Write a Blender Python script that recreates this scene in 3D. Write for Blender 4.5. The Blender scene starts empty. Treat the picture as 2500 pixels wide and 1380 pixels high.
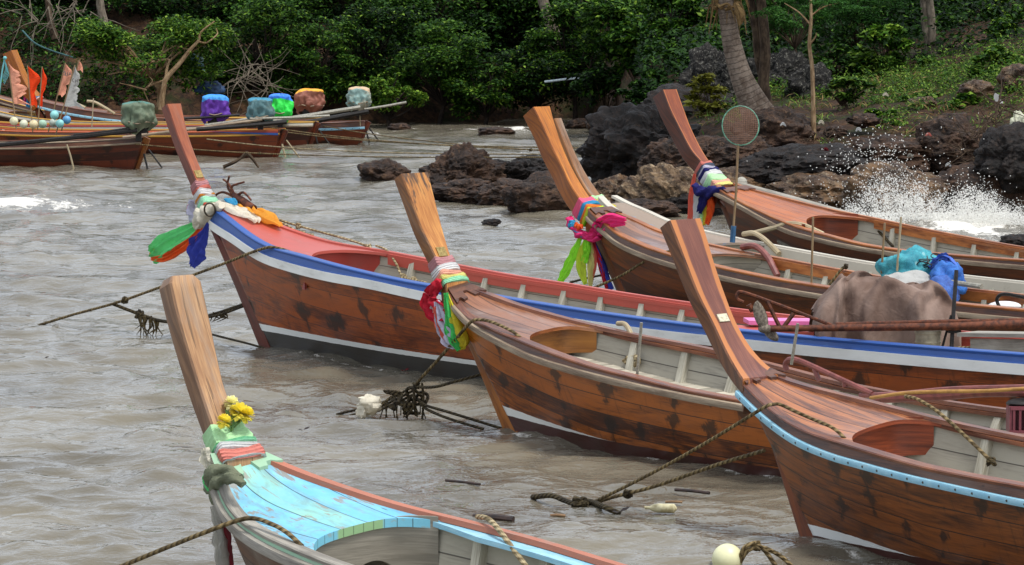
import bpy, math, random
import numpy as np
from mathutils import Vector, noise as mn

scene = bpy.context.scene
COL = scene.collection
random.seed(7)
R = math.radians

# ------------------------------------------------------------------ camera
F, HC, YH = 9000.0, 4.5, -100.0            # focal length in photo pixels, camera height, horizon row
PIT = math.atan((690 - YH) / F)
SP, CP = math.sin(PIT), math.cos(PIT)
cam = bpy.data.cameras.new('camera'); cam.sensor_width = 36; cam.lens = 36 * F / 2500
cam.clip_start = 0.5; cam.clip_end = 3000
camo = bpy.data.objects.new('camera', cam); COL.objects.link(camo)
camo.location = (0, 0, HC); camo.rotation_euler = (math.pi / 2 - PIT, 0, 0)
scene.camera = camo

def ray(x, y):
    a = (x - 1250) / F; b = -(y - 690) / F
    return Vector((a, CP + b * SP, -SP + b * CP))
def at_z(x, y, z=0.0):
    d = ray(x, y); return Vector((0, 0, HC)) + d * ((z - HC) / d.z)
def at_d(x, y, d):
    r = ray(x, y); return Vector((0, 0, HC)) + r * (d / r.y)
def proj(p):
    dy, dz = p[1], p[2] - HC
    f = dy * CP - dz * SP; up = dy * SP + dz * CP
    return (1250 + F * p[0] / f, 690 - F * up / f)

# ------------------------------------------------------------------ small maths
def lerp(a, b, t): return a + (b - a) * t
def clamp(x, a=0.0, b=1.0): return max(a, min(b, x))
def sstep(a, b, x):
    t = clamp((x - a) / (b - a)); return t * t * (3 - 2 * t)
def curve(pts):
    """monotone-ish cubic through (x, y) points"""
    xs = [p[0] for p in pts]; ys = [p[1] for p in pts]; n = len(xs)
    d = [(ys[i + 1] - ys[i]) / (xs[i + 1] - xs[i]) for i in range(n - 1)]
    m = [d[0]] + [(d[i - 1] + d[i]) / 2 if d[i - 1] * d[i] > 0 else 0 for i in range(1, n - 1)] + [d[-1]]
    def f(x):
        if x <= xs[0]: return ys[0] + m[0] * (x - xs[0])
        if x >= xs[-1]: return ys[-1]
        i = 0
        while xs[i + 1] < x: i += 1
        h = xs[i + 1] - xs[i]; t = (x - xs[i]) / h
        return ((1 + 2 * t) * (1 - t) ** 2 * ys[i] + t * (1 - t) ** 2 * h * m[i] + t * t * (3 - 2 * t) * ys[i + 1] + t * t * (t - 1) * h * m[i + 1])
    return f
def spline(pts, n=8):
    """Catmull-Rom through 3D points"""
    P = [Vector(p) for p in pts]
    if len(P) < 3:
        return [P[0].lerp(P[-1], i / n) for i in range(n + 1)]
    Q = [P[0] * 2 - P[1]] + P + [P[-1] * 2 - P[-2]]
    out = []
    for i in range(1, len(Q) - 2):
        a, b, c, d = Q[i - 1:i + 3]
        for k in range(n):
            t = k / n
            out.append(0.5 * ((2 * b) + (c - a) * t + (2 * a - 5 * b + 4 * c - d) * t * t + (3 * b - a - 3 * c + d) * t ** 3))
    out.append(P[-1]); return out

# ------------------------------------------------------------------ mesh builder
class MB:
    def __init__(s): s.v = []; s.f = []; s.uv = []; s.m = []; s.at = {}
    def vert(s, p): s.v.append((p[0], p[1], p[2])); return len(s.v) - 1
    def face(s, idx, uvs=None, m=0):
        s.f.append(tuple(idx)); s.uv.append(uvs or [(s.v[i][0], s.v[i][2]) for i in idx]); s.m.append(m)
    def grid(s, P, UV=None, m=0, closej=False):
        ni, nj = len(P), len(P[0])
        ids = [[s.vert(P[i][j]) for j in range(nj)] for i in range(ni)]
        for i in range(ni - 1):
            for j in range(nj if closej else nj - 1):
                k = (j + 1) % nj
                q = [ids[i][j], ids[i + 1][j], ids[i + 1][k], ids[i][k]]
                if UV:
                    kk = j + 1 if closej else k
                    uv = [UV[i][j], UV[i + 1][j], UV[i + 1][kk], UV[i][kk]]
                else: uv = None
                s.face(q, uv, m)
        return ids
    def tube(s, path, r, n=8, m=0, cap=True, flat=1.0, up=None):
        path = [Vector(p) for p in path]; k = len(path); L = 0.0
        P, UV = [], []
        ref = Vector(up) if up else Vector((0, 0, 1))
        px = None
        for i, p in enumerate(path):
            t = (path[min(i + 1, k - 1)] - path[max(i - 1, 0)])
            if t.length < 1e-9: t = Vector((0, 0, 1))
            t.normalize()
            if px is None:
                a = t.cross(ref)
                if a.length < 1e-3: a = t.cross(Vector((1, 0, 0)))
            else: a = px - t * px.dot(t)
            a.normalize(); px = a; b = t.cross(a)
            if i: L += (p - path[i - 1]).length
            rr = r(i / (k - 1)) if callable(r) else (r[i] if isinstance(r, (list, tuple)) else r)
            P.append([p + (a * math.cos(2 * math.pi * j / n) + b * math.sin(2 * math.pi * j / n) * flat) * rr for j in range(n)])
            UV.append([(L, 6.28 * rr * j / n) for j in range(n + 1)])
        ids = s.grid(P, UV, m, closej=True)
        if cap:
            for row in (ids[0][::-1], ids[-1]): s.face(row, [(0, 0)] * n, m)
    def box(s, c, size, ax=None, m=0, bev=0.0):
        """box; ax = (X, Y, Z) direction vectors"""
        c = Vector(c); X, Y, Z = [Vector(a) for a in (ax or ((1, 0, 0), (0, 1, 0), (0, 0, 1)))]
        hx, hy, hz = [q / 2 for q in size]
        cr = {}
        for i in (-1, 1):
            for j in (-1, 1):
                for k in (-1, 1): cr[i, j, k] = s.vert(c + X * (i * hx) + Y * (j * hy) + Z * (k * hz))
        o = random.random() * 5
        def q(a, ua): s.face([cr[x] for x in a], ua, m)
        for k in (-1, 1):
            a = [(-1, -1, k), (1, -1, k), (1, 1, k), (-1, 1, k)]
            q(a if k > 0 else a[::-1], [(x * hx + o, y * hy + k * .3) for x, y, z in (a if k > 0 else a[::-1])])
            a = [(-1, k, -1), (1, k, -1), (1, k, 1), (-1, k, 1)]
            a = a if k < 0 else a[::-1]
            q(a, [(x * hx + o, z * hz + k * .7) for x, y, z in a])
            a = [(k, -1, -1), (k, 1, -1), (k, 1, 1), (k, -1, 1)]
            a = a if k > 0 else a[::-1]
            q(a, [(y * hy + o, z * hz + k * .5) for x, y, z in a])
    def beam(s, a, b, w, h, up=(0, 0, 1), m=0):
        a, b = Vector(a), Vector(b); X = (b - a); L = X.length; X.normalize()
        Y = Vector(up).cross(X)
        if Y.length < 1e-4: Y = Vector((0, 1, 0)).cross(X)
        Y.normalize(); Z = X.cross(Y)
        s.box((a + b) / 2, (L, w, h), (X, Y, Z), m)
    def ball(s, c, r, nu=12, nv=8, m=0, sc=(1, 1, 1), jit=0.0, seed=0):
        c = Vector(c); P, UV = [], []
        for i in range(nv + 1):
            th = math.pi * i / nv; row = []; ur = []
            for j in range(nu):
                ph = 2 * math.pi * j / nu
                d = Vector((math.sin(th) * math.cos(ph), math.sin(th) * math.sin(ph), math.cos(th)))
                k = 1 + jit * mn.noise(d * 2.3 + Vector((seed, seed * 1.7, 0)))
                row.append(c + Vector((d.x * sc[0], d.y * sc[1], d.z * sc[2])) * (r * k))
                ur.append((ph * r, th * r))
            ur.append((6.283 * r, th * r)); P.append(row); UV.append(ur)
        s.grid(P, UV, m, closej=True)
    def build(s, name, mats, parent=None, smooth=True, ang=38, origin=None):
        """links ONE mesh object; with a parent the points are in the parent's frame, else in world and the origin is put at the base"""
        me = bpy.data.meshes.new(name)
        V = s.v
        loc = Vector((0, 0, 0))
        if parent is None:
            if origin is None:
                A = np.array(V); mnv, mxv = A.min(0), A.max(0)
                origin = ((mnv[0] + mxv[0]) / 2, (mnv[1] + mxv[1]) / 2, mnv[2])
            loc = Vector(tuple(float(q) for q in origin))
            V = [(p[0] - loc.x, p[1] - loc.y, p[2] - loc.z) for p in V]
        me.from_pydata(V, [], s.f)
        if not isinstance(mats, (list, tuple)): mats = [mats]
        for m in mats: me.materials.append(m)
        uvl = me.uv_layers.new(name='UVMap')
        flat = [c for u in s.uv for p in u for c in p]
        uvl.data.foreach_set('uv', flat)
        me.polygons.foreach_set('material_index', s.m)
        for k, vals in s.at.items():
            a = me.attributes.new(k, 'FLOAT', 'POINT'); a.data.foreach_set('value', vals)
        if smooth:
            me.polygons.foreach_set('use_smooth', [True] * len(s.f))
            me.set_sharp_from_angle(angle=R(ang))
        me.validate(); me.update()
        o = bpy.data.objects.new(name, me); COL.objects.link(o)
        if parent is not None: o.parent = parent
        else: o.location = loc
        return o

def tag(o, label, cat=None, group=None, kind=None):
    if label: o['label'] = label
    if cat: o['category'] = cat
    if group: o['group'] = group
    if kind: o['kind'] = kind
    return o
def thing(name, loc, label, cat, group=None, rz=0.0):
    o = bpy.data.objects.new(name, None); COL.objects.link(o)
    o.empty_display_size = 0.2
    o.location = loc; o.rotation_euler = (0, 0, rz)
    return tag(o, label, cat, group)
def rel(mb, E):
    """world points -> the frame of an unrotated Empty"""
    l = E.location; mb.v = [(p[0] - l.x, p[1] - l.y, p[2] - l.z) for p in mb.v]; return mb

# ------------------------------------------------------------------ materials
def hx(c):
    if not isinstance(c, str): return (*c[:3], 1)
    c = c.lstrip('#'); out = []
    for i in (0, 2, 4):
        q = int(c[i:i + 2], 16) / 255
        out.append(q / 12.92 if q <= .04045 else ((q + .055) / 1.055) ** 2.4)
    return (*out, 1)
class G:
    def __init__(s, name):
        s.mat = bpy.data.materials.new(name); s.mat.use_nodes = True
        s.nt = s.mat.node_tree; s.nt.nodes.clear()
        s.out = s.n('ShaderNodeOutputMaterial')
    def n(s, t, inp=None, **kw):
        x = s.nt.nodes.new(t)
        for k, v in kw.items(): setattr(x, k, v)
        for k, v in (inp or {}).items(): s.set(x.inputs[k], v)
        return x
    def set(s, sock, v):
        if isinstance(v, bpy.types.NodeSocket): s.nt.links.new(v, sock)
        elif isinstance(v, bpy.types.Node): s.nt.links.new(v.outputs[0], sock)
        elif isinstance(v, str): sock.default_value = hx(v)
        elif isinstance(v, tuple) and len(v) == 3 and sock.type == 'RGBA': sock.default_value = (*v, 1)
        else: sock.default_value = v
    def m(s, op, a, b=None, c=None, cl=False):
        x = s.n('ShaderNodeMath', operation=op, use_clamp=cl); s.set(x.inputs[0], a)
        if b is not None: s.set(x.inputs[1], b)
        if c is not None: s.set(x.inputs[2], c)
        return x.outputs[0]
    def mix(s, f, a, b, bt='MIX'):
        x = s.n('ShaderNodeMix', data_type='RGBA', blend_type=bt)
        s.set(x.inputs[0], f); s.set(x.inputs[6], a); s.set(x.inputs[7], b); return x.outputs[2]
    def step(s, v, a, b):
        x = s.n('ShaderNodeMapRange', interpolation_type='SMOOTHSTEP')
        s.set(x.inputs[0], v); s.set(x.inputs[1], a); s.set(x.inputs[2], b); return x.outputs[0]
    def uv(s):
        return s.n('ShaderNodeSeparateXYZ', {0: s.n('ShaderNodeUVMap', uv_map='UVMap')})
    def vec(s, x, y, z=0.0): return s.n('ShaderNodeCombineXYZ', {0: x, 1: y, 2: z}).outputs[0]
    def noise(s, v, sc=1.0, det=3.0, ro=.55, dis=0.0):
        return s.n('ShaderNodeTexNoise', {'Vector': v, 'Scale': sc, 'Detail': det, 'Roughness': ro, 'Distortion': dis}).outputs[0]
    def obj(s): return s.n('ShaderNodeTexCoord').outputs['Object']
    def attr(s, name): return s.n('ShaderNodeAttribute', attribute_name=name).outputs['Fac']
    def bump(s, h, st=.3, dist=.01):
        return s.n('ShaderNodeBump', {'Strength': st, 'Distance': dist, 'Height': h}).outputs[0]
    def pbr(s, col, ro=.5, nrm=None, spec=.5, metal=0.0, **kw):
        p = s.n('ShaderNodeBsdfPrincipled', {'Base Color': col, 'Roughness': ro, 'Metallic': metal, 'Specular IOR Level': spec})
        if nrm is not None: s.set(p.inputs['Normal'], nrm)
        for k, v in kw.items(): s.set(p.inputs[k.replace('_', ' ')], v)
        s.nt.links.new(p.outputs[0], s.out.inputs[0]); return s.mat

def wood(name, dark, light, plank=0.0, seam='#1a0f0a', wear_sheen='#8a7468', wear_sheen_amt=.25, rough=.42, stain=None, per=.43, shear=.0,
         grain=1.0, stripe=None, bottom=None, spots=0.0, spec=.5, seamw=.022, coat=0.0, off=0.0, seamamt=.85):
    g = G(name); q = g.uv(); u, v = q.outputs[0], q.outputs[1]
    u = g.m('ADD', u, off)
    pid = g.m('FLOOR', g.m('DIVIDE', v, plank)) if plank else g.m('MULTIPLY', u, 0.0)
    pr = g.n('ShaderNodeTexWhiteNoise', {'W': g.m('ADD', pid, 3.3 + off)}, noise_dimensions='1D').outputs['Value']
    uu = g.m('ADD', u, g.m('MULTIPLY', pr, 7.0))
    fine = g.noise(g.vec(g.m('MULTIPLY', uu, 5.0), g.m('MULTIPLY', v, 95.0), pr), 1, 3, .6, .3)
    big = g.noise(g.vec(g.m('MULTIPLY', uu, 1.4), g.m('MULTIPLY', v, 11.0), pr), 1, 4, .6, .8)
    t = g.m('ADD', g.m('MULTIPLY', fine, .45 * grain), g.m('MULTIPLY', big, .75))
    t = g.m('ADD', t, g.m('MULTIPLY', g.m('SUBTRACT', pr, .5), .35 if plank else 0.0))
    col = g.mix(g.step(t, .42, .82), dark, light)
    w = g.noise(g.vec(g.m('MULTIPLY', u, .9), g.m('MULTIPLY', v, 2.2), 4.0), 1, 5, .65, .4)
    wm = g.m('MULTIPLY', g.step(w, .47, .72), wear_sheen_amt * 1.6, cl=True)
    col = g.mix(wm, col, wear_sheen)  # worn tone; on decks it also stands for reflected sky
    h = fine
    if stain:
        n1 = g.noise(g.vec(g.m('MULTIPLY', u, 1.3), g.m('MULTIPLY', v, 1.3), 9.0), 1, 2, .5)
        n3 = g.noise(g.vec(g.m('MULTIPLY', u, 9.0), g.m('MULTIPLY', v, 9.0), 5.0), 1, 3, .6)
        tt = g.m('ADD', g.m('DIVIDE', u, per), g.m('ADD', g.m('MULTIPLY', v, shear), g.m('ADD', g.m('MULTIPLY', n1, 1.0), g.m('MULTIPLY', n3, .30))))
        cid = g.m('ADD', g.m('MULTIPLY', g.m('FLOOR', tt), 7.13), g.m('MULTIPLY', pid, 1.7))
        amp = g.n('ShaderNodeTexWhiteNoise', {'W': cid}, noise_dimensions='1D').outputs['Value']
        fr = g.m('MULTIPLY', g.m('ABSOLUTE', g.m('SUBTRACT', g.m('FRACT', tt), .5)), 2.0)
        pf = g.m('ABSOLUTE', g.m('SUBTRACT', g.m('FRACT', g.m('ADD', g.m('DIVIDE', v, plank or .2), g.m('MULTIPLY', amp, .5))), .5))
        nn = g.noise(g.vec(g.m('MULTIPLY', u, 11.0), g.m('MULTIPLY', v, 9.0), 2.0), 1, 5, .75, .8)
        a = g.m('ADD', g.m('MULTIPLY', fr, .75), g.m('ADD', g.m('MULTIPLY', nn, .85), g.m('ADD', g.m('MULTIPLY', pf, .5), g.m('MULTIPLY', amp, .46))))
        sm = g.m('SUBTRACT', 1.0, g.step(a, .66, .90))
        sk = g.noise(g.vec(g.m('MULTIPLY', u, 14.0), g.m('MULTIPLY', v, 2.2), 7.0), 1, 4, .7, .3)
        col = g.mix(g.m('MULTIPLY', g.step(sk, .54, .72), .38), col, stain)
        pl = g.noise(g.vec(g.m('MULTIPLY', u, 3.0), g.m('MULTIPLY', v, 30.0), 3.0), 1, 3, .6, .6)
        col = g.mix(g.m('MULTIPLY', g.step(pl, .62, .75), .30), col, '#b9713a')
        col = g.mix(g.m('MULTIPLY', sm, .82), col, stain)
    if spots:
        vo = g.n('ShaderNodeTexVoronoi', {'Vector': g.vec(g.m('MULTIPLY', u, 5.0), g.m('MULTIPLY', v, 9.0)), 'Scale': 1.0, 'Randomness': 1.0}).outputs['Distance']
        col = g.mix(g.m('MULTIPLY', g.m('SUBTRACT', 1.0, g.step(vo, .03, .12)), spots), col, '#120c0a')
    if plank:
        fr = g.m('FRACT', g.m('DIVIDE', v, plank))
        e = g.m('MINIMUM', fr, g.m('SUBTRACT', 1.0, fr))
        se = g.m('SUBTRACT', 1.0, g.step(e, seamw * .4, seamw))
        col = g.mix(g.m('MULTIPLY', se, seamamt), col, seam)
        h = g.m('SUBTRACT', g.m('MULTIPLY', fine, .35), g.m('MULTIPLY', se, 1.0))
    ro = g.m('ADD', rough - .1, g.m('MULTIPLY', big, .25))
    if stripe:
        jit = g.m('MULTIPLY', g.m('SUBTRACT', g.noise(g.vec(g.m('MULTIPLY', u, 9.0), g.m('MULTIPLY', v, 9.0)), 1, 3), .5), .012)
        hi = g.m('ADD', g.attr('stripe_hi'), jit); lo = g.m('ADD', g.attr('stripe_lo'), jit)
        rust = g.step(g.noise(g.vec(g.m('MULTIPLY', u, 6.0), g.m('MULTIPLY', v, 1.2), 5.0), 1, 3, .6), .66, .78)
        sc = g.mix(g.m('MULTIPLY', rust, .5), stripe, '#9a7448')
        if bottom: 
            bn = g.noise(g.vec(g.m('MULTIPLY', u, 3.0), g.m('MULTIPLY', v, 6.0)), 1, 4)
            col = g.mix(g.m('LESS_THAN', lo, 0.0), col, g.mix(g.step(bn, .4, .7), bottom, g.mix(.45, bottom, '#3a2e20')))
        col = g.mix(g.m('MULTIPLY', g.m('LESS_THAN', hi, 0.0), g.m('GREATER_THAN', lo, 0.0)), col, sc)
    if coat: return g.pbr(col, ro, g.bump(h, .35, .006), spec, Coat_Weight=coat, Coat_Roughness=.16)
    return g.pbr(col, ro, g.bump(h, .35, .006), spec)

def paint(name, col, wear_sheen='#8f877c', amt=.3, rough=.5, rust=0.0, sc=1.0, dirt='#4a4036'):
    g = G(name); q = g.uv(); u, v = q.outputs[0], q.outputs[1]
    a = g.noise(g.vec(g.m('MULTIPLY', u, 6.0 * sc), g.m('MULTIPLY', v, 26.0 * sc)), 1, 5, .7, .4)
    b = g.noise(g.vec(g.m('MULTIPLY', u, 1.7 * sc), g.m('MULTIPLY', v, 5.0 * sc), 3.0), 1, 3, .6)
    m = g.step(g.m('ADD', g.m('MULTIPLY', a, .6), g.m('MULTIPLY', b, .5)), .60, .72)
    c = g.mix(g.m('MULTIPLY', m, amt), col, wear_sheen)
    c = g.mix(g.m('MULTIPLY', g.step(b, .35, .75), .18), c, dirt)
    if rust:
        r = g.step(g.noise(g.vec(g.m('MULTIPLY', u, 3.2), g.m('MULTIPLY', v, 1.6), 8.0), 1, 3, .7), .64, .72)
        c = g.mix(g.m('MULTIPLY', r, rust), c, '#8a5a2c')
    return g.pbr(c, rough, g.bump(a, .25, .004))

def cloth(name, col, col2=None, rough=.85, fold=30.0, trans=.0):
    g = G(name); q = g.uv(); u, v = q.outputs[0], q.outputs[1]
    a = g.noise(g.vec(g.m('MULTIPLY', u, 2.5), g.m('MULTIPLY', v, fold)), 1, 3, .6, .5)
    b = g.noise(g.obj(), 5, 3, .6)
    c = g.mix(g.m('MULTIPLY', g.step(b, .45, .75), .3), col, col2 or '#7d776c')
    c = g.mix(g.m('MULTIPLY', g.step(a, .5, .8), .18), c, '#57504a')
    cr_ = g.noise(g.obj(), 22, 3, .7, 1.2)
    c = g.mix(g.m('MULTIPLY', g.step(cr_, .5, .75), .22), c, '#4a4440')
    p = g.n('ShaderNodeBsdfPrincipled', {'Base Color': c, 'Roughness': rough, 'Specular IOR Level': .2, 'Normal': g.bump(g.m('ADD', a, g.m('MULTIPLY', cr_, .8)), .8, .015)})
    t = g.n('ShaderNodeBsdfTranslucent', {'Color': c}); mm = g.n('ShaderNodeMixShader', {0: .28, 1: p.outputs[0], 2: t.outputs[0]}); g.nt.links.new(mm.outputs[0], g.out.inputs[0]); m = g.mat
    return m

def tarp(name, top, low, zsplit=None, rough=.6, low2=None):
    g = G(name); o = g.obj(); z = g.n('ShaderNodeSeparateXYZ', {0: o}).outputs[2]
    a = g.noise(o, 7, 4, .6, .7); b = g.noise(o, 2.2, 3, .6)
    c = g.mix(g.step(b, .4, .65), low, low2 or low)
    if zsplit is not None:
        c = g.mix(g.step(g.m('ADD', z, g.m('MULTIPLY', b, .30)), zsplit + .14, zsplit + .155), c, top)
    c = g.mix(g.m('MULTIPLY', g.step(a, .5, .8), .28), c, '#4b463f')
    return g.pbr(c, rough, g.bump(a, .5, .03), .3)

def ropemat(name, a='#8f7d5a', b='#4c3f2b', k=36.0):
    g = G(name); q = g.uv(); u, v = q.outputs[0], q.outputs[1]
    t = g.m('SINE', g.m('MULTIPLY', g.m('ADD', u, g.m('MULTIPLY', v, 1.0)), 6.283 * k))
    n = g.noise(g.obj(), 9, 3)
    c = g.mix(g.step(t, -1.2, .2), b, g.mix(g.step(n, .35, .7), a, b))
    return g.pbr(c, .8, g.bump(t, .8, .006), .3)

def plain(name, a, b=None, sc=6.0, rough=.6, metal=0.0, bump=.2, spec=.5, detail=4):
    g = G(name); o = g.obj(); n = g.noise(o, sc, detail, .6)
    return g.pbr(g.mix(g.step(n, .35, .68), a, b or a), rough, g.bump(n, bump, .01), spec, metal)
# ------------------------------------------------------------------ boat materials
def post_wood(name, dark, light, edge=None, e0=.5, e1=.7, stain=None, grey=0.0, rough=.4, crack=0.0):
    g = G(name); q = g.uv(); u, v = q.outputs[0], q.outputs[1]; o = g.attr('across'); zz = g.attr('height')
    fine = g.noise(g.vec(g.m('MULTIPLY', u, 4.0), g.m('MULTIPLY', v, 90.0)), 1, 3, .6, .3)
    big = g.noise(g.vec(g.m('MULTIPLY', u, 1.6), g.m('MULTIPLY', v, 14.0)), 1, 4, .6, 1.2)
    col = g.mix(g.step(g.m('ADD', g.m('MULTIPLY', fine, .4), g.m('MULTIPLY', big, .7)), .38, .74), dark, light)
    if edge:
        wob = g.m('MULTIPLY', g.m('SUBTRACT', g.noise(g.vec(g.m('MULTIPLY', u, 1.5), 0.0), 1, 2), .5), .5)
        col = g.mix(g.m('MULTIPLY', g.step(g.m('ADD', g.m('ABSOLUTE', o), wob), e0, e1), .85), col, edge)
    if stain:
        n = g.noise(g.vec(g.m('MULTIPLY', u, 2.6), g.m('MULTIPLY', v, 13.0), 3.0), 1, 4, .65, .7)
        a = g.m('ADD', n, g.m('MULTIPLY', g.m('SUBTRACT', zz, stain[0]), stain[1]))
        col = g.mix(g.m('MULTIPLY', g.step(a, .56, .66), .85), col, '#2e241f')
    if grey:
        n = g.noise(g.vec(g.m('MULTIPLY', u, 1.2), g.m('MULTIPLY', v, 6.0), 6.0), 1, 5, .7, .5)
        col = g.mix(g.m('MULTIPLY', g.step(n, .42, .62), grey), col, '#8b8074')
    if crack:
        n = g.noise(g.vec(g.m('MULTIPLY', u, .8), g.m('MULTIPLY', v, 22.0), 1.0), 1, 4, .7, 1.0)
        col = g.mix(g.m('MULTIPLY', g.step(n, .57, .64), crack), col, '#2a1c12')
    return g.pbr(col, rough, g.bump(fine, .3, .005))

M = {}
# hulls
M['hullC'] = wood('hull_varnished_C', '#451d06', '#ac5c1a', plank=.15, wear_sheen='#6a4638', wear_sheen_amt=.30, coat=.35, stain='#1a0e09', per=.44, shear=.9, stripe='#e6e4dc', bottom='#47201a', seamw=.035)
M['hullE'] = wood('hull_varnished_E', '#3a1b0a', '#904e1a', plank=.155, wear_sheen='#5c3f33', wear_sheen_amt=.32, coat=.35, stain='#1b100b', per=.40, shear=1.3, stripe='#ecece8', bottom='#4a201c', seamw=.035, off=3.1)
M['hullB'] = wood('hull_varnished_B', '#4a1906', '#a64e14', plank=.16, wear_sheen='#643a2c', wear_sheen_amt=.22, coat=.35, stain='#160c08', per=.62, shear=.6, stripe='#e8e8e2', bottom='#3a3733', seamw=.02, off=1.7)
M['hullD'] = wood('hull_varnished_D', '#43200b', '#84441a', plank=.17, wear_sheen='#5d4232', wear_sheen_amt=.2, seamw=.025, off=5.0)
M['hullF'] = wood('hull_dark_F', '#351709', '#6b3514', plank=.17, wear_sheen='#4b3024', wear_sheen_amt=.2, seamw=.03, off=6.0)
M['hullA'] = wood('hull_weathered_A', '#4a3020', '#7d5335', plank=.16, wear_sheen='#8a8176', wear_sheen_amt=.6, seamw=.03, off=7.0)
M['hullL'] = wood('hull_far_brown', '#34130a', '#662a14', plank=.17, wear_sheen='#55301f', wear_sheen_amt=.25, stain='#1d0f08', per=.9, seamw=.03, off=9.0)
M['hullL2'] = wood('hull_far_orange', '#3f180a', '#783414', plank=.17, wear_sheen='#5a3420', wear_sheen_amt=.2, stain='#1d0f08', per=.8, seamw=.03, off=11.0)
# decks; on plank decks the wear colour also paints in the sky's sheen
M['deckC'] = wood('deck_reddish', '#4c2a18', '#8c5a3c', plank=.17, wear_sheen='#8f8078', wear_sheen_amt=.5, rough=.3, seamw=.04, off=.3, spec=.6)
M['deckE'] = wood('deck_orange_brown', '#4f2a1a', '#b06c3c', plank=.15, wear_sheen='#80655e', wear_sheen_amt=.45, rough=.3, seamw=.04, off=4.3, spec=.6)
M['deckB'] = paint('deck_red_paint', '#ad4a3e', '#c48a7e', .35, .45)
M['deckD'] = wood('deck_brown_red', '#50301c', '#8c5c3c', plank=.17, wear_sheen='#927b76', wear_sheen_amt=.45, rough=.35, seamw=.03, off=8.3, spec=.6)
M['deckF'] = wood('deck_orange_red', '#6a3012', '#a85c28', plank=.19, wear_sheen='#9a7466', wear_sheen_amt=.3, rough=.4, seamw=.03, off=2.3)
# rails and caps
M['capBrown'] = wood('cap_brown', '#47241a', '#8a5232', wear_sheen='#8a6c5c', wear_sheen_amt=.4, rough=.4, off=.9)
M['capDark'] = wood('strake_dark_brown', '#3a1e12', '#6d4026', wear_sheen='#6e5548', wear_sheen_amt=.35, rough=.4, spots=.6, off=1.9)
M['capOrange'] = wood('cap_orange_brown', '#653010', '#b06a30', wear_sheen='#9a7a62', wear_sheen_amt=.35, rough=.4, off=2.9)
M['railPale'] = wood('rail_worn_pale', '#6e5a48', '#a8977f', wear_sheen='#4a3526', wear_sheen_amt=.35, rough=.7, off=3.3)
def nailed_rail():
    g = G('rail_light_blue_nailed'); q = g.uv(); u, v = q.outputs[0], q.outputs[1]
    n = g.noise(g.vec(g.m('MULTIPLY', u, 7.0), g.m('MULTIPLY', v, 20.0)), 1, 5, .7); f = g.m('ABSOLUTE', g.m('SUBTRACT', g.m('FRACT', g.m('DIVIDE', u, .17)), .5))
    r = g.m('SQRT', g.m('ADD', g.m('POWER', g.m('MULTIPLY', f, .17), 2.0), g.m('POWER', g.m('SUBTRACT', v, .058), 2.0)))
    c = g.mix(g.step(n, .35, .7), '#7fb2c8', '#9cc6d4'); c = g.mix(g.m('MULTIPLY', g.step(n, .62, .7), .5), c, '#8a8478')
    c = g.mix(g.m('SUBTRACT', 1.0, g.step(r, .007, .013)), c, '#3a3428')
    return g.pbr(c, .45)
M['railBlue'] = nailed_rail()
M['railBlueDeep'] = paint('strake_blue', '#1c4c94', '#3f70ac', .5, .45)
M['bandWhite'] = paint('band_white', '#ecece6', '#b9b5a8', .35, .5, rust=.75)
M['redCap'] = paint('cap_red', '#b04a3c', '#8e6a5c', .35, .5)
M['whiteWorn'] = paint('cap_worn_white', '#bdb6a8', '#7f7466', .6, .7)
M['greenWorn'] = paint('rail_pale_green', '#8fb394', '#9a958a', .7, .65)
M['greyWood'] = wood('wood_grey_weathered', '#6b655c', '#a09a8e', wear_sheen='#c0bcb2', wear_sheen_amt=.3, rough=.75, off=6.6)
M['redWorn'] = paint('rail_red_worn', '#a8664f', '#8d847a', .6, .7)
M['inner'] = wood('inner_planking_grey', '#6f6a60', '#a19b8c', plank=.16, seam='#3b3630', wear_sheen='#5a544b', wear_sheen_amt=.35, rough=.75, seamw=.03)
M['rib'] = wood('rib_pale_wood', '#8d8777', '#c4bfae', wear_sheen='#76705f', wear_sheen_amt=.4, rough=.75, off=4.4)
M['floor'] = wood('floor_boards_pale', '#8a8374', '#bdb5a2', plank=.2, seam='#3a342c', wear_sheen='#6d675a', wear_sheen_amt=.4, rough=.75, seamw=.04, off=5.4)
M['bulkC'] = wood('bulkhead_varnish', '#7a4a1c', '#a86f2c', wear_sheen='#4c2c12', wear_sheen_amt=.5, rough=.45, off=1.2)
M['bulkE'] = wood('bulkhead_red_brown', '#5a2410', '#964420', wear_sheen='#3a180c', wear_sheen_amt=.4, rough=.45, off=2.2)
M['bulkB'] = paint('bulkhead_red', '#9c3328', '#7a3a30', .3, .5)
M['bulkA'] = wood('bulkhead_grey', '#6c675c', '#8e887b', wear_sheen='#5d5347', wear_sheen_amt=.35, rough=.8, off=7.2)
M['plaque'] = plain('plaque_brass', '#a8925a', '#7d6a3c', 40, .4, .6)
M['plaqueW'] = plain('plaque_pale', '#cfc9ae', '#a8a287', 40, .5)
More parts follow.
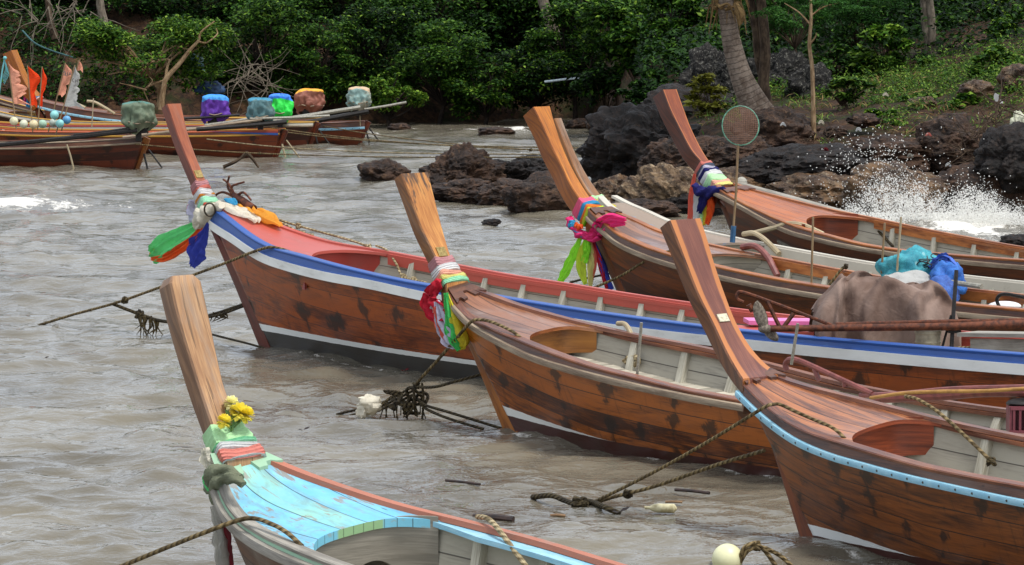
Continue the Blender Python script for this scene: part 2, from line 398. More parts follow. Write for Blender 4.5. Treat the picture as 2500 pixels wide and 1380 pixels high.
# posts
M['postC'] = post_wood('post_side_C', '#5c3214', '#94602c', rough=.4, grey=.2)
M['postCf'] = post_wood('post_face_C', '#985a22', '#cc9048', stain=(2.12, .5), rough=.4)
M['postE'] = post_wood('post_side_E', '#4a2a18', '#7d4d2b', rough=.38)
M['postEf'] = post_wood('post_face_E', '#5c3024', '#7e4a36', edge='#b8733a', e0=.58, e1=.68, rough=.36)
M['postB'] = post_wood('post_side_B', '#54200e', '#7c3a1c', rough=.4)
M['postBf'] = post_wood('post_face_B', '#7a3818', '#a85a30', rough=.4, grey=.15)
M['postD'] = post_wood('post_side_D', '#6e380c', '#a05a14', rough=.38)
M['postDf'] = post_wood('post_face_D', '#94500c', '#c2781c', rough=.36, crack=.5, stain=(2.62, .45))
M['postD2'] = post_wood('post_side_D2', '#7c4a1e', '#9c6630', rough=.5)
M['postD2f'] = post_wood('post_face_D2', '#6e4a30', '#946a46', rough=.7, grey=.6, crack=.6)
M['postF'] = post_wood('post_side_F', '#3a190c', '#5c2a14', rough=.38)
M['postFf'] = post_wood('post_face_F', '#64280c', '#944a1c', edge='#a8622c', e0=.8, e1=.9, rough=.36)
M['postA'] = post_wood('post_side_A', '#63452f', '#8f6a4a', rough=.6, grey=.2)
M['postAf'] = post_wood('post_face_A', '#8c6442', '#bb9164', rough=.6, grey=.45, crack=.6)
M['stemB'] = wood('stem_dark_red', '#4a2016', '#6d3020', wear_sheen='#533027', wear_sheen_amt=.3, off=1.1)
M['stemC'] = wood('stem_orange', '#74401a', '#b06c2c', wear_sheen='#7a5434', wear_sheen_amt=.3, off=2.1)
M['stemE'] = wood('stem_red_brown', '#4a2010', '#84421c', wear_sheen='#8a5a38', wear_sheen_amt=.5, off=4.1)
M['turq'] = None
def turquoise_deck():
    g = G('deck_turquoise_paint'); q = g.uv(); u, v = q.outputs[0], q.outputs[1]
    pw = .19
    pid = g.m('FLOOR', g.m('DIVIDE', v, pw)); fr = g.m('FRACT', g.m('DIVIDE', v, pw))
    pr = g.n('ShaderNodeTexWhiteNoise', {'W': g.m('ADD', pid, .5)}, noise_dimensions='1D').outputs['Value']
    a = g.noise(g.vec(g.m('MULTIPLY', u, 5.0), g.m('MULTIPLY', v, 24.0), pr), 1, 5, .7, .5)
    b = g.noise(g.vec(g.m('MULTIPLY', u, 2.0), g.m('MULTIPLY', v, 3.0), 2.0), 1, 4, .6)
    green = g.m('MULTIPLY', g.m('COMPARE', pid, 0.0, .1), .75)
    c = g.mix(g.step(b, .4, .7), '#67afd0', '#84c4dc')
    c = g.mix(g.m('MULTIPLY', green, g.step(b, .2, .62)), c, '#8bbf9d')
    c = g.mix(g.m('MULTIPLY', g.step(a, .55, .72), .45), c, '#a9c9cf')
    nl = g.n('ShaderNodeTexVoronoi', {'Vector': g.vec(g.m('MULTIPLY', g.m('ADD', u, g.m('MULTIPLY', pr, .4)), 2.6), g.m('MULTIPLY', v, 14.0)), 'Scale': 1.0, 'Randomness': .55}).outputs['Distance']
    c = g.mix(g.m('MULTIPLY', g.m('SUBTRACT', 1.0, g.step(nl, .05, .12)), .8), c, '#4a3a34')
    d_ = g.noise(g.vec(g.m('MULTIPLY', u, 3.0), g.m('MULTIPLY', v, 8.0), 5.0), 1, 5, .7, .8)
    c = g.mix(g.m('MULTIPLY', g.step(d_, .46, .66), .5), c, '#6f8486')
    c = g.mix(g.m('MULTIPLY', g.step(g.m('ADD', g.m('MULTIPLY', a, .6), g.m('MULTIPLY', b, .5)), .585, .63), .85), c, '#857c70')
    e = g.m('MINIMUM', fr, g.m('SUBTRACT', 1.0, fr))
    se = g.m('SUBTRACT', 1.0, g.step(g.m('ADD', e, g.m('MULTIPLY', a, .03)), .022, .045))
    c = g.mix(g.m('MULTIPLY', se, .85), c, '#25343a')
    return g.pbr(c, .5, g.bump(g.m('SUBTRACT', g.m('MULTIPLY', a, .4), se), .4, .006))
M['turq'] = turquoise_deck()
M['deckD2'] = paint('deck_worn_blue_brown', '#8a7868', '#4f86b8', .9, .6, sc=.7)
def edge_paint():
    g = G('edge_green_turquoise'); q = g.uv(); u, v = q.outputs[0], q.outputs[1]
    n = g.noise(g.vec(g.m('MULTIPLY', u, 9.0), g.m('MULTIPLY', v, 20.0)), 1, 5, .7)
    k = g.m('MULTIPLY', g.step(u, -.12, -.10), g.m('SUBTRACT', 1.0, g.step(u, .20, .22)))
    c = g.mix(k, '#6db0c4', '#84a878'); c = g.mix(g.m('MULTIPLY', g.step(n, .55, .65), .6), c, '#8f8a78')
    f = g.m('FRACT', g.m('MULTIPLY', u, 14.0)); c = g.mix(g.m('MULTIPLY', g.m('LESS_THAN', f, .07), .7), c, '#2c3024')
    return g.pbr(c, .6, g.bump(n, .4, .005))
M['greenEdge'] = edge_paint()

# ------------------------------------------------------------------ long-tail boat
class Boat:
    def __init__(s, cfg):
        s.cfg = cfg; s.th = R(cfg.get('th', 48.0)); s.c, s.s = math.cos(s.th), math.sin(s.th)
        s.O = Vector(cfg['O'])
        s.bm = cfg.get('beam', .75); s.L = cfg.get('curveL', 4.5); s.u0 = cfg.get('u0', -1.0); s.ue = cfg.get('end', 9.0)
        s.zr = curve(cfg['rub']); s.zc = curve(cfg['cap']); s.zn = curve(cfg.get('capn', cfg['cap']))
    def zy(s, u, t): return lerp(s.zn(u), s.zc(u), (t + 1) / 2)       # cap height across the boat, t = -1 near .. 1 far
    def b(s, u):
        t = clamp((u - s.u0) / s.L)
        w = .07 + (s.bm - .07) * (1 - (1 - t) ** 2.2)
        k = clamp((s.ue - u) / 3.2)
        return w * (.34 + .66 * (1 - (1 - k) ** 2.3))
    def w(s, p): return Vector((s.O.x + p[0] * s.c + p[1] * s.s, s.O.y - p[0] * s.s + p[1] * s.c, s.O.z + p[2]))
    def px(s, x, y, yl):
        """point of the boat's own frame where the sight line through a photo point meets the plane y = yl"""
        d = ray(x, y); o = (-s.O.x, -s.O.y, HC - s.O.z)
        tl = lambda v: (v[0] * s.c - v[1] * s.s, v[0] * s.s + v[1] * s.c, v[2])
        o, d = tl(o), tl(d); t = (yl - o[1]) / d[1]
        return Vector((o[0] + t * d[0], yl, o[2] + t * d[2]))
    def wpx(s, x, y, yl): return s.w(s.px(x, y, yl))
    # post ----------------------------------------------------------------
    def make_sections(s):
        mid, right = s.cfg['mid'], s.cfg['right']
        def rx(y):
            for a, b in zip(right, right[1:]):
                if a[1] <= y <= b[1]: return a[0] + (b[0] - a[0]) * (y - a[1]) / max(1e-6, b[1] - a[1])
            a, b = (right[0], right[1]) if y < right[0][1] else (right[-2], right[-1])
            return a[0] + (b[0] - a[0]) * (y - a[1]) / (b[1] - a[1])
        raw = []
        for m in mid:
            lo, hi = .02, .6
            for _ in range(40):
                hw = (lo + hi) / 2; p = s.px(m[0], m[1], -hw)
                if proj(s.w((p.x, hw, p.z)))[0] < rx(m[1]): lo = hw
                else: hi = hw
            raw.append((p.x, p.z, hw))
        pts = spline([Vector(r) for r in raw], 6)
        th0, th1 = s.cfg['thick']
        out = []; n = len(pts)
        for i, p in enumerate(pts):
            a, b = pts[max(0, i - 2)], pts[min(n - 1, i + 2)]
            T = Vector((b.x - a.x, b.y - a.y)).normalized()      # heading down
            N = Vector((T.y, -T.x))
            if N.x > 0: N = -N                                   # forward
            out.append((Vector((p.x, p.y)), p.z, N, lerp(th0, th1, i / (n - 1))))
        s.sec = out
        a = out[-1]; s.neck = (a[0] + Vector((.02, -.17)), a[1] * .95, a[2], a[3] * .9)
    def ring(s, i, e=0.0):
        """eight corners of post section i, grown by e; order near-aft, far-aft, far-front, near-front (with chamfers)"""
        f = min(max(i, 0), len(s.sec) - 1); k = min(int(f), len(s.sec) - 2); t = f - k
        A, B = s.sec[k], s.sec[k + 1]
        P = A[0].lerp(B[0], t); hw = lerp(A[1], B[1], t) + e; N = A[2].lerp(B[2], t).normalized(); th = lerp(A[3], B[3], t)
        a = P - N * e; b = P + N * (th + e); c = .012 + e * .5
        fw = hw * .86
        q = lambda v, y: Vector((v.x, y, v.y))
        ac, bc = a + N * c, b - N * c
        return [q(a, -hw + c), q(a, -hw * .35), q(a, hw * .35), q(a, hw - c), q(ac, hw), q(bc, fw), q(b, fw - c), q(b, -fw + c), q(bc, -fw), q(ac, -hw)]

def sweep(mb, b, fy, fz, u0, u1, prof, n=70, m=0, side=-1, scale=None):
    """profile (dy outward, dz) swept along side of a boat"""
    P, UV = [], []; L = 0; last = None
    for i in range(n + 1):
        u = lerp(u0, u1, (i / n) ** 1.25); c = Vector((u, side * fy(u), fz(u)))
        if last is not None: L += (c - last).length
        last = c
        k = scale(u) if scale else 1.0
        row = [c + Vector((0, side * dy * k, dz * k)) for dy, dz in prof]
        P.append(row); acc = 0; ur = []
        for j in range(len(prof) + 1):
            ur.append((L, acc)); a = prof[j % len(prof)]; d = prof[(j + 1) % len(prof)]; acc += math.hypot(a[0] - d[0], a[1] - d[1])
        UV.append(ur)
    if side > 0:
        P = [r[::-1] for r in P]; UV = [r[::-1] for r in UV]
    ids = mb.grid(P, UV, m, closej=True)
    mb.face(ids[0], None, m); mb.face(ids[-1][::-1], None, m)

def make_boat(cfg):
    b = Boat(cfg); mt = cfg['mats']
    E = thing('longtail_boat', b.O, cfg['label'], 'boat', cfg.get('group', 'long-tail boats at anchor'), -b.th)
    b.E = E; ue = b.ue
    has_post = 'mid' in cfg
    if has_post:
        b.make_sections()
        low = b.sec[-1]; fr = low[0] + low[2] * low[3]
        uf = low[0].x + .02; ztop = fr.y
    else:
        uf = b.u0 + .1
    S0 = Vector((uf, 0, b.zr(uf)))
    K0 = Vector((.13, 0, -.17)); sw = .14 if has_post else .04
    # hull shell
    NU, NV = 76, 18
    hb = MB(); hi_f = curve(cfg['hi']) if 'hi' in cfg else (lambda u: -9); lo_f = curve(cfg['lo']) if 'lo' in cfg else (lambda u: -9)
    his, los = [], []
    for side in (-1, 1):
        P, UV = [], []
        for i in range(NU + 1):
            t = (i / NU) ** 1.35
            us = lerp(uf + sw, ue, t); uk = lerp(K0.x + sw, ue - .35, t)
            zs = b.zr(us); zk = -.17 - .25 * min(1, t * 5); ys = b.b(us) if t > 0 else .05
            kf = lerp(1.05, .5, sstep(0, .45, t))
            row, ur = [], []
            for j in range(NV + 1):
                v = j / NV
                y = .045 + (ys - .045) * v ** kf
                p = Vector((lerp(uk, us, v), side * y, lerp(zk, zs, v)))
                row.append(p); ur.append((p.x, (1 - v) * .93 + (.004 if side > 0 else 0)))
                his.append(p.z - hi_f(p.x)); los.append(p.z - lo_f(p.x))
            P.append(row if side < 0 else row); UV.append(ur)
        if side > 0: 
            P2 = [r[::-1] for r in P]; U2 = [r[::-1] for r in UV]
            n0 = (NU + 1) * (NV + 1)
            h2 = his[n0:]; l2 = los[n0:]
            h2 = [h2[i * (NV + 1) + (NV - j)] for i in range(NU + 1) for j in range(NV + 1)]
            l2 = [l2[i * (NV + 1) + (NV - j)] for i in range(NU + 1) for j in range(NV + 1)]
            his[n0:] = h2; los[n0:] = l2; P, UV = P2, U2
        g = hb.grid(P, UV)
        if side < 0: endn = g[-1]
        else: endf = g[-1]
    for j in range(NV):      # transom
        hb.face([endn[j], endf[NV - j], endf[NV - j - 1], endn[j + 1]])
    hb.at = {'stripe_hi': his, 'stripe_lo': los}
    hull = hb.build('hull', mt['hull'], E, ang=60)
    # stem timber
    top = Vector((fr.x + .045, 0, fr.y - .03)) if has_post else Vector((uf - .06, 0, b.zc(uf)))
    d = (K0 - top).normalized(); nf = Vector((-d.z, 0, d.x)); nf = nf if nf.x < 0 else -nf
    sm = MB(); P, UV = [], []
    for i in range(9):
        t = i / 8; p = top.lerp(K0, t); w = lerp(.085 if has_post else .05, .042, min(1, t * 2.2))
        f = nf * (.035 + .02 * t); bk = -nf * (.04 + .13 * min(1, t * 3))
        P.append([p + f + Vector((0, -w * .55, 0)), p + f + Vector((0, w * .55, 0)), p + Vector((0, w * 1.05, 0)), p + bk + Vector((0, w * 1.15 + .022, 0)), p + bk + Vector((0, -w * 1.15 - .022, 0)), p + Vector((0, -w * 1.05, 0))])
        UV.append([(t * 1.5, k * .06) for k in range(7)])
    sm.grid(P, UV, 0, closej=True); sm.build('stem_timber', mt['stem'], E, ang=25)
    # prow post
    if has_post:
        pm = MB(); P, UV = [], []; L = 0; ac, hh = [], []
        n = len(b.sec)
        for i in range(n):
            r = b.ring(i)
            if i: L += (b.sec[i][0] - b.sec[i - 1][0]).length
            if i == 0 and cfg.get('roundtop'):
                c = sum(r, Vector()) / len(r); up = Vector((b.sec[0][2].y, 0, -b.sec[0][2].x)); up = up if up.z > 0 else -up
                r2 = [c + (q - c) * .72 + up * .05 for q in r]
                P.append(r2); UV.append([(-.06, k * .06) for k in range(11)]); ac += [-.6, -.3, .3, .6, 1, 1, .8, -.8, -1, -1]; hh += [q.z for q in r2]
            P.append(r); acc = 0; ur = []
            for k in range(11):
                ur.append((L, acc)); acc += (r[k % 10] - r[(k + 1) % 10]).length
            UV.append(ur); ac += [-1, -.35, .35, 1, 1, 1, .9, -.9, -1, -1]; hh += [q.z for q in r]
        d_ = Vector((b.neck[0].x - b.sec[-1][0].x, 0, b.neck[0].y - b.sec[-1][0].y)); r = [Vector((q.x, q.y * .95, q.z)) + d_ for q in P[-1]]
        P.append(r); UV.append([(x + .17, y) for x, y in UV[-1]]); ac += ac[-10:]; hh += [q.z for q in r]
        ids = []
        for i in range(len(P)): ids.append([pm.vert(q) for q in P[i]])
        for i in range(len(P) - 1):
            for k in range(10):
                kk = (k + 1) % 10
                pm.face([ids[i][kk], ids[i + 1][kk], ids[i + 1][k], ids[i][k]], [UV[i][k + 1], UV[i + 1][k + 1], UV[i + 1][k], UV[i][k]], 1 if k < 3 else 0)
        r = ids[0]; q = P[0]
        pm.face(r, [(p.y, p.x) for p in q], 0)
        pm.face(ids[-1][::-1], [(p.y, p.x) for p in q], 0)
        pm.at = {'across': ac, 'height': hh}
        po = pm.build('prow_post', [mt['post'], mt['postf']], E, ang=30)
        b.post = po
        if 'plaque' in cfg:
            z, hw2, hh2, m2 = cfg['plaque']
            k = min(range(n), key=lambda i: abs(b.sec[i][0].y - z)); P_, hw, N, _ = b.sec[k]
            up = Vector((N.y, 0, -N.x)); up = up if up.z > 0 else -up
            q = MB(); q.box(Vector((P_.x, 0, P_.y)) - Vector((N.x, 0, N.y)) * .004, (hw2 * 2, hh2 * 2, .012), (Vector((0, 1, 0)), up, Vector((-N.x, 0, -N.y))))
            o = q.build('name_plate', M[m2], po, smooth=False)
    # rails, strakes, caps
    bi = lambda u: max(.03, b.b(u) - .03)
    u_r = uf - cfg.get('rail_over', 0.0)
    rr = cfg.get('rail_r', .03)
    rail_prof = [(-.01, -rr), (rr * .75, -rr * .8), (rr, 0), (rr * .75, rr * .8), (-.01, rr)]
    cap_w, cap_h = cfg.get('cap_w', .085), cfg.get('cap_h', .03)
    cap_prof = [(.018, -cap_h), (.024, -cap_h * .3), (.016, 0), (-cap_w, .004), (-cap_w - .006, -cap_h)]
    for side in (-1, 1):
        q = MB(); sweep(q, b, b.b, b.zr, u_r, ue, rail_prof, 80, 0, side); q.build('rub_rail', mt['rail'], E, ang=50)
        q = MB(); P, UV = [], []; L = 0
        for i in range(81):
            u = lerp(uf, ue, (i / 80) ** 1.25); y0, y1 = b.b(u) + .003, bi(u) + .012; z0, z1 = b.zr(u) - .005, b.zy(u, side) - cap_h * .8
            if z1 - z0 < .02: z0 = z1 - .02
            row = [Vector((u, side * lerp(y0, y1, t), lerp(z0, z1, t))) for t in (0, .5, 1)] + [Vector((u, side * (y1 - .028), z1)), Vector((u, side * (y1 - .028), z0))]
            P.append(row[::-1] if side > 0 else row); ur = [(u, z0), (u, (z0 + z1) / 2), (u, z1), (u, z1 + .03), (u, z1 + .1)]
            UV.append(ur[::-1] if side > 0 else ur)
        q.grid(P, UV); q.build('sheer_strake', mt['strake'], E, ang=40)
        if 'band' in mt:
            q = MB(); h = cfg.get('band_h', .10)
            sweep(q, b, b.b, lambda u: b.zr(u) - h / 2, u_r, ue, [(-.004, -h / 2), (.014, -h / 2), (.018, h / 2), (-.004, h / 2)], 80, 0, side)
            q.build('painted_band', mt['band'], E, ang=40)
        q = MB(); sweep(q, b, bi, lambda u: b.zy(u, side), uf, ue, cap_prof, 80, 0, side); q.build('gunwale_cap', mt['cap' if side < 0 else 'capfar'] if 'capfar' in mt else mt['cap'], E, ang=40)
        if 'inwale' in mt:       # inner rail, lower and inboard of the cap
            q = MB(); h = cfg.get('inwale_h', .12)
            sweep(q, b, lambda u: max(.02, bi(u) - cap_w - .002), lambda u: b.zy(u, side) - .02, cfg['deck'][1] - .05, ue, [(0, -h), (0, 0), (-.03, 0), (-.03, -h)], 60, 0, side)
            q.build('inner_gunwale', mt['inwale'], E, ang=40)
    # deck
    bd = lambda u: max(.02, b.b(u) - .045)
    d0, d1, notch = cfg['deck']
    fd = cfg.get('floor_d', .25)
    q = MB(); P, UV = [], []; NW = 28
    ep = cfg.get('edge_p', 4.5); edge = lambda y, B: d1 - notch * (1 - min(1, abs(y) / B) ** ep) + cfg.get('skew', 0) * y / B
    for i in range(31):
        t = i / 30; row, ur = [], []
        for j in range(NW + 1):
            s_ = j / NW * 2 - 1; B1 = bd(d1 - .1); u = lerp(d0, edge(s_ * B1, B1), t); B = bd(u); y = s_ * B
            row.append(Vector((u, y, b.zy(u, s_) - .024 + cfg.get('camber', .025) * (1 - s_ * s_)))); ur.append((u, y + .09))
        P.append(row); UV.append(ur)
    q.grid([r for r in P], UV)
    sk = [P[-1], [p + Vector((0, 0, -cfg.get('edge_h', .032))) for p in P[-1]], [p + Vector((-.06, 0, -cfg.get('edge_h', .032) - .002)) for p in P[-1]]]
    q.grid(sk, [[(k * .03 + p.y, .5 + r_ * .03) for p in P[-1]] for k, r_ in ((0, 0), (0, 1), (0, 2))], 1)
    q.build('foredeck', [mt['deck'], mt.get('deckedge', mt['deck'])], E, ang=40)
    # side decks running aft from the foredeck
    sw_ = cfg.get('ledge', .035)
    for side in (-1, 1):
        q = MB(); P, UV = [], []
        for i in range(61):
            u = lerp(d1 - notch * .6, cfg.get('in_end', ue - .15), i / 60); y1 = bd(u) - .02; y0 = y1 - (sw_ + .04) * min(1, .2 + i / 5); z = b.zy(u, side) - .034
            row = [Vector((u, side * y1, z)), Vector((u, side * y0, z - .002)), Vector((u, side * y0, z - .034)), Vector((u, side * y1, z - .036))]
            ur = [(u, .3), (u, .3 + sw_), (u, .34 + sw_), (u, .4 + sw_)]
            P.append(row if side > 0 else row[::-1]); UV.append(ur if side > 0 else ur[::-1])
        g_ = q.grid(P, UV, 0, closej=False); q.build('side_deck', mt.get('ledge', mt['cap']), E, ang=40)
    # bulkhead
    q = MB(); P, UV = [], []
    ub = d1 - notch - cfg.get('bulk_in', .06)
    for j in range(61):
        s_ = j / 60 * 2 - 1; y = s_ * bd(ub) * .98; zt = b.zy(ub, s_) - .03 + .02 * (1 - s_ * s_); zb = b.zy(ub, s_) - fd - .05
        if 'cut' in cfg: zb += cfg['cut'](y)
        u = ub + (.06 + notch * .5) * abs(s_) ** 5 + cfg.get('skew', 0) * s_
        P.append([Vector((u, y, zb)), Vector((u, y, zt)), Vector((u - .03, y, zt)), Vector((u - .03, y, zb))]); UV.append([(y, zb), (y, zt), (y, zt + .03), (y, zb)])
    q.grid(P, UV); q.build('bulkhead', mt['bulk'], E, ang=40)
    # breast plate on the deck's front
    if cfg.get('hook'):
        h0, h1 = cfg['hook']; q = MB(); P, UV = [], []
        pat = [1, .93, .8, 1.02, .98, .55, .5, .55, .98, 1.02, .8, .93, 1]
        for j in range(25):
            s_ = j / 24 * 2 - 1; k = pat[int(round(j / 24 * 12))]; u1 = lerp(h0, h1, k)
            B = lambda u: b.b(u) - .03
            row = [Vector((h0, s_ * B(h0), b.zy(h0, s_) - .02)), Vector((h0, s_ * B(h0), b.zy(h0, s_) + .022)), Vector((u1, s_ * B(u1), b.zy(u1, s_) + .02)), Vector((u1, s_ * B(u1), b.zy(u1, s_) - .012))]
            P.append(row); UV.append([(p.y + k * .2, p.x) for p in row])
        q.grid(P, UV); q.build('breast_plate', mt.get('hook', mt['strake']), E, ang=20)
    # inside: planking, ribs, floor
    u_in = d1 - notch - .3; ul = cfg.get('in_end', ue - .15)
    zf = lambda u: min(b.zc(u), b.zn(u)) - fd
    for side in (-1, 1):
        q = MB(); P, UV = [], []
        for i in range(51):
            u = lerp(u_in, ul, i / 50); y1, y0 = bd(u) - .02, bd(u) * .86 - .02
            row = [Vector((u, side * lerp(y1, y0, t), lerp(b.zy(u, side) - .03, zf(u) - .03, t))) for t in (0, .34, .67, 1)]
            ur = [(u, lerp(.0, fd, t) + .02) for t in (0, .34, .67, 1)]
            P.append(row if side > 0 else row[::-1]); UV.append(ur if side > 0 else ur[::-1])
        q.grid(P, UV); q.build('inner_planking', mt.get('inner', M['inner']), E)
        u = d1 + .22 + random.random() * .1
        while u < min(ul, cfg.get('rib_end', 99)) - .1:
            y1, y0 = bd(u) - .045, bd(u) * .86 - .05
            q = MB(); q.beam((u, side * y0, zf(u) - .02), (u + random.uniform(-.02, .02), side * y1, b.zy(u, side) - .07), .075, .075, (1, 0, 0)); q.build('rib', mt.get('rib', M['rib']), E, smooth=False)
            u += cfg.get('rib_gap', .52) * random.uniform(.93, 1.07)
    q = MB(); P, UV = [], []
    for i in range(41):
        u = lerp(u_in, ul, i / 40); B = bd(u) * .88 - .01
        P.append([Vector((u, s_ * B, zf(u))) for s_ in (-1, -.5, 0, .5, 1)]); UV.append([(s_ * B, u) for s_ in (-1, -.5, 0, .5, 1)] if cfg.get('floor_x', 1) else [(u, s_ * B) for s_ in (-1, -.5, 0, .5, 1)])
    q.grid(P, UV); q.build('floor_boards', mt.get('floor', M['floor']), E)
    # crosswise seats further aft
    for u in cfg.get('thwarts', []):
        q = MB(); q.box((u, 0, b.zc(u) - .07), (.22, bd(u) * 1.9, .03)); q.build('thwart', M['rib'], E, smooth=False)
    return b

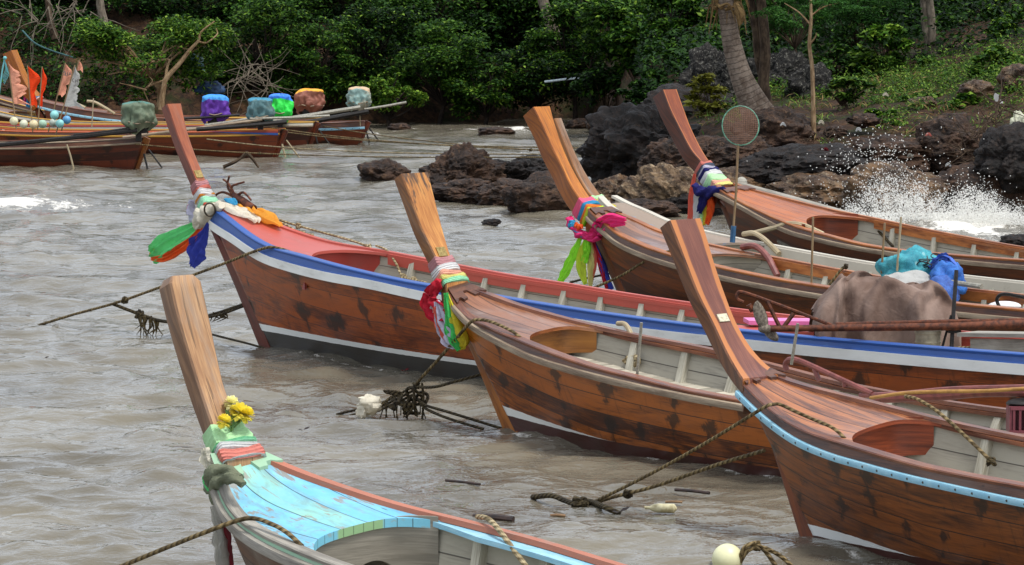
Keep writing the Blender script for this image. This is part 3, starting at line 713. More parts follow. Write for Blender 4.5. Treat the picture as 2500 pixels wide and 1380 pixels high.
rub_like = lambda pts, d: [(u, z - d) for u, z in pts]
capD = [(-.6, 1.30), (-.39, 1.21), (-.12, 1.12), (.22, 1.0), (.71, .90), (1.2, .83), (2.3, .72), (3.45, .63), (5, .56), (7.3, .53), (9.5, .62)]
B_ = {}
oC = (-.04, 35.09, 0); oE = (2.27, 28.55, 0); oB = (-2.87, 42.47, 0); oD = (1.49, 47.62, 0); oA = (-1.44, 22.86, 0)
boats_cfg = dict(
 C=dict(O=oC, label='brown boat with dark-stained orange prow, reddish deck and white stripe at waterline', end=9.0,
   rub=[(-.95, 1.36), (-.83, 1.29), (-.5, 1.13), (-.2, 1.02), (.34, .91), (.89, .82), (1.64, .75), (2.55, .69), (3.3, .65), (4.1, .62), (6, .58), (9, .66)],
   cap=[(-.95, 1.45), (-.76, 1.36), (-.4, 1.255), (-.04, 1.165), (.95, 1.01), (2.17, .90), (2.87, .82), (3.87, .72), (5.77, .66), (9, .74)],
   mid=[(980, 424), (1004, 489), (1026, 550), (1045, 591), (1064, 629), (1077, 664), (1088, 690)], right=[(1046, 422), (1058, 470), (1071, 523), (1086, 580), (1103, 631), (1124, 666), (1145, 691)],
   thick=(.165, .15), plaque=(1.66, .055, .05, 'plaque'), hook=(-.74, -.52), capn=[(-.95, 1.45), (-.6, 1.23), (-.37, 1.115), (.08, 1.04), (.7, .96), (1.42, .87), (1.87, .82), (2.43, .78), (3.2, .72), (5.8, .66), (9, .74)], rib_gap=.62,
   deck=(-.62, 1.0, .42), floor_d=.24, rib_end=7.5, rail_r=.034,
   hi=[(-.4, .29), (0, .25), (1, .15), (1.9, .10), (9, .10)], lo=[(-.4, .175), (0, .16), (1, .115), (1.9, .10), (9, .10)],
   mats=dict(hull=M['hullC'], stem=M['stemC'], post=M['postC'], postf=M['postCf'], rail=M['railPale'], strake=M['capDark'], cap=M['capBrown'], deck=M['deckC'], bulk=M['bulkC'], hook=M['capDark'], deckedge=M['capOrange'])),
 E=dict(O=oE, label='brown boat with light blue rub rail and two-tone red and orange prow', end=9.0,
   rub=[(-1.05, 1.32), (-.93, 1.24), (-.63, 1.15), (-.4, 1.06), (-.22, .99), (.04, .9), (.34, .82), (.76, .76), (1.2, .73), (1.68, .7), (2.15, .68), (2.85, .65), (5, .6), (9, .66)],
   cap=[(-1.0, 1.42), (-.7, 1.31), (-.35, 1.19), (.22, 1.09), (1.05, .97), (1.67, .91), (3, .82), (5, .74), (9, .78)],
   capn=[(-1.0, 1.42), (-.7, 1.30), (-.2, 1.09), (.1, .985), (.4, .92), (.9, .875), (1.4, .835), (1.8, .805), (2.8, .775), (5, .72), (9, .78)],
   mid=[(1634, 538), (1654, 588), (1676, 646), (1705, 719), (1741, 791), (1770, 853), (1796, 900), (1812, 925)], right=[(1712, 537), (1723, 570), (1738, 621), (1756, 683), (1781, 748), (1810, 820), (1839, 860), (1872, 898), (1900, 915), (1915, 926)],
   thick=(.16, .13), plaque=(1.66, .055, .035, 'plaqueW'), hook=(-.62, -.40), deck=(-.5, 1.14, .38), floor_d=.27, rail_r=.03, rail_over=.08,
   hi=[(-.3, .16), (0, .135), (.6, .11), (1.5, .04), (9, .04)], lo=[(-.3, .06), (0, .045), (1.5, .04), (9, .04)],
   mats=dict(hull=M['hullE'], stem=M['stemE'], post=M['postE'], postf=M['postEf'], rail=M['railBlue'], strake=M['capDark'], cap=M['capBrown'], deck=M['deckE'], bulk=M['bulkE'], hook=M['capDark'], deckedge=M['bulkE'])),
 B=dict(O=oB, label='long boat with red foredeck, blue and white painted side and dark grey bottom', end=14.5, beam=.75,
   rub=[(-1.1, 1.54), (-.94, 1.48), (-.21, 1.34), (.54, 1.18), (1.23, 1.11), (2., 1.06), (2.77, 1.03), (3.76, .96), (6.61, .83), (8.5, .82), (12, .86), (14.5, .92)],
   cap=[(-1.1, 1.66), (-.59, 1.55), (.58, 1.28), (1.5, 1.20), (2.59, 1.11), (3.47, 1.05), (4.47, 1.01), (5.43, .965), (6.87, .92), (8.5, .9), (12, .95), (14.5, 1.0)],
   mid=[(407, 254), (425, 306), (443, 356), (464, 407), (479, 443), (490, 475), (501, 500)], right=[(443, 253), (455, 310), (468, 353), (486, 400), (502, 439), (520, 475), (538, 501)],
   thick=(.15, .14), plaque=(1.96, .05, .05, 'plaque'), hook=(-.9, -.72), deck=(-.85, 1.66, .42), edge_p=2.8, floor_d=.36, rail_r=.012, cap_w=.07,
   hi=[(-.4, .31), (0, .30), (2, .26), (14, .24)], lo=[(-.4, .235), (0, .225), (2, .20), (14, .19)], rib_gap=.62,
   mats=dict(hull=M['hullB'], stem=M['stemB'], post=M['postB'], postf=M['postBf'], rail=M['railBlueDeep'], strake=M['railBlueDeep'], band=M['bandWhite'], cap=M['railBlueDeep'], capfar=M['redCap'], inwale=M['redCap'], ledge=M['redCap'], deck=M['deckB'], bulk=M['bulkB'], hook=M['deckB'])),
 D=dict(O=oD, label='brown boat with tall orange prow, neon ribbons hanging at its bow', end=9.5,
   rub=rub_like(capD, .13), cap=capD,
   mid=[(1302, 261), (1325, 307), (1347, 358), (1372, 408), (1391, 448), (1412, 481), (1428, 499), (1443, 516)], right=[(1344, 263), (1354, 300), (1372, 354), (1394, 405), (1420, 452), (1438, 479), (1457, 496), (1478, 515)],
   thick=(.27, .25), hook=(-.5, -.34), rib_gap=.66, deck=(-.42, 2.1, .5), edge_p=3, floor_d=.30, rail_r=.035, in_end=9.0,
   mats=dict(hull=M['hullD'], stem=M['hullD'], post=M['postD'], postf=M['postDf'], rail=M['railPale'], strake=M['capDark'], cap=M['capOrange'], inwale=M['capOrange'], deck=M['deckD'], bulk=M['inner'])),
 D2=dict(O=(1.72, 49.8, 0), label='boat half hidden behind the neon-ribboned one, weathered prow and blue and white gunwale', end=10.5,
   rub=rub_like(capD, .13), cap=[(u, z - .03) for u, z in capD],
   mid=[(1354, 289), (1370, 330), (1387, 372), (1409, 423), (1434, 466), (1456, 488), (1470, 500)], right=[(1372, 289), (1391, 340), (1409, 383), (1434, 430), (1456, 463), (1474, 485), (1492, 500)],
   thick=(.22, .2), deck=(-.42, 1.9, .3), floor_d=.30, rail_r=.03,
   mats=dict(hull=M['hullD'], stem=M['hullD'], post=M['postD2'], postf=M['postD2f'], rail=M['railPale'], strake=M['whiteWorn'], cap=M['whiteWorn'], inwale=M['whiteWorn'], deck=M['deckD2'], bulk=M['inner'])),
 F=dict(O=tuple(at_z(1826, 660)), label='dark boat closest to the rocks with dark red-brown prow and orange-red deck', end=9.5,
   rub=[(-.6, 1.13), (-.33, 1.08), (.25, .95), (.9, .78), (1.43, .66), (1.93, .6), (2.56, .54), (3.29, .49), (4, .46), (6, .44), (9.5, .5)],
   cap=[(-.6, 1.30), (-.36, 1.21), (.3, 1.07), (1.1, .93), (1.92, .83), (2.67, .74), (3.51, .66), (4.84, .56), (7, .55), (9.5, .6)],
   mid=[(1618, 219), (1636, 266), (1661, 317), (1686, 364), (1712, 396), (1728, 425), (1751, 455)], right=[(1652, 216), (1667, 259), (1686, 310), (1708, 356), (1730, 392), (1758, 421), (1787, 452)],
   capn=[(-.6, 1.30), (-.3, 1.17), (-.02, 1.09), (.63, .94), (1.15, .83), (1.65, .74), (2.28, .66), (3, .58), (4.84, .54), (9.5, .6)],
   thick=(.27, .2), hook=(-.3, -.14), rib_gap=.74, deck=(-.25, 2.0, .7), edge_p=2.4, floor_d=.36, rail_r=.035, cap_w=.07,
   mats=dict(hull=M['hullF'], stem=M['hullF'], post=M['postF'], postf=M['postFf'], rail=M['railPale'], strake=M['capDark'], cap=M['capOrange'], inwale=M['capOrange'], deck=M['deckF'], bulk=M['bulkE'])),
 A=dict(O=oA, label='weathered boat in front with turquoise painted foredeck and yellow flowers on its pale prow', end=9.0, beam=.74,
   rub=[(-.7, 1.30), (-.34, 1.17), (-.3, 1.12), (-.21, 1.05), (-.07, .99), (.23, .93), (.62, .89), (1.5, .84), (3, .76), (9, .74)],
   cap=[(-.7, 1.43), (-.26, 1.30), (.01, 1.235), (.59, 1.13), (1.17, 1.07), (1.76, 1.01), (2.47, .93), (4, .86), (9, .84)],
   capn=[(-.7, 1.43), (-.45, 1.36), (-.36, 1.28), (-.27, 1.18), (-.06, 1.07), (.26, 1.01), (.65, .975), (1.19, .94), (4, .86), (9, .84)],
   mid=[(416, 691), (437, 780), (466, 879), (492, 962), (521, 1046), (531, 1078), (551, 1124)], right=[(492, 691), (505, 738), (518, 816), (536, 895), (555, 968), (589, 1043), (620, 1082), (646, 1124)],
   thick=(.165, .14), roundtop=True, hook=(-.47, -.30), deck=(-.4, 1.06, .36), skew=.06, edge_h=.055, floor_d=.36, ledge=.10, cut=lambda y: .14 * (1 if -.27 < y < -.05 else 0) * min(1, max(0, .012 + min(y + .27, -.05 - y)) / .04) ** .4 + .15 * math.sqrt(max(0, 1 - ((y - .14) / .17) ** 2)), rail_r=.036, cap_w=.06, bulk_in=.02,
   mats=dict(hull=M['hullA'], stem=M['hullA'], post=M['postA'], postf=M['postAf'], rail=M['greyWood'], strake=M['greenWorn'], cap=M['greyWood'], capfar=M['redWorn'], ledge=M['railBlue'], deck=M['turq'], bulk=M['bulkA'], hook=M['greenWorn'], deckedge=M['greenEdge'])),
)
for k in boats_cfg: B_[k] = make_boat(boats_cfg[k])
# ------------------------------------------------------------------ water
def fb(x, y, sc, seed, oct=4):
    """value-noise fBm on arrays"""
    rs = np.random.RandomState(seed); T = rs.rand(256, 256)
    out = np.zeros_like(x); amp = .5
    for o in range(oct):
        X, Y = x * sc * 2 ** o + o * 17.3, y * sc * 2 ** o + o * 9.1
        xi, yi = np.floor(X).astype(int), np.floor(Y).astype(int); fx, fy = X - xi, Y - yi
        fx = fx * fx * (3 - 2 * fx); fy = fy * fy * (3 - 2 * fy)
        g = lambda a, b: T[(xi + a) % 256, (yi + b) % 256]
        out += amp * ((g(0, 0) * (1 - fx) + g(1, 0) * fx) * (1 - fy) + (g(0, 1) * (1 - fx) + g(1, 1) * fx) * fy); amp *= .5
    return out
def waves(x, y):
    dyr = y * .0024
    rs = np.random.RandomState(5)
    z = np.zeros_like(x)
    wx, wy = x + 1.2 * fb(x, y, .35, 1), y + 1.2 * fb(x, y, .35, 2)
    for i in range(90):
        lam = .16 * (22.0 ** (i / 89.0)) * rs.uniform(.85, 1.15)
        ang = R(258) + rs.normal(0, .62)
        k = 2 * math.pi / lam; a = .0055 * lam ** .56 * rs.uniform(.6, 1.3)
        ph = rs.uniform(0, 6.28)
        c = np.sin(k * (wx * math.cos(ang) + wy * math.sin(ang)) + ph)
        z += np.clip((lam - 1.8 * dyr) / (2.2 * dyr), 0, 1) * a * (c + .28 * c * c - .14)
    calm = .45 + .85 * fb(x, y, .16, 8)
    return z * calm
def make_water():
    nr, nc = 1150, 640
    d = 11.0 * (125.0 / 11.0) ** (np.arange(nr) / (nr - 1))
    t = np.linspace(-1, 1, nc)
    t = np.sign(t) * np.where(np.abs(t) < .72, np.abs(t) * .8, .576 + (np.abs(t) - .72) * 2.5)
    Y, T = np.meshgrid(d, t, indexing='ij'); X = T * (4.5 + Y * .175)
    Z = waves(X, Y)
    # breaking crest far left and surf against the rocks
    foam = np.zeros_like(X)
    p = at_z(55, 500); dx, dy = (X - p.x), (Y - p.y)
    sw = np.exp(-((dy - .25 * dx - 0.5 * np.sin(dx * 1.3)) / 1.1) ** 2) * np.exp(-((dx + .3) / 1.5) ** 4)
    Z += .13 * sw; foam += 1.0 * np.exp(-((dy - .25 * dx + .5) / 1.0) ** 2) * np.exp(-((dx + .1) / .9) ** 4)
    for (px, py, rx, ry, k) in FOAM:
        p = at_z(px, py); foam += k * np.exp(-((X - p.x) / rx) ** 2 - ((Y - p.y) / ry) ** 2)
    p = at_z(2310, 575); sp_ = np.exp(-((X - p.x) / 1.5) ** 4 - ((Y - p.y - .6) / 1.2) ** 2); Z += sp_ * (.08 + .45 * np.clip(fb(X, Y, 1.4, 71, 5) - .32, 0, 1)); foam += sp_ * .45
    foam *= .15 + 1.25 * fb(X, Y * .5, 2.6, 21, 5)
    for nm, k in (('B', .8), ('C', .9), ('E', .9), ('D', .7), ('F', .7)):
        b = B_[nm]; ul = (X - b.O.x) * b.c - (Y - b.O.y) * b.s; yl = (X - b.O.x) * b.s + (Y - b.O.y) * b.c
        us = np.linspace(-.6, 8.5, 60); wl = [.05 + max(0, b.b(u) - .05) * (.42 / (b.zr(u) + .42)) ** lerp(1.05, .5, sstep(0, .45, ((u + .8) / 10) ** .74 if u > -.8 else 0)) for u in us]
        w0 = np.interp(ul, us, wl); dd = np.abs(np.abs(yl) - w0 - .02)
        foam += k * np.exp(-(dd / .07) ** 2) * (ul > -.15) * (ul < 8.4) * (.25 + .9 * fb(X, Y, 1.3, 51, 3))
    far = Y > 70
    foam += np.where(far, np.clip((Z - .045) * 6, 0, .5) * np.clip((Y - 70) / 15, 0, 1), 0)
    foam += np.clip((fb(X, Y * .35, 1.0, 33, 5) - .66) * 3.0, 0, .35)
    n = nr * nc
    co = np.stack([X, Y, Z], -1).reshape(-1, 3)
    idx = np.arange(n).reshape(nr, nc)
    q = np.stack([idx[:-1, :-1], idx[:-1, 1:], idx[1:, 1:], idx[1:, :-1]], -1).reshape(-1, 4)
    me = bpy.data.meshes.new('water'); me.vertices.add(n); me.vertices.foreach_set('co', co.ravel())
    me.loops.add(q.size); me.loops.foreach_set('vertex_index', q.ravel().astype(np.int32))
    me.polygons.add(len(q)); me.polygons.foreach_set('loop_start', (np.arange(len(q)) * 4).astype(np.int32))
    me.polygons.foreach_set('use_smooth', np.ones(len(q), bool))
    a = me.attributes.new('foam', 'FLOAT', 'POINT'); a.data.foreach_set('value', foam.ravel().astype(np.float32))
    me.update(); me.validate()
    o = bpy.data.objects.new('water', me); COL.objects.link(o); o['kind'] = 'structure'
    g = G('muddy_sea_water'); P = g.obj()
    sep = g.n('ShaderNodeSeparateXYZ', {0: P})
    v2 = g.vec(sep.outputs[0], g.m('MULTIPLY', sep.outputs[1], .8), sep.outputs[2])
    n1 = g.noise(g.vec(sep.outputs[0], g.m('MULTIPLY', sep.outputs[1], 1.6), 0.0), 5.0, 3, .55, .5); n2 = g.noise(v2, 16.0, 2, .5, .3); n3 = g.noise(v2, .35, 4, .6)
    col = g.mix(g.step(n3, .35, .65), '#5a5448', '#726b5c')
    h = g.m('ADD', g.m('MULTIPLY', n1, 1.0), g.m('MULTIPLY', n2, .35))
    fo = g.attr('foam')
    fn = g.noise(g.vec(sep.outputs[0], g.m('MULTIPLY', sep.outputs[1], .7), sep.outputs[2]), 6.0, 6, .75, .8)
    fm = g.step(g.m('ADD', fo, g.m('MULTIPLY', g.m('SUBTRACT', fn, .5), 1.9)), .46, .86)
    col = g.mix(fm, col, '#d9d5cc')
    ro = g.m('ADD', .07, g.m('MULTIPLY', fm, .6))
    g.pbr(col, ro, g.bump(h, .42, .05), .5, IOR=1.33)
    me.materials.append(g.mat)
    return o
# (photo x, photo y, half width m, half depth m, strength)
FOAM = [(2300, 560, 1.6, 1.6, .7), (2130, 540, .9, 1.6, .6), (2480, 590, 1.2, 2.0, .6), (1150, 492, 1.0, .7, .55), (1330, 520, .9, .6, .55), (1430, 300, 1.3, 2.2, .8), (1350, 320, 1.2, 2.0, .5), (1250, 318, 1.5, 2.5, .45), (1050, 315, 2.2, 2.0, .4), (930, 445, 1.0, .8, .45),
        (1250, 470, .6, .6, .5), (1215, 548, .35, .5, .4), (1740, 520, .7, .8, .5), (1630, 530, 1.0, .7, .5), (220, 505, 1.2, 1.0, .3), (320, 570, .8, .8, .25), (60, 475, 1.0, .8, .5), (250, 412, 1.4, .5, .35), (600, 388, 1.0, .5, .3), (880, 330, 1.5, 1.5, .3)]
make_water()

# ------------------------------------------------------------------ terrain
_shore = [(-60, 92), (-40, 96), (-16, 99.5), (-6, 100.5), (0, 102.5), (1.7, 103.5), (2.5, 97), (3.0, 76), (3.7, 69.5), (5, 66.5), (9, 63.5), (13, 61), (20, 57), (60, 45)]
shore = curve(_shore)
def ground(x, y):
    t = y - shore(x)
    k = sstep(1.5, 3.4, x)
    tl = y - max(shore(x), 100.0); t0 = t; t = tl
    hl = -.5 + .9 * sstep(-1, 1.5, t) + .46 * max(0, t) ** .95
    t = t0
    hr = -.5 + 1.55 * sstep(-.5, 4.0, t) + .045 * max(0, t) + .02 * max(0, t - 24)
    # the slope climbs towards the right
    hr += .15 * max(0, x - 6.5) * sstep(3, 9, t)
    h = lerp(hl, hr, k)
    if h > 9: h = 9 + (h - 9) * .1
    return h + (mn.noise(Vector((x * .5, y * .5, 0))) * .22 + mn.noise(Vector((x * 1.7, y * 1.7, 3))) * .09) * sstep(-1, 2, t)
def make_ground():
    q = MB(); P = []
    xs = [-45 + 90 * i / 150 for i in range(151)]
    for j in range(121):
        t = -3 + 63 * (j / 120) ** 1.5
        P.append([Vector((x, shore(x) + t, ground(x, shore(x) + t))) for x in xs])
    q.grid([r for r in P], [[(p.x, p.y) for p in r] for r in P])
    g = G('earth_bank'); o = g.n('ShaderNodeNewGeometry').outputs['Position']
    n = g.noise(o, .9, 6, .65); n2 = g.noise(o, 5.0, 5, .7, .5); n3 = g.noise(o, .5, 3, .5)
    c = g.mix(g.step(n2, .35, .7), '#1f140e', '#4c3522')
    c = g.mix(g.step(n, .48, .62), c, '#24260f')
    c = g.mix(g.m('MULTIPLY', g.step(n2, .62, .72), .5), c, '#6f5a42')
    g.pbr(c, .9, g.bump(n2, .8, .08), .2)
    o = q.build('ground', g.mat, ang=80); o['kind'] = 'structure'
make_ground()

# ------------------------------------------------------------------ rocks
def rockmat(name, a, b, c=None, sc=2.5, strata=0.0, wet=.45):
    g = G(name); o = g.obj()
    n = g.noise(o, sc, 7, .7, .4); n2 = g.noise(o, sc * 5, 6, .75, .6)
    vo = g.n('ShaderNodeTexVoronoi', {'Vector': o, 'Scale': sc * 3.2}, feature='DISTANCE_TO_EDGE').outputs['Distance']
    col = g.mix(g.step(n, .38, .66), a, b)
    if c: col = g.mix(g.m('MULTIPLY', g.step(n2, .52, .66), .75), col, c)
    h = g.m('ADD', g.m('MULTIPLY', n2, 1.0), g.m('MULTIPLY', n, .6))
    if strata:
        z = g.n('ShaderNodeSeparateXYZ', {0: o}); 
        s_ = g.m('SINE', g.m('ADD', g.m('MULTIPLY', g.m('ADD', z.outputs[2], g.m('MULTIPLY', z.outputs[0], .9)), 26.0), g.m('MULTIPLY', n, 9.0)))
        col = g.mix(g.m('MULTIPLY', g.step(s_, .1, .9), strata), col, '#241a14'); h = g.m('ADD', h, g.m('MULTIPLY', s_, .22))
    col = g.mix(g.m('MULTIPLY', g.m('SUBTRACT', 1.0, g.step(vo, .0, .06)), .5), col, '#0c0908')
    return g.pbr(col, wet, g.bump(h, .9, .07), .35)
M['rkBlack'] = rockmat('rock_black_volcanic', '#0e0a08', '#211712', '#3d2c20', 2.2, wet=.6)
M['rkBrown'] = rockmat('rock_dark_brown', '#20150f', '#48301f', '#6a4f38', 2.0, wet=.65)
M['rkTan'] = rockmat('rock_tan_layered', '#4a3626', '#8f7658', '#b3a084', 2.2, .65, wet=.7)
M['rkOchre'] = rockmat('rock_ochre_wet', '#3a281b', '#7a5c3d', '#94846c', 1.7, .3, wet=.5)
M['rkLichen'] = rockmat('rock_dark_lichen', '#0f0e0d', '#26231f', '#8a877c', 3.2, wet=.85)
def rock(px, pyb, d, wpx, hpx, mat, label, seed, depth=.8, sub=5, rough=.42, group=None, tilt=0.0, peak=0.0):
    """rock whose visible base is at the photo point, width and height in photo pixels at that distance"""
    s = F / d; rx, rz = wpx / s / 2, hpx / s
    c = at_d(px, pyb, d); 
    import bmesh
    if wpx > 120: sub = 6
    bm = bmesh.new(); bmesh.ops.create_icosphere(bm, subdivisions=sub, radius=1)
    me = bpy.data.meshes.new('rock'); sv = Vector((seed * 3.7, seed * 1.3, seed * 7.1))
    size = (rx + rz) / 2
    for v in bm.verts:
        p = v.co.copy()
        n1 = mn.noise(p * 1.1 + sv); n2 = mn.noise(p * 2.6 + sv * 2); n3 = mn.ridged_multi_fractal(p * 2.2 + sv, .9, 2.1, 5, .9, 2.0) - 1.0
        n4 = mn.noise(p * 9 + sv)
        n5 = mn.fractal(p * 3.5 + sv, .7, 2.1, 6)
        k = 1 + rough * (.55 * n1 + .42 * n2 + .16 * n3 + .08 * n4 + (.26 if sub > 5 else .16) * n5)
        p *= k
        z = p.z
        if peak: z *= 1 + peak * max(0, 1 - math.hypot(p.x - .1, p.y) * 1.3)
        q = Vector((p.x * rx, p.y * rx * depth, z * rz * .62 + rz * .33))
        q.x += tilt * q.z
        v.co = q
    bm.to_mesh(me); bm.free()
    me.polygons.foreach_set('use_smooth', [True] * len(me.polygons)); me.set_sharp_from_angle(angle=R(50)); me.materials.append(mat)
    o = bpy.data.objects.new('rock', me); COL.objects.link(o); o.location = (c.x, c.y + rx * depth * .5, c.z)
    o.rotation_euler = (0, 0, seed % 3 * .3 - .3)
    return tag(o, label, 'rock', group or 'rocks along the shore')
bk, br, tn, oc, lc = M['rkBlack'], M['rkBrown'], M['rkTan'], M['rkOchre'], M['rkLichen']
dz = lambda y: HC * F / (y - YH)
rock(935, 441, dz(441), 112, 50, br, 'small jagged dark rock standing alone in the water', 1, rough=.6)
rock(1130, 468, dz(468), 190, 98, br, 'dark brown rock with the highest peak of the reef in the water', 2, rough=.6, peak=.5, tilt=.1)
rock(1235, 458, dz(458), 170, 66, bk, 'jagged black rock right of the peaked rock of the reef', 3, rough=.6)
rock(1310, 446, dz(446), 150, 66, bk, 'black rock at the back of the reef beside the orange prow', 4, rough=.5)
rock(1140, 494, dz(494), 190, 58, br, 'low brown rock at the left front of the reef', 5, rough=.5)
rock(1240, 502, dz(502), 170, 60, br, 'low brown rock at the middle front of the reef', 6, rough=.5)
rock(1325, 517, dz(517), 190, 92, br, 'rounded dark brown rock at the right front of the reef', 7, rough=.35)
rock(1200, 550, dz(550), 48, 16, bk, 'small dark rock barely breaking the water surface between prows', 8)
rock(1570, 430, 70.5, 310, 165, bk, 'large black boulder behind the tall orange prow', 9, rough=.5, sub=6)
rock(1690, 330, 76, 260, 120, bk, 'black boulder on the shore left of the leaning palm', 10, rough=.4)
rock(1495, 512, dz(506), 150, 84, oc, 'mottled ochre rock at the water beside the weathered prow', 11, rough=.45)
rock(1625, 524, dz(516), 230, 126, tn, 'pale tan layered rock under the dark red-brown prow', 12, rough=.4, sub=6)
rock(1570, 530, dz(528), 170, 46, br, 'low dark brown rock at the foot of the tan layered rock', 13, rough=.4)
rock(1690, 528, dz(520), 170, 58, bk, 'dark rock at the water right of the tan layered rock', 40, rough=.4)
rock(1655, 428, 67.5, 190, 96, br, 'brown boulder resting above the tan layered rock', 14, rough=.4)
rock(1745, 285, 77, 170, 175, lc, 'dark boulder spotted with pale lichen left of the palm trunk', 15, rough=.6, sub=6)
rock(1905, 240, 79, 150, 110, lc, 'dark lichen-spotted boulder behind the twin trunks', 16, rough=.6)
rock(1980, 250, 77, 110, 95, lc, 'grey lichened boulder beside the thin sapling', 17, rough=.6)
rock(1900, 372, 69.0, 230, 110, br, 'brown boulder at the foot of the leaning palm', 18, rough=.4)
rock(1790, 420, 67.5, 230, 90, br, 'brown rock on the bank under the landing net', 19, rough=.45)
rock(1960, 446, 66.0, 330, 95, bk, 'long black rock above the ochre ledge', 20, rough=.35, tilt=.2)
rock(1790, 480, 66.0, 190, 70, oc, 'ochre rock behind the ribboned dark red prow', 21, rough=.4)
rock(2010, 512, dz(524), 280, 86, oc, 'long ochre ledge behind the dark boat', 22, rough=.35, sub=6)
rock(2190, 530, dz(536), 250, 130, oc, 'pale wet ochre rock struck by the wave', 23, rough=.4, sub=6)
rock(2160, 412, 66.5, 260, 76, br, 'dark rock speckled with spray below the green bank', 24, rough=.4)
rock(2400, 520, 64.5, 320, 120, br, 'big dark rock behind the breaking wave', 25, rough=.35, sub=6)
rock(2490, 440, 64.0, 220, 130, bk, 'dark boulder at the right edge above the spray', 26, rough=.4)
rock(2330, 400, 66.5, 190, 110, br, 'brown mossy rock under the tangle of driftwood', 27, rough=.45)
rock(2485, 603, dz(612), 80, 30, bk, 'small dark rock in the white surf by the right edge', 28)
rock(2440, 205, 78, 130, 70, br, 'dark boulder high on the bank at the right', 29, rough=.4)
rock(1210, 330, dz(328), 90, 20, br, 'low reddish brown rock awash near the far shore', 31)
rock(1415, 312, dz(311), 70, 22, br, 'small brown rock in the surf at the far shore', 32)
rock(1470, 318, 96, 80, 34, br, 'reddish rock at the corner where the shore turns', 33)
rock(975, 318, dz(316), 60, 18, br, 'small reddish rock awash by the last stern', 34)

for i, (x, y, d, w_, h_, lab) in enumerate([(2255, 262, 72, 70, 26, 'small brown stone among the plants left of the bag'), (2110, 305, 69, 80, 28, 'small brown stone at the edge of the bank plants below the twin trunks'), (2385, 236, 72, 90, 40, 'reddish stone on the upper right bank beside the broken plate'), (2330, 318, 69, 90, 40, 'brown stone half buried above the driftwood'), (2490, 215, 72, 90, 60, 'brown earthy stone at the right edge of the upper bank'), (2040, 330, 68, 60, 24, 'small brown stone under the thin sapling')]):
    rock(x, y, d, w_, h_, br if i % 2 else M['rkOchre'], lab, 60 + i, rough=.5)
# ------------------------------------------------------------------ vegetation
def leafmat(name, a, b, c, rough=.45, trans=.25):
    g = G(name); r = g.n('ShaderNodeNewGeometry').outputs['Random Per Island']
    cr = g.n('ShaderNodeValToRGB', {0: r}); e = cr.color_ramp
    e.elements[0].position = 0; e.elements[0].color = hx(a); e.elements[1].position = 1; e.elements[1].color = hx(c)
    x = e.elements.new(.55); x.color = hx(b)
    p = g.n('ShaderNodeBsdfPrincipled', {'Base Color': cr.outputs[0], 'Roughness': .6, 'Specular IOR Level': .14})
    t = g.n('ShaderNodeBsdfTranslucent', {'Color': cr.outputs[0]})
    m = g.n('ShaderNodeMixShader', {0: trans, 1: p.outputs[0], 2: t.outputs[0]})
    g.nt.links.new(m.outputs[0], g.out.inputs[0]); return g.mat
L = dict(
 light=leafmat('leaves_light_green', '#182e08', '#3c6212', '#7e9a36'),
 mid=leafmat('leaves_mid_green', '#0c1e07', '#224411', '#527424'),
 dark=leafmat('leaves_dark_green', '#071306', '#12290d', '#2e4e18'),
 feather=leafmat('leaves_feathery', '#1c3814', '#305c22', '#4c7a34'),
 yellow=leafmat('leaves_olive_yellow', '#4a4a14', '#6a6a1e', '#8c8a38'),
 dry=leafmat('leaves_dry', '#4a3a20', '#7a6238', '#8f7a50'),
 cover=leafmat('leaves_ground_cover', '#1c300e', '#365a1a', '#748c36'),
 bare=leafmat('leaves_sparse_grey', '#2a3020', '#3a4a2a', '#5a6a40'))
def barkm(name, a, b, sc=9.0, rings=0.0):
    g = G(name); q = g.uv(); u, v = q.outputs[0], q.outputs[1]
    n = g.noise(g.vec(g.m('MULTIPLY', u, 4.0), g.m('MULTIPLY', v, 14.0)), 1, 5, .65, .5); n2 = g.noise(g.obj(), 3.0, 4, .6)
    if rings: n = g.noise(g.obj(), 11.0, 5, .7, .6)
    c = g.mix(g.step(g.m('ADD', g.m('MULTIPLY', n, .6), g.m('MULTIPLY', n2, .4)), .38, .64), a, b); h = n
    if rings:
        w = g.m('MULTIPLY', g.m('SUBTRACT', n2, .5), .09)
        fr = g.m('FRACT', g.m('DIVIDE', g.m('ADD', u, w), rings))
        e = g.m('SUBTRACT', 1.0, g.step(fr, .0, .3))
        c = g.mix(g.m('MULTIPLY', e, .7), c, '#2e2620'); h = g.m('SUBTRACT', n, e); return g.pbr(c, .9, g.bump(h, .25, .008), .2)
    return g.pbr(c, .9, g.bump(h, .8, .02), .2)
M['bark'] = barkm('bark_brown', '#2a2018', '#5d4d3d'); M['barkGrey'] = barkm('bark_grey', '#4a4238', '#857a6a'); M['barkPale'] = barkm('bark_pale_tan', '#6a5138', '#a58c6c')
M['palmBark'] = barkm('bark_palm_ringed', '#55473c', '#85776a', rings=.105); M['barkDark'] = barkm('bark_dark', '#1a1512', '#3a3029')

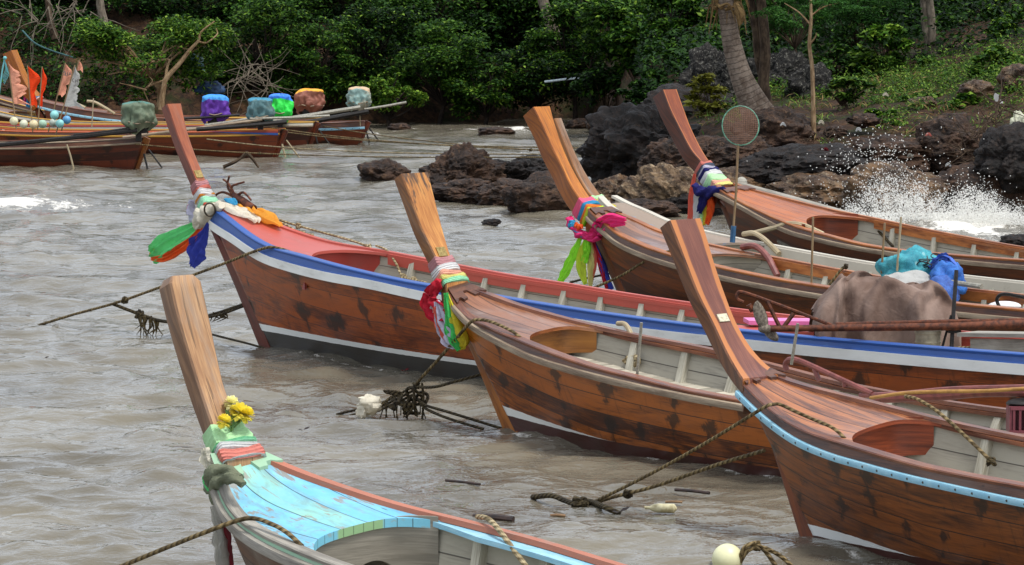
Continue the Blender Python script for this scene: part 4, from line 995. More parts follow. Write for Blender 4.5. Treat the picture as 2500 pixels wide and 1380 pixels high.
def leaf_points(clumps, n, rs, flat=.62):
    w = np.array([c[3] ** 2.2 for c in clumps]); w /= w.sum()
    k = rs.choice(len(clumps), n, p=w); C = np.array([c[:3] for c in clumps])[k]; Rr = np.array([c[3] for c in clumps])[k]
    d = rs.normal(size=(n, 3)); d /= np.linalg.norm(d, axis=1)[:, None]
    d[:, 2] = np.where(rs.rand(n) < .7, np.abs(d[:, 2]), d[:, 2])
    r = (rs.rand(n) ** .45)[:, None] * Rr[:, None]
    p = C + d * r * np.array([1, 1, flat])
    return p, d
def leaf_mesh(name, P, D, size, mat, parent, rs, narrow=.5, droop=.35, mats2=None, share=.0):
    n = len(P); s = size * rs.uniform(.6, 1.3, n)[:, None]
    a = rs.uniform(0, 6.283, n); dirv = np.stack([np.cos(a), np.sin(a), rs.normal(-droop, .35, n)], -1) + D * .7
    dirv /= np.linalg.norm(dirv, axis=1)[:, None]
    up = np.stack([rs.normal(0, .35, n), rs.normal(-.15, .35, n), np.ones(n)], -1)
    sd = np.cross(dirv, up); sd /= np.linalg.norm(sd, axis=1)[:, None]
    nr = np.cross(sd, dirv)
    v0 = P - dirv * s * .5; v2 = P + dirv * s * .5
    v1 = P + sd * s * narrow * .5 + nr * s * .1 - dirv * s * .05; v3 = P - sd * s * narrow * .5 + nr * s * .1 - dirv * s * .05
    co = np.stack([v0, v1, v2, v3], 1).reshape(-1, 3)
    me = bpy.data.meshes.new(name); me.vertices.add(4 * n); me.vertices.foreach_set('co', co.ravel().astype(np.float32))
    me.loops.add(4 * n); me.loops.foreach_set('vertex_index', np.arange(4 * n, dtype=np.int32))
    me.polygons.add(n); me.polygons.foreach_set('loop_start', np.arange(0, 4 * n, 4, dtype=np.int32))
    me.materials.append(mat)
    if mats2 is not None:
        me.materials.append(mats2); me.polygons.foreach_set('material_index', (rs.rand(n) < share).astype(np.int32))
    me.update(); me.validate()
    o = bpy.data.objects.new(name, me); COL.objects.link(o); o.parent = parent; return o
def tree(name, label, cat, px, py, d, rx, ry, mat, n, leaf=.12, base=None, seed=1, bark='bark', tr=.07, ncl=14, narrow=.5, group=None, mats2=None, share=0., fill=1.0, depth=1.0, droop=.35, limbs=True):
    """tree or shrub: photo centre and half sizes of the crown at distance d, trunk base at photo point base"""
    rs = np.random.RandomState(seed); rnd = random.Random(seed)
    s = F / d; c = at_d(px, py, d); RX, RZ = rx / s, ry / s
    if base: bp = at_d(base[0], base[1], d)
    else:
        bp = Vector((c.x + rnd.uniform(-.2, .2) * RX, d, 0)); bp.z = ground(bp.x, d) - .05
    if bp.z > c.z - .2: bp.z = c.z - RZ * .9
    E = thing(name, bp, label, cat, group)
    cl = []
    for i in range(ncl):
        for _ in range(20):
            v = np.array([rnd.uniform(-1, 1), rnd.uniform(-1, 1), rnd.uniform(-1, 1)])
            if .12 < (v ** 2).sum() < 1: break
        k = rnd.choice((.16, .24, .34, .46)) * rnd.uniform(.85, 1.2) * min(RX, RZ * 1.3)
        cl.append((c.x - bp.x + v[0] * RX * .98, c.y - bp.y + v[1] * RX * .85 * depth, c.z - bp.z + v[2] * RZ * 1.0, k))
    P, D = leaf_points(cl, n, rs)
    leaf_mesh('crown', P, D, leaf, mat, E, rs, narrow, droop, mats2, share)
    if limbs:
        q = MB(); top = Vector((c.x - bp.x, c.y - bp.y, c.z - bp.z)); fork = top * .55 + Vector((rnd.uniform(-.15, .15), 0, -.1))
        q.tube(spline([(0, 0, 0), top * .3 + Vector((rnd.uniform(-.1, .1), 0, 0)), fork], 5), lambda t: tr * (1.25 - .5 * t), 8)
        for x in cl:
            e = Vector(x[:3]); m_ = fork.lerp(e, .5) + Vector((rnd.uniform(-.15, .15), rnd.uniform(-.15, .15), rnd.uniform(.0, .2)))
            q.tube(spline([fork, m_, e], 4), lambda t: tr * (.5 - .38 * t), 5, cap=False)
        q.build('trunk', M[bark], E)
    return E
shr = 'trees and shrubs along the far shore'
tree('leafy_tree', 'light green bushy tree with pale crooked branch behind the far boats', 'tree', 365, 118, 97, 185, 118, L['light'], 15000, .13, (392, 262), 3, 'barkPale', .09, 40, group=shr, mats2=L['mid'], share=.3)
for a in [
 ('dark green tree right of the light green bushy tree', 635, 110, 101.5, 130, 105, 'mid', 5200, .13, 4),
 ('mid green tree behind the orange engine cover', 765, 140, 101, 120, 112, 'mid', 5600, .12, 5),
 ('dark green tree above the tan engine cover', 890, 110, 102, 120, 112, 'dark', 5200, .12, 6),
 ('low pale-tipped shrub hanging over the water by the tan engine cover', 960, 225, 99.5, 95, 46, 'light', 2400, .12, 7),
 ('wide shrub hanging down over the water in mid shore', 1085, 170, 101, 130, 105, 'mid', 6200, .125, 8),
 ('shrub drooping lowest towards the water, left of the orange prow', 1185, 215, 100.5, 105, 62, 'mid', 4200, .125, 9),
 ('dark shrub behind the top of the orange prow', 1295, 180, 101.5, 120, 92, 'dark', 5200, .125, 10),
 ('green shrub above the white pipe', 1405, 120, 101.5, 115, 100, 'mid', 5200, .13, 11),
 ('bright broadleaf tree left of the lichen boulder', 1560, 95, 93, 130, 112, 'mid', 6000, .17, 12),
 ('broadleaf tree close left of the palm trunk', 1665, 80, 88, 95, 110, 'mid', 4600, .16, 13)]:
    tree('shore_tree', a[0], 'tree', a[1], a[2], a[3], a[4], a[5], L[a[6]], int(a[7] * 1.9), a[8], None, a[9], 'barkDark', .07, 36, group=shr, mats2=L['light'], share=.18)
for i, a in enumerate([(60, 30, 107, 170, 120, 'bare', 2200), (230, -10, 106, 170, 100, 'dark', 4200), (500, 10, 107, 190, 110, 'dark', 5200), (690, 5, 107, 170, 110, 'mid', 5200), (880, -10, 107, 170, 110, 'dark', 5200), (1050, 30, 106, 170, 110, 'mid', 5600), (1230, 50, 106, 160, 110, 'dark', 5600), (1400, 0, 106, 170, 100, 'mid', 5200), (1560, -30, 99, 170, 90, 'mid', 5200)]):
    lab = ['sparse grey-green tree with bare twigs in the top left corner', 'dark tree behind the light green bushy tree', 'dark tree high behind the pale crooked branch', 'tree high behind the purple engine cover', 'dark tree high behind the tan engine cover', 'green tree high above the wide overhanging shrub', 'dark tree high above the lowest drooping shrub', 'green tree high above the tall orange prow', 'tree high between the dark leaning trunk and the palm'][i]
    tree('forest_tree', lab, 'tree', a[0], a[1], a[2], a[3], a[4], L[a[5]], int(a[6] * 2.0), .15, None, 30 + i, 'barkDark', .11, 40, group='forest trees on the slope', mats2=L['mid'], share=.25)
for i, a in enumerate([(-150, -80), (130, -120), (420, -150), (720, -120), (1000, -150), (1280, -120), (1540, -170)]):
    tree('forest_tree', 'tall dark tree of the back row rising out of the top of the photo', 'tree', a[0], a[1], 113, 240, 190, L['dark'], 4600, .2, None, 50 + i, 'barkDark', .16, 20, group='back row of forest trees')
for a in [
 ('feathery pale tree above the thin sapling', 1930, 15, 80, 150, 70, 'feather', 6500, .10, 70, .28),
 ('feathery green tree right of the thin sapling', 2090, 50, 83, 130, 105, 'feather', 6500, .11, 71, .3),
 ('broadleaf bush with large shiny leaves before the dark hollow', 2150, 120, 80, 85, 55, 'light', 1600, .2, 72, .5),
 ('green undergrowth bush right of the lichened boulders', 2050, 160, 81, 110, 62, 'mid', 3600, .14, 73, .5),
 ('dark tree behind the grey double trunk', 2330, 20, 94, 190, 100, 'dark', 5500, .14, 74, .5),
 ('bright green creeper bush climbing at the right edge', 2455, 70, 84, 65, 120, 'light', 4200, .12, 75, .5),
 ('dark canopy tree added above the bank at the top right to shade it', 2210, -80, 90, 260, 110, 'dark', 7000, .15, 76, .5),  # mostly out of view, added for the dark shade it casts
 ('mid green tree between the palm and the sapling', 1860, 70, 86, 110, 110, 'mid', 5200, .13, 77, .5),
 ('low leafy clump in the middle of the green bank', 2250, 262, 73, 70, 34, 'cover', 1300, .14, 85, .55),
 ('leafy clump at the front edge of the green bank', 2160, 300, 70, 60, 30, 'light', 1000, .13, 86, .55),
 ('leafy clump on the bank above the driftwood', 2350, 265, 72, 70, 36, 'light', 1300, .14, 87, .55),
 ('leafy clump right of the thin sapling', 2070, 225, 74, 60, 34, 'cover', 1100, .14, 88, .55),
 ('creeper clump over the upper right edge of the bank', 2440, 165, 76, 70, 50, 'light', 1600, .13, 89, .55),
 ('dark bush on the slope behind the black boulder', 1500, 175, 93, 110, 90, 'dark', 3600, .15, 80, .5),
 ('green bush between the black boulder and the lichened one', 1625, 190, 85, 80, 80, 'mid', 3000, .15, 81, .5),
 ('dark low bush behind the top of the dark red-brown prow', 1575, 240, 79, 70, 40, 'dark', 1800, .13, 82, .5),
 ('dark bush added to darken the hollow right of the grey double trunk', 2390, 75, 88, 110, 75, 'dark', 3600, .14, 83, .5),  # added so its dark leaves stand for the hollow's shade
 ('dark tree added to darken the hollow left of the grey double trunk', 2205, 55, 90, 90, 90, 'dark', 3600, .14, 84, .5),  # also added, dark leaves in place of shade on sunlit ground
 ('olive yellow bush in front of the lichen boulder', 1722, 245, 75, 48, 58, 'yellow', 520, .19, 78, .45),
 ('low bush at the crest of the bank below the grey double trunk', 2200, 165, 80, 120, 40, 'cover', 2600, .12, 79, .5)]:
    tree('bank_tree', a[0], 'bush' if 'bush' in a[0] else 'tree', a[1], a[2], a[3], a[4], a[5], L[a[6]], int(a[7] * 1.3), a[8], None, a[9], 'bark', .032, 24, narrow=a[10], group='trees and bushes on the right bank', mats2=L['mid'] if a[6] != 'yellow' else None, share=.3)

def scatter(name, label, n, fx, leaf, mat, seed, mats2=None, share=0, hmax=.3, narrow=.5):
    rs = np.random.RandomState(seed); P = []
    while len(P) < n:
        p = fx(rs)
        if p is None: continue
        x, y, dens = p
        P.append((x, y, ground(x, y) + rs.rand() ** 1.6 * hmax * dens))
    P = np.array(P); D = np.zeros_like(P); D[:, 2] = .4
    E = leaf_mesh(name, P, D, leaf, mat, None, rs, narrow, -.1, mats2, share)
    E['kind'] = 'stuff'; tag(E, label, 'plants'); return E
def fx_bank(rs):
    x, y = rs.uniform(3.6, 13), rs.uniform(67.5, 83)
    if y > 77 and rs.rand() < (y - 77) / 5: return None
    dn = mn.noise(Vector((x * .75, y * .55, 1.3))) + .5 * mn.noise(Vector((x * 2.1, y * 1.5, 7)))
    t = y - shore(x)
    band = sstep(3.0, 5.5, t)
    dn += .62 * sstep(8, 14, t) + .22 * sstep(6.2, 7.2, x) - .05
    if dn * band < .30 + .25 * rs.rand(): return None
    return x, y, min(1.3, .35 + dn)
scatter('ground_cover', 'low green plants and grass spread over the right bank', 25000, fx_bank, .085, L['cover'], 5, L['light'], .25, .30, .36)
def fx_grass(rs):
    x, y = rs.uniform(3.6, 13), rs.uniform(67.2, 80)
    if mn.noise(Vector((x * .9, y * .7, 5.3))) + .3 * sstep(2.5, 6, y - shore(x)) < .1 + .25 * rs.rand(): return None
    return x, y, 1.0
scatter('grass', 'thin grass and dry stalks on the lower edge of the right bank', 9000, fx_grass, .20, L['cover'], 15, L['dry'], .35, .16, .10)
def fx_left(rs):
    x = rs.uniform(-20, 2.2); t = rs.uniform(.8, 16)
    dn = mn.noise(Vector((x * .6, t * .5, 9.3))) + .25
    if dn < .3 * rs.rand(): return None
    return x, shore(x) + t, min(1.2, .4 + dn)
scatter('undergrowth', 'dark undergrowth covering the far slope beneath the trees', 95000, fx_left, .14, L['dark'], 6, L['mid'], .35, 1.3)

def fx_right(rs):
    x, y = rs.uniform(3.0, 15), rs.uniform(81, 104)
    if mn.noise(Vector((x * .5, y * .4, 2.3))) + .35 < .3 * rs.rand(): return None
    return x, y, 1.0
scatter('undergrowth', 'dark undergrowth added to darken the hollow behind the right bank', 34000, fx_right, .16, L['dark'], 16, L['mid'], .25, 1.1)  # dark leaves laid over bright bare ground to stand for shade
# leaning coconut palm
def trunk_obj(name, label, pts, d, w, bark, nseg=8, n=14, cat='tree', group=None):
    P = [at_d(x, y, d + (o[0] if o else 0)) for x, y, *o in pts]
    E = thing(name, P[0], label, cat, group)
    q = MB(); sp = spline(P, nseg); k = len(sp)
    wi = curve([(i / (len(w) - 1), v * d / F / 2) for i, v in enumerate(w)])
    q.tube(sp, lambda t: wi(t), n); return E, q, sp
E, q, sp = trunk_obj('palm_tree', 'leaning coconut palm with thick ringed pale trunk on the bank', [(1862, 300), (1840, 255), (1811, 190), (1790, 120), (1779, 60), (1770, 0), (1762, -80), (1757, -170)], 70, [96, 74, 55, 48, 43, 41, 40, 40], 'palmBark', 8, 18)
rel(q, E).build('trunk', M['palmBark'], E, ang=80)
def frond(E, base, az, ln, rise, mat, n=34, name='frond', wd=.45):
    q = MB(); rn = random.Random(int(az * 100))
    pts = []
    for i in range(n + 1):
        t = i / n; r = ln * t
        pts.append(base + Vector((math.cos(az) * r, math.sin(az) * r, rise * t * ln - .55 * ln * t * t)))
    q.tube(pts, lambda t: .025 * (1 - t) + .004, 5)
    for i in range(3, n):
        p = pts[i]; T = (pts[i + 1] - pts[i]).normalized(); S = T.cross(Vector((0, 0, 1))).normalized()
        w_ = wd * ln * .5 * math.sin(math.pi * min(1, .15 + .85 * i / n)) + .05
        for s_ in (-1, 1):
            dv = (S * s_ * .8 + T * .55 + Vector((0, 0, -.35 + rn.uniform(-.15, .15)))).normalized() * w_
            nn = T * .022
            a = [q.vert(p - nn), q.vert(p + nn), q.vert(p + dv * .6 + nn * .8 + Vector((0, 0, .02))), q.vert(p + dv + Vector((0, 0, -.06))), q.vert(p + dv * .6 - nn * .8 + Vector((0, 0, .02)))]
            q.face(a)
    rel(q, E).build(name, mat, E, smooth=False)
for i in range(11): frond(E, sp[-1], i * .571 + .2, 2.6 + (i % 3) * .4, .55 - (i % 4) * .12, L['mid'])
q = MB()
for i in range(26):
    a = random.uniform(0, 6.28); b0 = at_d(1768 + random.uniform(-26, 34), 20, 70) + Vector((0, random.uniform(-.2, .2), random.uniform(-.1, .25)))
    q.tube(spline([b0, b0 + Vector((math.cos(a) * .2, math.sin(a) * .2, .05)), b0 + Vector((math.cos(a) * .34, math.sin(a) * .3, -random.uniform(.15, .5)))], 4), lambda t: .035 * (1 - t) + .006, 5)
for k_, (x, y) in enumerate([(1800, 10), (1806, 45), (1800, 75)]):
    pass
hang = [at_d(1796, 8, 69.6), at_d(1808, 40, 69.6), at_d(1806, 66, 69.6)]
q.tube(spline(hang, 4), lambda t: .05 + .05 * math.sin(3 * t) - .06 * t * t, 6)
rel(q, E).build('dry_sheath', barkm('palm_fibre', '#5a452c', '#94794f'), E)
# twin-trunked tree beside the palm and others
E, q, sp = trunk_obj('twin_trunk_tree', 'brown tree with two straight trunks right of the palm', [(1872, 285), (1864, 210), (1868, 130), (1862, 40), (1850, -60), (1840, -160)], 72.5, [46, 30, 27, 25, 23, 20], 'bark')
b2 = [at_d(x, y, 72.6) for x, y in [(1862, 180), (1852, 130), (1846, 60), (1832, 0), (1815, -100)]]
q.tube(spline(b2, 6), lambda t: .11 - .03 * t, 10)
rel(q, E).build('trunk', M['bark'], E)
rs = np.random.RandomState(3); c_ = at_d(1840, -190, 72.5) - E.location
P, D = leaf_points([(c_.x + random.uniform(-1.3, 1.3), random.uniform(-1.2, 1.2), c_.z + random.uniform(-.5, .6), .55) for _ in range(14)], 5000, rs); leaf_mesh('crown', P, D, .13, L['mid'], E, rs)
E, q, sp = trunk_obj('twin_trunk_tree', 'pale grey tree with a forked double trunk standing on the crest of the bank', [(2276, 155), (2272, 110), (2274, 60), (2268, 0), (2262, -90)], 82, [34, 25, 23, 21, 19], 'barkGrey')
q.tube(spline([at_d(x, y, 82) for x, y in [(2268, 110), (2258, 60), (2254, 0), (2244, -90)]], 6), lambda t: .085 - .02 * t, 10)
rel(q, E).build('trunk', M['barkGrey'], E)
rs = np.random.RandomState(4); c_ = at_d(2255, -150, 82) - E.location
P, D = leaf_points([(c_.x + random.uniform(-1.6, 1.6), random.uniform(-1.2, 1.2), c_.z + random.uniform(-.4, .7), .6) for _ in range(14)], 5000, rs); leaf_mesh('crown', P, D, .13, L['dark'], E, rs)
E, q, sp = trunk_obj('sapling', 'thin pale sapling standing on the bank right of the palm', [(1986, 335), (1985, 250), (1983, 170), (1976, 110), (1980, 50), (1979, -10)], 69, [15, 11, 10, 9, 8, 6], 'barkGrey', 6, 8)
for pts in ([(1978, 60), (1950, 30), (1915, 8)], [(1979, 40), (2010, 18), (2050, 6)], [(1976, 110), (1990, 92), (1994, 80)]):
    q.tube(spline([at_d(x, y, 69) for x, y in pts], 4), lambda t: .02 - .012 * t, 5)
rel(q, E).build('trunk', M['barkPale'], E)
rs = np.random.RandomState(9)
cl = [tuple(at_d(x, y, 69 + random.uniform(-.4, .4)) - E.location) + (.22,) for x, y in [(1915, 5), (1940, 20), (1890, 25), (2000, 10), (2045, 8), (2080, 22), (1970, -5), (1860, 35), (2030, 30)]]
P, D = leaf_points(cl, 2400, rs, .35); leaf_mesh('crown', P, D, .06, L['feather'], E, rs, .35)
E, q, sp = trunk_obj('leaning_trunk', 'dark leaning trunk without visible crown high on the far slope', [(1352, 110), (1345, 60), (1325, 0), (1310, -60)], 104, [50, 30, 26, 24], 'barkGrey'); rel(q, E).build('trunk', M['barkGrey'], E)
E, q, sp = trunk_obj('bare_trunk', 'slender bare dark trunk at the upper left behind the far boats', [(135, 95), (125, 60), (118, 20), (112, -40)], 103, [22, 16, 14, 12], 'barkDark'); rel(q, E).build('trunk', M['bark'], E)
E, q, sp = trunk_obj('bare_trunk', 'thicker grey bare trunk left of the light green bushy tree top', [(262, 110), (255, 60), (246, 20), (240, -40)], 103, [30, 22, 20, 18], 'barkGrey'); rel(q, E).build('trunk', M['barkGrey'], E)
# crooked pale branch of the light green tree stands in front of its crown
E, q, sp = trunk_obj('crooked_tree', 'crooked bare tree with pale winding limbs in front of the light green bush', [(393, 268), (398, 225), (406, 192), (436, 158), (464, 122), (484, 100), (492, 78), (524, 52)], 95.6, [16, 13, 12, 11, 9, 7, 5, 3], 'barkPale', 6, 8)
for pts, r in (([(484, 102), (505, 104), (530, 84), (528, 70)], .03), ([(402, 205), (408, 165), (412, 146), (370, 152), (335, 166), (290, 150)], .04), ([(404, 195), (378, 205), (362, 212), (352, 222), (366, 255)], .035), ([(358, 220), (330, 212), (292, 203)], .025), ([(475, 112), (460, 120), (440, 116), (418, 112)], .02), ([(362, 212), (372, 198), (366, 188)], .018)):
    q.tube(spline([at_d(x, y, 95.6 + .15 * i) for i, (x, y) in enumerate(pts)], 5), lambda t: r * (1 - .65 * t), 6)
rel(q, E).build('trunk', M['barkPale'], E)
# dead brushwood and twigs
def twigs(label, spots, d, n, ln, seed, mat, r=.012, name='brushwood'):
    rn = random.Random(seed); q = MB()
    for i in range(n):
        x, y = rn.choice(spots); p = at_d(x + rn.uniform(-14, 14), y + rn.uniform(-10, 10), d + rn.uniform(-.4, .4))
        a = rn.uniform(0, 6.28); l = ln * rn.uniform(.4, 1.2); pts = [p]
        v = Vector((math.cos(a), .3 * math.sin(a), math.sin(a) * .75))
        for k in range(4):
            v = (v + Vector((rn.uniform(-.3, .3), rn.uniform(-.3, .3), rn.uniform(-.3, .3)))).normalized(); pts.append(pts[-1] + v * l / 4)
        q.tube(spline(pts, 3), lambda t: r * (1.2 - t), 5)
    o = q.build(name, mat); o['kind'] = 'stuff'; return tag(o, label, 'dead wood')
twigs('dry grey brushwood heap on the far bank above the engine covers', [(620, 165), (600, 190), (640, 200), (570, 200), (655, 215)], 98.5, 46, 1.3, 1, M['barkGrey'])
twigs('bare grey twigs hanging in the upper left corner', [(130, 20), (180, 10), (60, 30), (210, 30), (90, 60)], 101.5, 36, 1.6, 2, M['barkGrey'], .014)
twigs('tangle of brown driftwood and roots on the right bank', [(2380, 330), (2420, 300), (2460, 350), (2350, 370), (2440, 260), (2390, 390), (2470, 410)], 65.2, 110, .7, 3, M['bark'], .010, 'driftwood')
twigs('scattered dry sticks on the bank below the sapling', [(1960, 350), (2030, 330), (2080, 350), (2000, 365), (2150, 370)], 66.8, 26, .4, 4, M['bark'], .007, 'dry_sticks')
# ------------------------------------------------------------------ far boats at the left
def far_boat(foot, th, length, label, rub, cap, mats, d_deck=1.5, **kw):
    """stern foot at the photo point on the water; the bow lies ahead, mostly out of frame"""
    S = at_z(*foot); a = Vector((math.cos(R(th)), -math.sin(R(th)), 0)); O = S - a * (length - .3)
    cfg = dict(O=tuple(O), th=th, label=label, end=length, rub=rub, cap=cap, deck=(-.6, d_deck, .3), group='boats moored at the far shore', mats=mats, curveL=4.0, rib_gap=.7, rail_r=.022, cap_w=.05, cap_h=.022)
    cfg.update(kw); return make_boat(cfg)
def sheer(L_, mid, st, bow=1.3):
    return [(-1.0, bow + .12), (-.4, bow - .15), (.6, mid + .32), (2, mid + .08), (4, mid), (L_ - 3, mid + .02), (L_ - 1.2, (mid + st) / 2), (L_, st)]
def base_mats(**k):
    m = dict(hull=M['hullL'], stem=M['hullL'], rail=M['railPale'], strake=M['capDark'], cap=M['capBrown'], deck=M['deckD'], bulk=M['inner'], inner=M['inner'])
    m.update(k); return m
M['yellow'] = paint('gunwale_yellow', '#b88a30', '#8a7444', .3, .5); M['orangeP'] = paint('gunwale_orange', '#b4562a', '#8a6448', .3, .5)
M['redP'] = paint('gunwale_red', '#8e2a26', '#8a5a4a', .3, .5); M['greenP'] = paint('deck_green', '#7ea85a', '#9a9a6a', .3, .5); M['tealP'] = paint('gunwale_teal', '#69b0b4', '#9aa8a4', .3, .5)
shf = lambda c, d: [(u, z - d) for u, z in c]
c1 = sheer(9.5, .50, .66); c2 = sheer(9.5, .55, .64); c3 = sheer(9.5, .56, .6)
far = {}
far['H1'] = far_boat((322, 408), 14, 9.5, 'brown boat at the far left, nearest of the far group, dark green engine cover', shf(c1, .12), c1, base_mats(cap=M['railPale'], capfar=M['capBrown']), floor_d=.3)
far['H2'] = far_boat((660, 383), 14, 9.5, 'brown boat with orange and green gunwale and multicoloured stern, teal engine cover', shf(c2, .10), c2, base_mats(hull=M['hullL2'], rail=M['yellow'], strake=M['capDark'], cap=M['orangeP'], capfar=M['yellow'], deck=M['greenP']), floor_d=.3, d_deck=2.2)
far['H5'] = far_boat((566, 366), 14, 9.0, 'boat with white side and red and yellow gunwale, purple engine cover', shf(c2, .2), c2, base_mats(hull=M['hullL2'], rail=M['redP'], strake=M['whiteWorn'], cap=M['redP'], capfar=M['yellow'], inwale=M['yellow'], deck=M['tealP']), floor_d=.32)
far['H3'] = far_boat((742, 356), 14, 9.0, 'boat with white and yellow gunwale, bright green engine cover', shf(c3, .1), c3, base_mats(rail=M['railPale'], strake=M['whiteWorn'], cap=M['yellow'], capfar=M['yellow']), floor_d=.3)
g1c = [(-1.0, 1.42), (-.62, 1.28), (-.2, 1.12), (.5, .92), (1.5, .76), (3, .62), (5, .56), (7.5, .52), (9, .56)]
far['G1'] = far_boat((864, 349), 11, 9.3, 'far boat with upright orange-brown prow and light blue rub rail, tan engine cover', shf(g1c, .13), g1c,
    base_mats(hull=M['hullL2'], stem=M['hullL2'], post=M['postD'], postf=M['postDf'], rail=M['railBlue'], cap=M['capBrown']), floor_d=.3, d_deck=2.0,
    mid=[(28, 123), (40, 153), (52, 184), (66, 210), (80, 232), (90, 244)], right=[(42, 123), (52, 153), (66, 184), (80, 210), (96, 232), (108, 244)], thick=(.24, .2)) if False else None
# the boat with the visible prow: its post is placed in its own frame
def g1():
    cfg_foot = at_z(864, 349); th = 11; a = Vector((math.cos(R(th)), -math.sin(R(th)), 0))
    bow = at_d(100, 300, 91.2); bow.z = 0
    d = (cfg_foot - bow); th = -math.degrees(math.atan2(d.y, d.x)); ln = d.length + .3
    cap = [(-1.0, 1.34), (-.5, 1.2), (.1, 1.02), (.9, .86), (2, .72), (3.6, .6), (5, .55), (ln - 1, .52), (ln, .55)]
    return make_boat(dict(O=tuple(bow), th=th, end=ln, label='far boat with upright orange-brown prow and light blue rub rail, tan engine cover', group='boats moored at the far shore',
      rub=shf(cap, .17), cap=cap, deck=(-.45, 2.0, .3), floor_d=.3, curveL=4.0, rib_gap=.7, rail_r=.032, thick=(.26, .22),
      mid=[(28, 123), (40, 153), (53, 184), (68, 212), (84, 232), (92, 242)], right=[(42, 123), (54, 153), (67, 184), (82, 212), (98, 232), (106, 242)],
      mats=base_mats(hull=M['hullL2'], stem=M['hullL2'], post=M['postD'], postf=M['postDf'], rail=M['railBlue'])))
far['G1'] = g1()
far['H6'] = far_boat((765, 343), 12, 8.5, 'boat hidden behind the others with yellow gunwale, orange and brown engine cover', shf(c3, .1), c3, base_mats(rail=M['railPale'], cap=M['yellow'], capfar=M['capBrown']), floor_d=.3)
# painted stern of the boat with the teal cover
b = far['H2']; q = MB(); ue = b.ue
for k, (m_, z0, z1) in enumerate([(0, .0, .055), (1, .055, .09), (2, .09, .14)]):
    for side in (-1, 1):
        P = []
        for i in range(9):
            u = lerp(ue - 1.6, ue - .02, i / 8); y = side * (b.b(u) + .02 + .004 * k)
            zc = b.zc(u); t = i / 8
            P.append([Vector((u, y, zc + .01 - z1 * t)), Vector((u, y, zc + .012 - z0 * t))][::-side])
        q.grid(P, [[(p.x, p.z) for p in r] for r in P], m_)
q.build('painted_stern', [M['orangeP'], M['redP'], M['railBlueDeep']], b.E)
# rudder posts and mooring stakes at the sterns
M['blackSteel'] = plain('black_steel', '#14120f', '#2a2420', 30, .5, .3); M['rust'] = plain('rusted_steel', '#3a1c10', '#6e3a20', 18, .75, .2, .4)
M['paleStick'] = wood('pale_stick', '#8a7a5c', '#c0b090', rough=.7)
for k, m_ in (('H1', M['stemC']), ('H2', M['hullL2']), ('G1', M['hullL2']), ('H3', M['hullL2'])):
    b = far[k]; q = MB(); u = b.ue
    q.beam((u - .32, 0, -.3), (u - .0 + .06, 0, b.zc(u) - .02), .30 * .5, .05, (0, 1, 0)); q.build('stern_post', m_, b.E, smooth=False)
    q = MB(); q.tube([(u + .05, .1, .38), (u + .42, .16, -.12)], .02, 6); q.tube([(u + .02, -.12, .3), (u + .14, -.16, -.12)], .022, 6); q.build('rudder_stay', M['blackSteel'] if k != 'H2' else M['paleStick'], b.E)

# ------------------------------------------------------------------ engines with covers
def blob_cover(c, rx, ry, rz, mat, E, seed, skirt=.35, name='engine_cover'):
    """cloth bag tied over an engine: boxy top, pinched and gathered at the bottom"""
    q = MB(); P = []; nu, nv = 84, 34
    for i in range(nv + 1):
        t = i / nv; row = []
        for j in range(nu):
            ph = 2 * math.pi * j / nu
            cx, sx = math.cos(ph), math.sin(ph); k = (abs(cx) ** 3 + abs(sx) ** 3) ** (-1 / 3)
            if t < .28: r = (t / .28) ** .5 * .92 * k; z = 1 - .16 * (t / .28) ** 2
            else:
                s_ = (t - .28) / .72; r = k * (.92 + .13 * math.sin(s_ * 3.0) - .22 * sstep(.7, 1, s_) * (1 + .8 * math.sin(ph * 2 + seed))); z = .84 - (1.75 + .25 * math.sin(ph * 3 + seed)) * s_
            d = Vector((cx, sx, z))
            f = .11 * math.sin(ph * 11 + seed + 2.5 * t + 2 * mn.noise(d * 2)) * sstep(.35, .85, t) + .2 * mn.noise(Vector((cx * 1.2, sx * 1.2, z * 1.2 + seed * 3))) + .10 * mn.noise(Vector((cx * 3, sx * 3, z * 2.4 + seed)))
            f += 0.24 * abs(mn.noise(Vector((cx * 2.6, sx * 2.6, z * 1.6 - seed)))) + .05 * abs(mn.noise(Vector((cx * 6, sx * 6, z * 4 + seed * 2)))) - .12
            row.append(c + Vector((cx * rx * r * (1 + f), sx * ry * r * (1 + f), rz * (z + f * .5))))
        P.append(row)
    q.grid(P, None, closej=True); rel(q, E)
    return q.build(name, mat, E, ang=70)
def engine(foot_px, d, r, cover, label, shaft, back, seed, tilt=.0):
    c = at_d(foot_px[0], foot_px[1], d); rx = r[0] * d / F; rz = r[1] * d / F
    E = thing('boat_engine', (c.x, c.y, c.z - rz * 1.3), label, 'engine', 'covered engines on the far boats')
    blob_cover(c, rx, rx * .85, rz, cover, E, seed)
    q = MB(); q.tube([c + Vector((rx * 1.02 * math.cos(a * .2618), rx * .9 * math.sin(a * .2618), -rz * .38 + .02 * math.sin(a * 1.3))) for a in range(25)], .014, 5, cap=False); rel(q, E).build('tie_cord', M['railPale'], E)
    q = MB(); q.box((c.x, c.y, c.z - rz * .85), (rx * 1.1, .22, rz * .5)); q.box((c.x, c.y, c.z - rz * 1.25), (.12, .12, rz * .8)); rel(q, E).build('engine_mount', M['blackSteel'], E, smooth=False)
    for k, (p0, p1, rr, m_, nm) in enumerate(shaft):
        q = MB(); a, b_ = at_d(p0[0], p0[1], d - .25 + back), at_d(p1[0], p1[1], d - .25 + back)
        q.tube([a, a.lerp(b_, .5) + Vector((0, 0, -.01)), b_], rr, 7); rel(q, E).build(nm, m_, E)
    return E
M['steelPale'] = plain('steel_pale', '#8a8578', '#aaa596', 25, .45, .5)
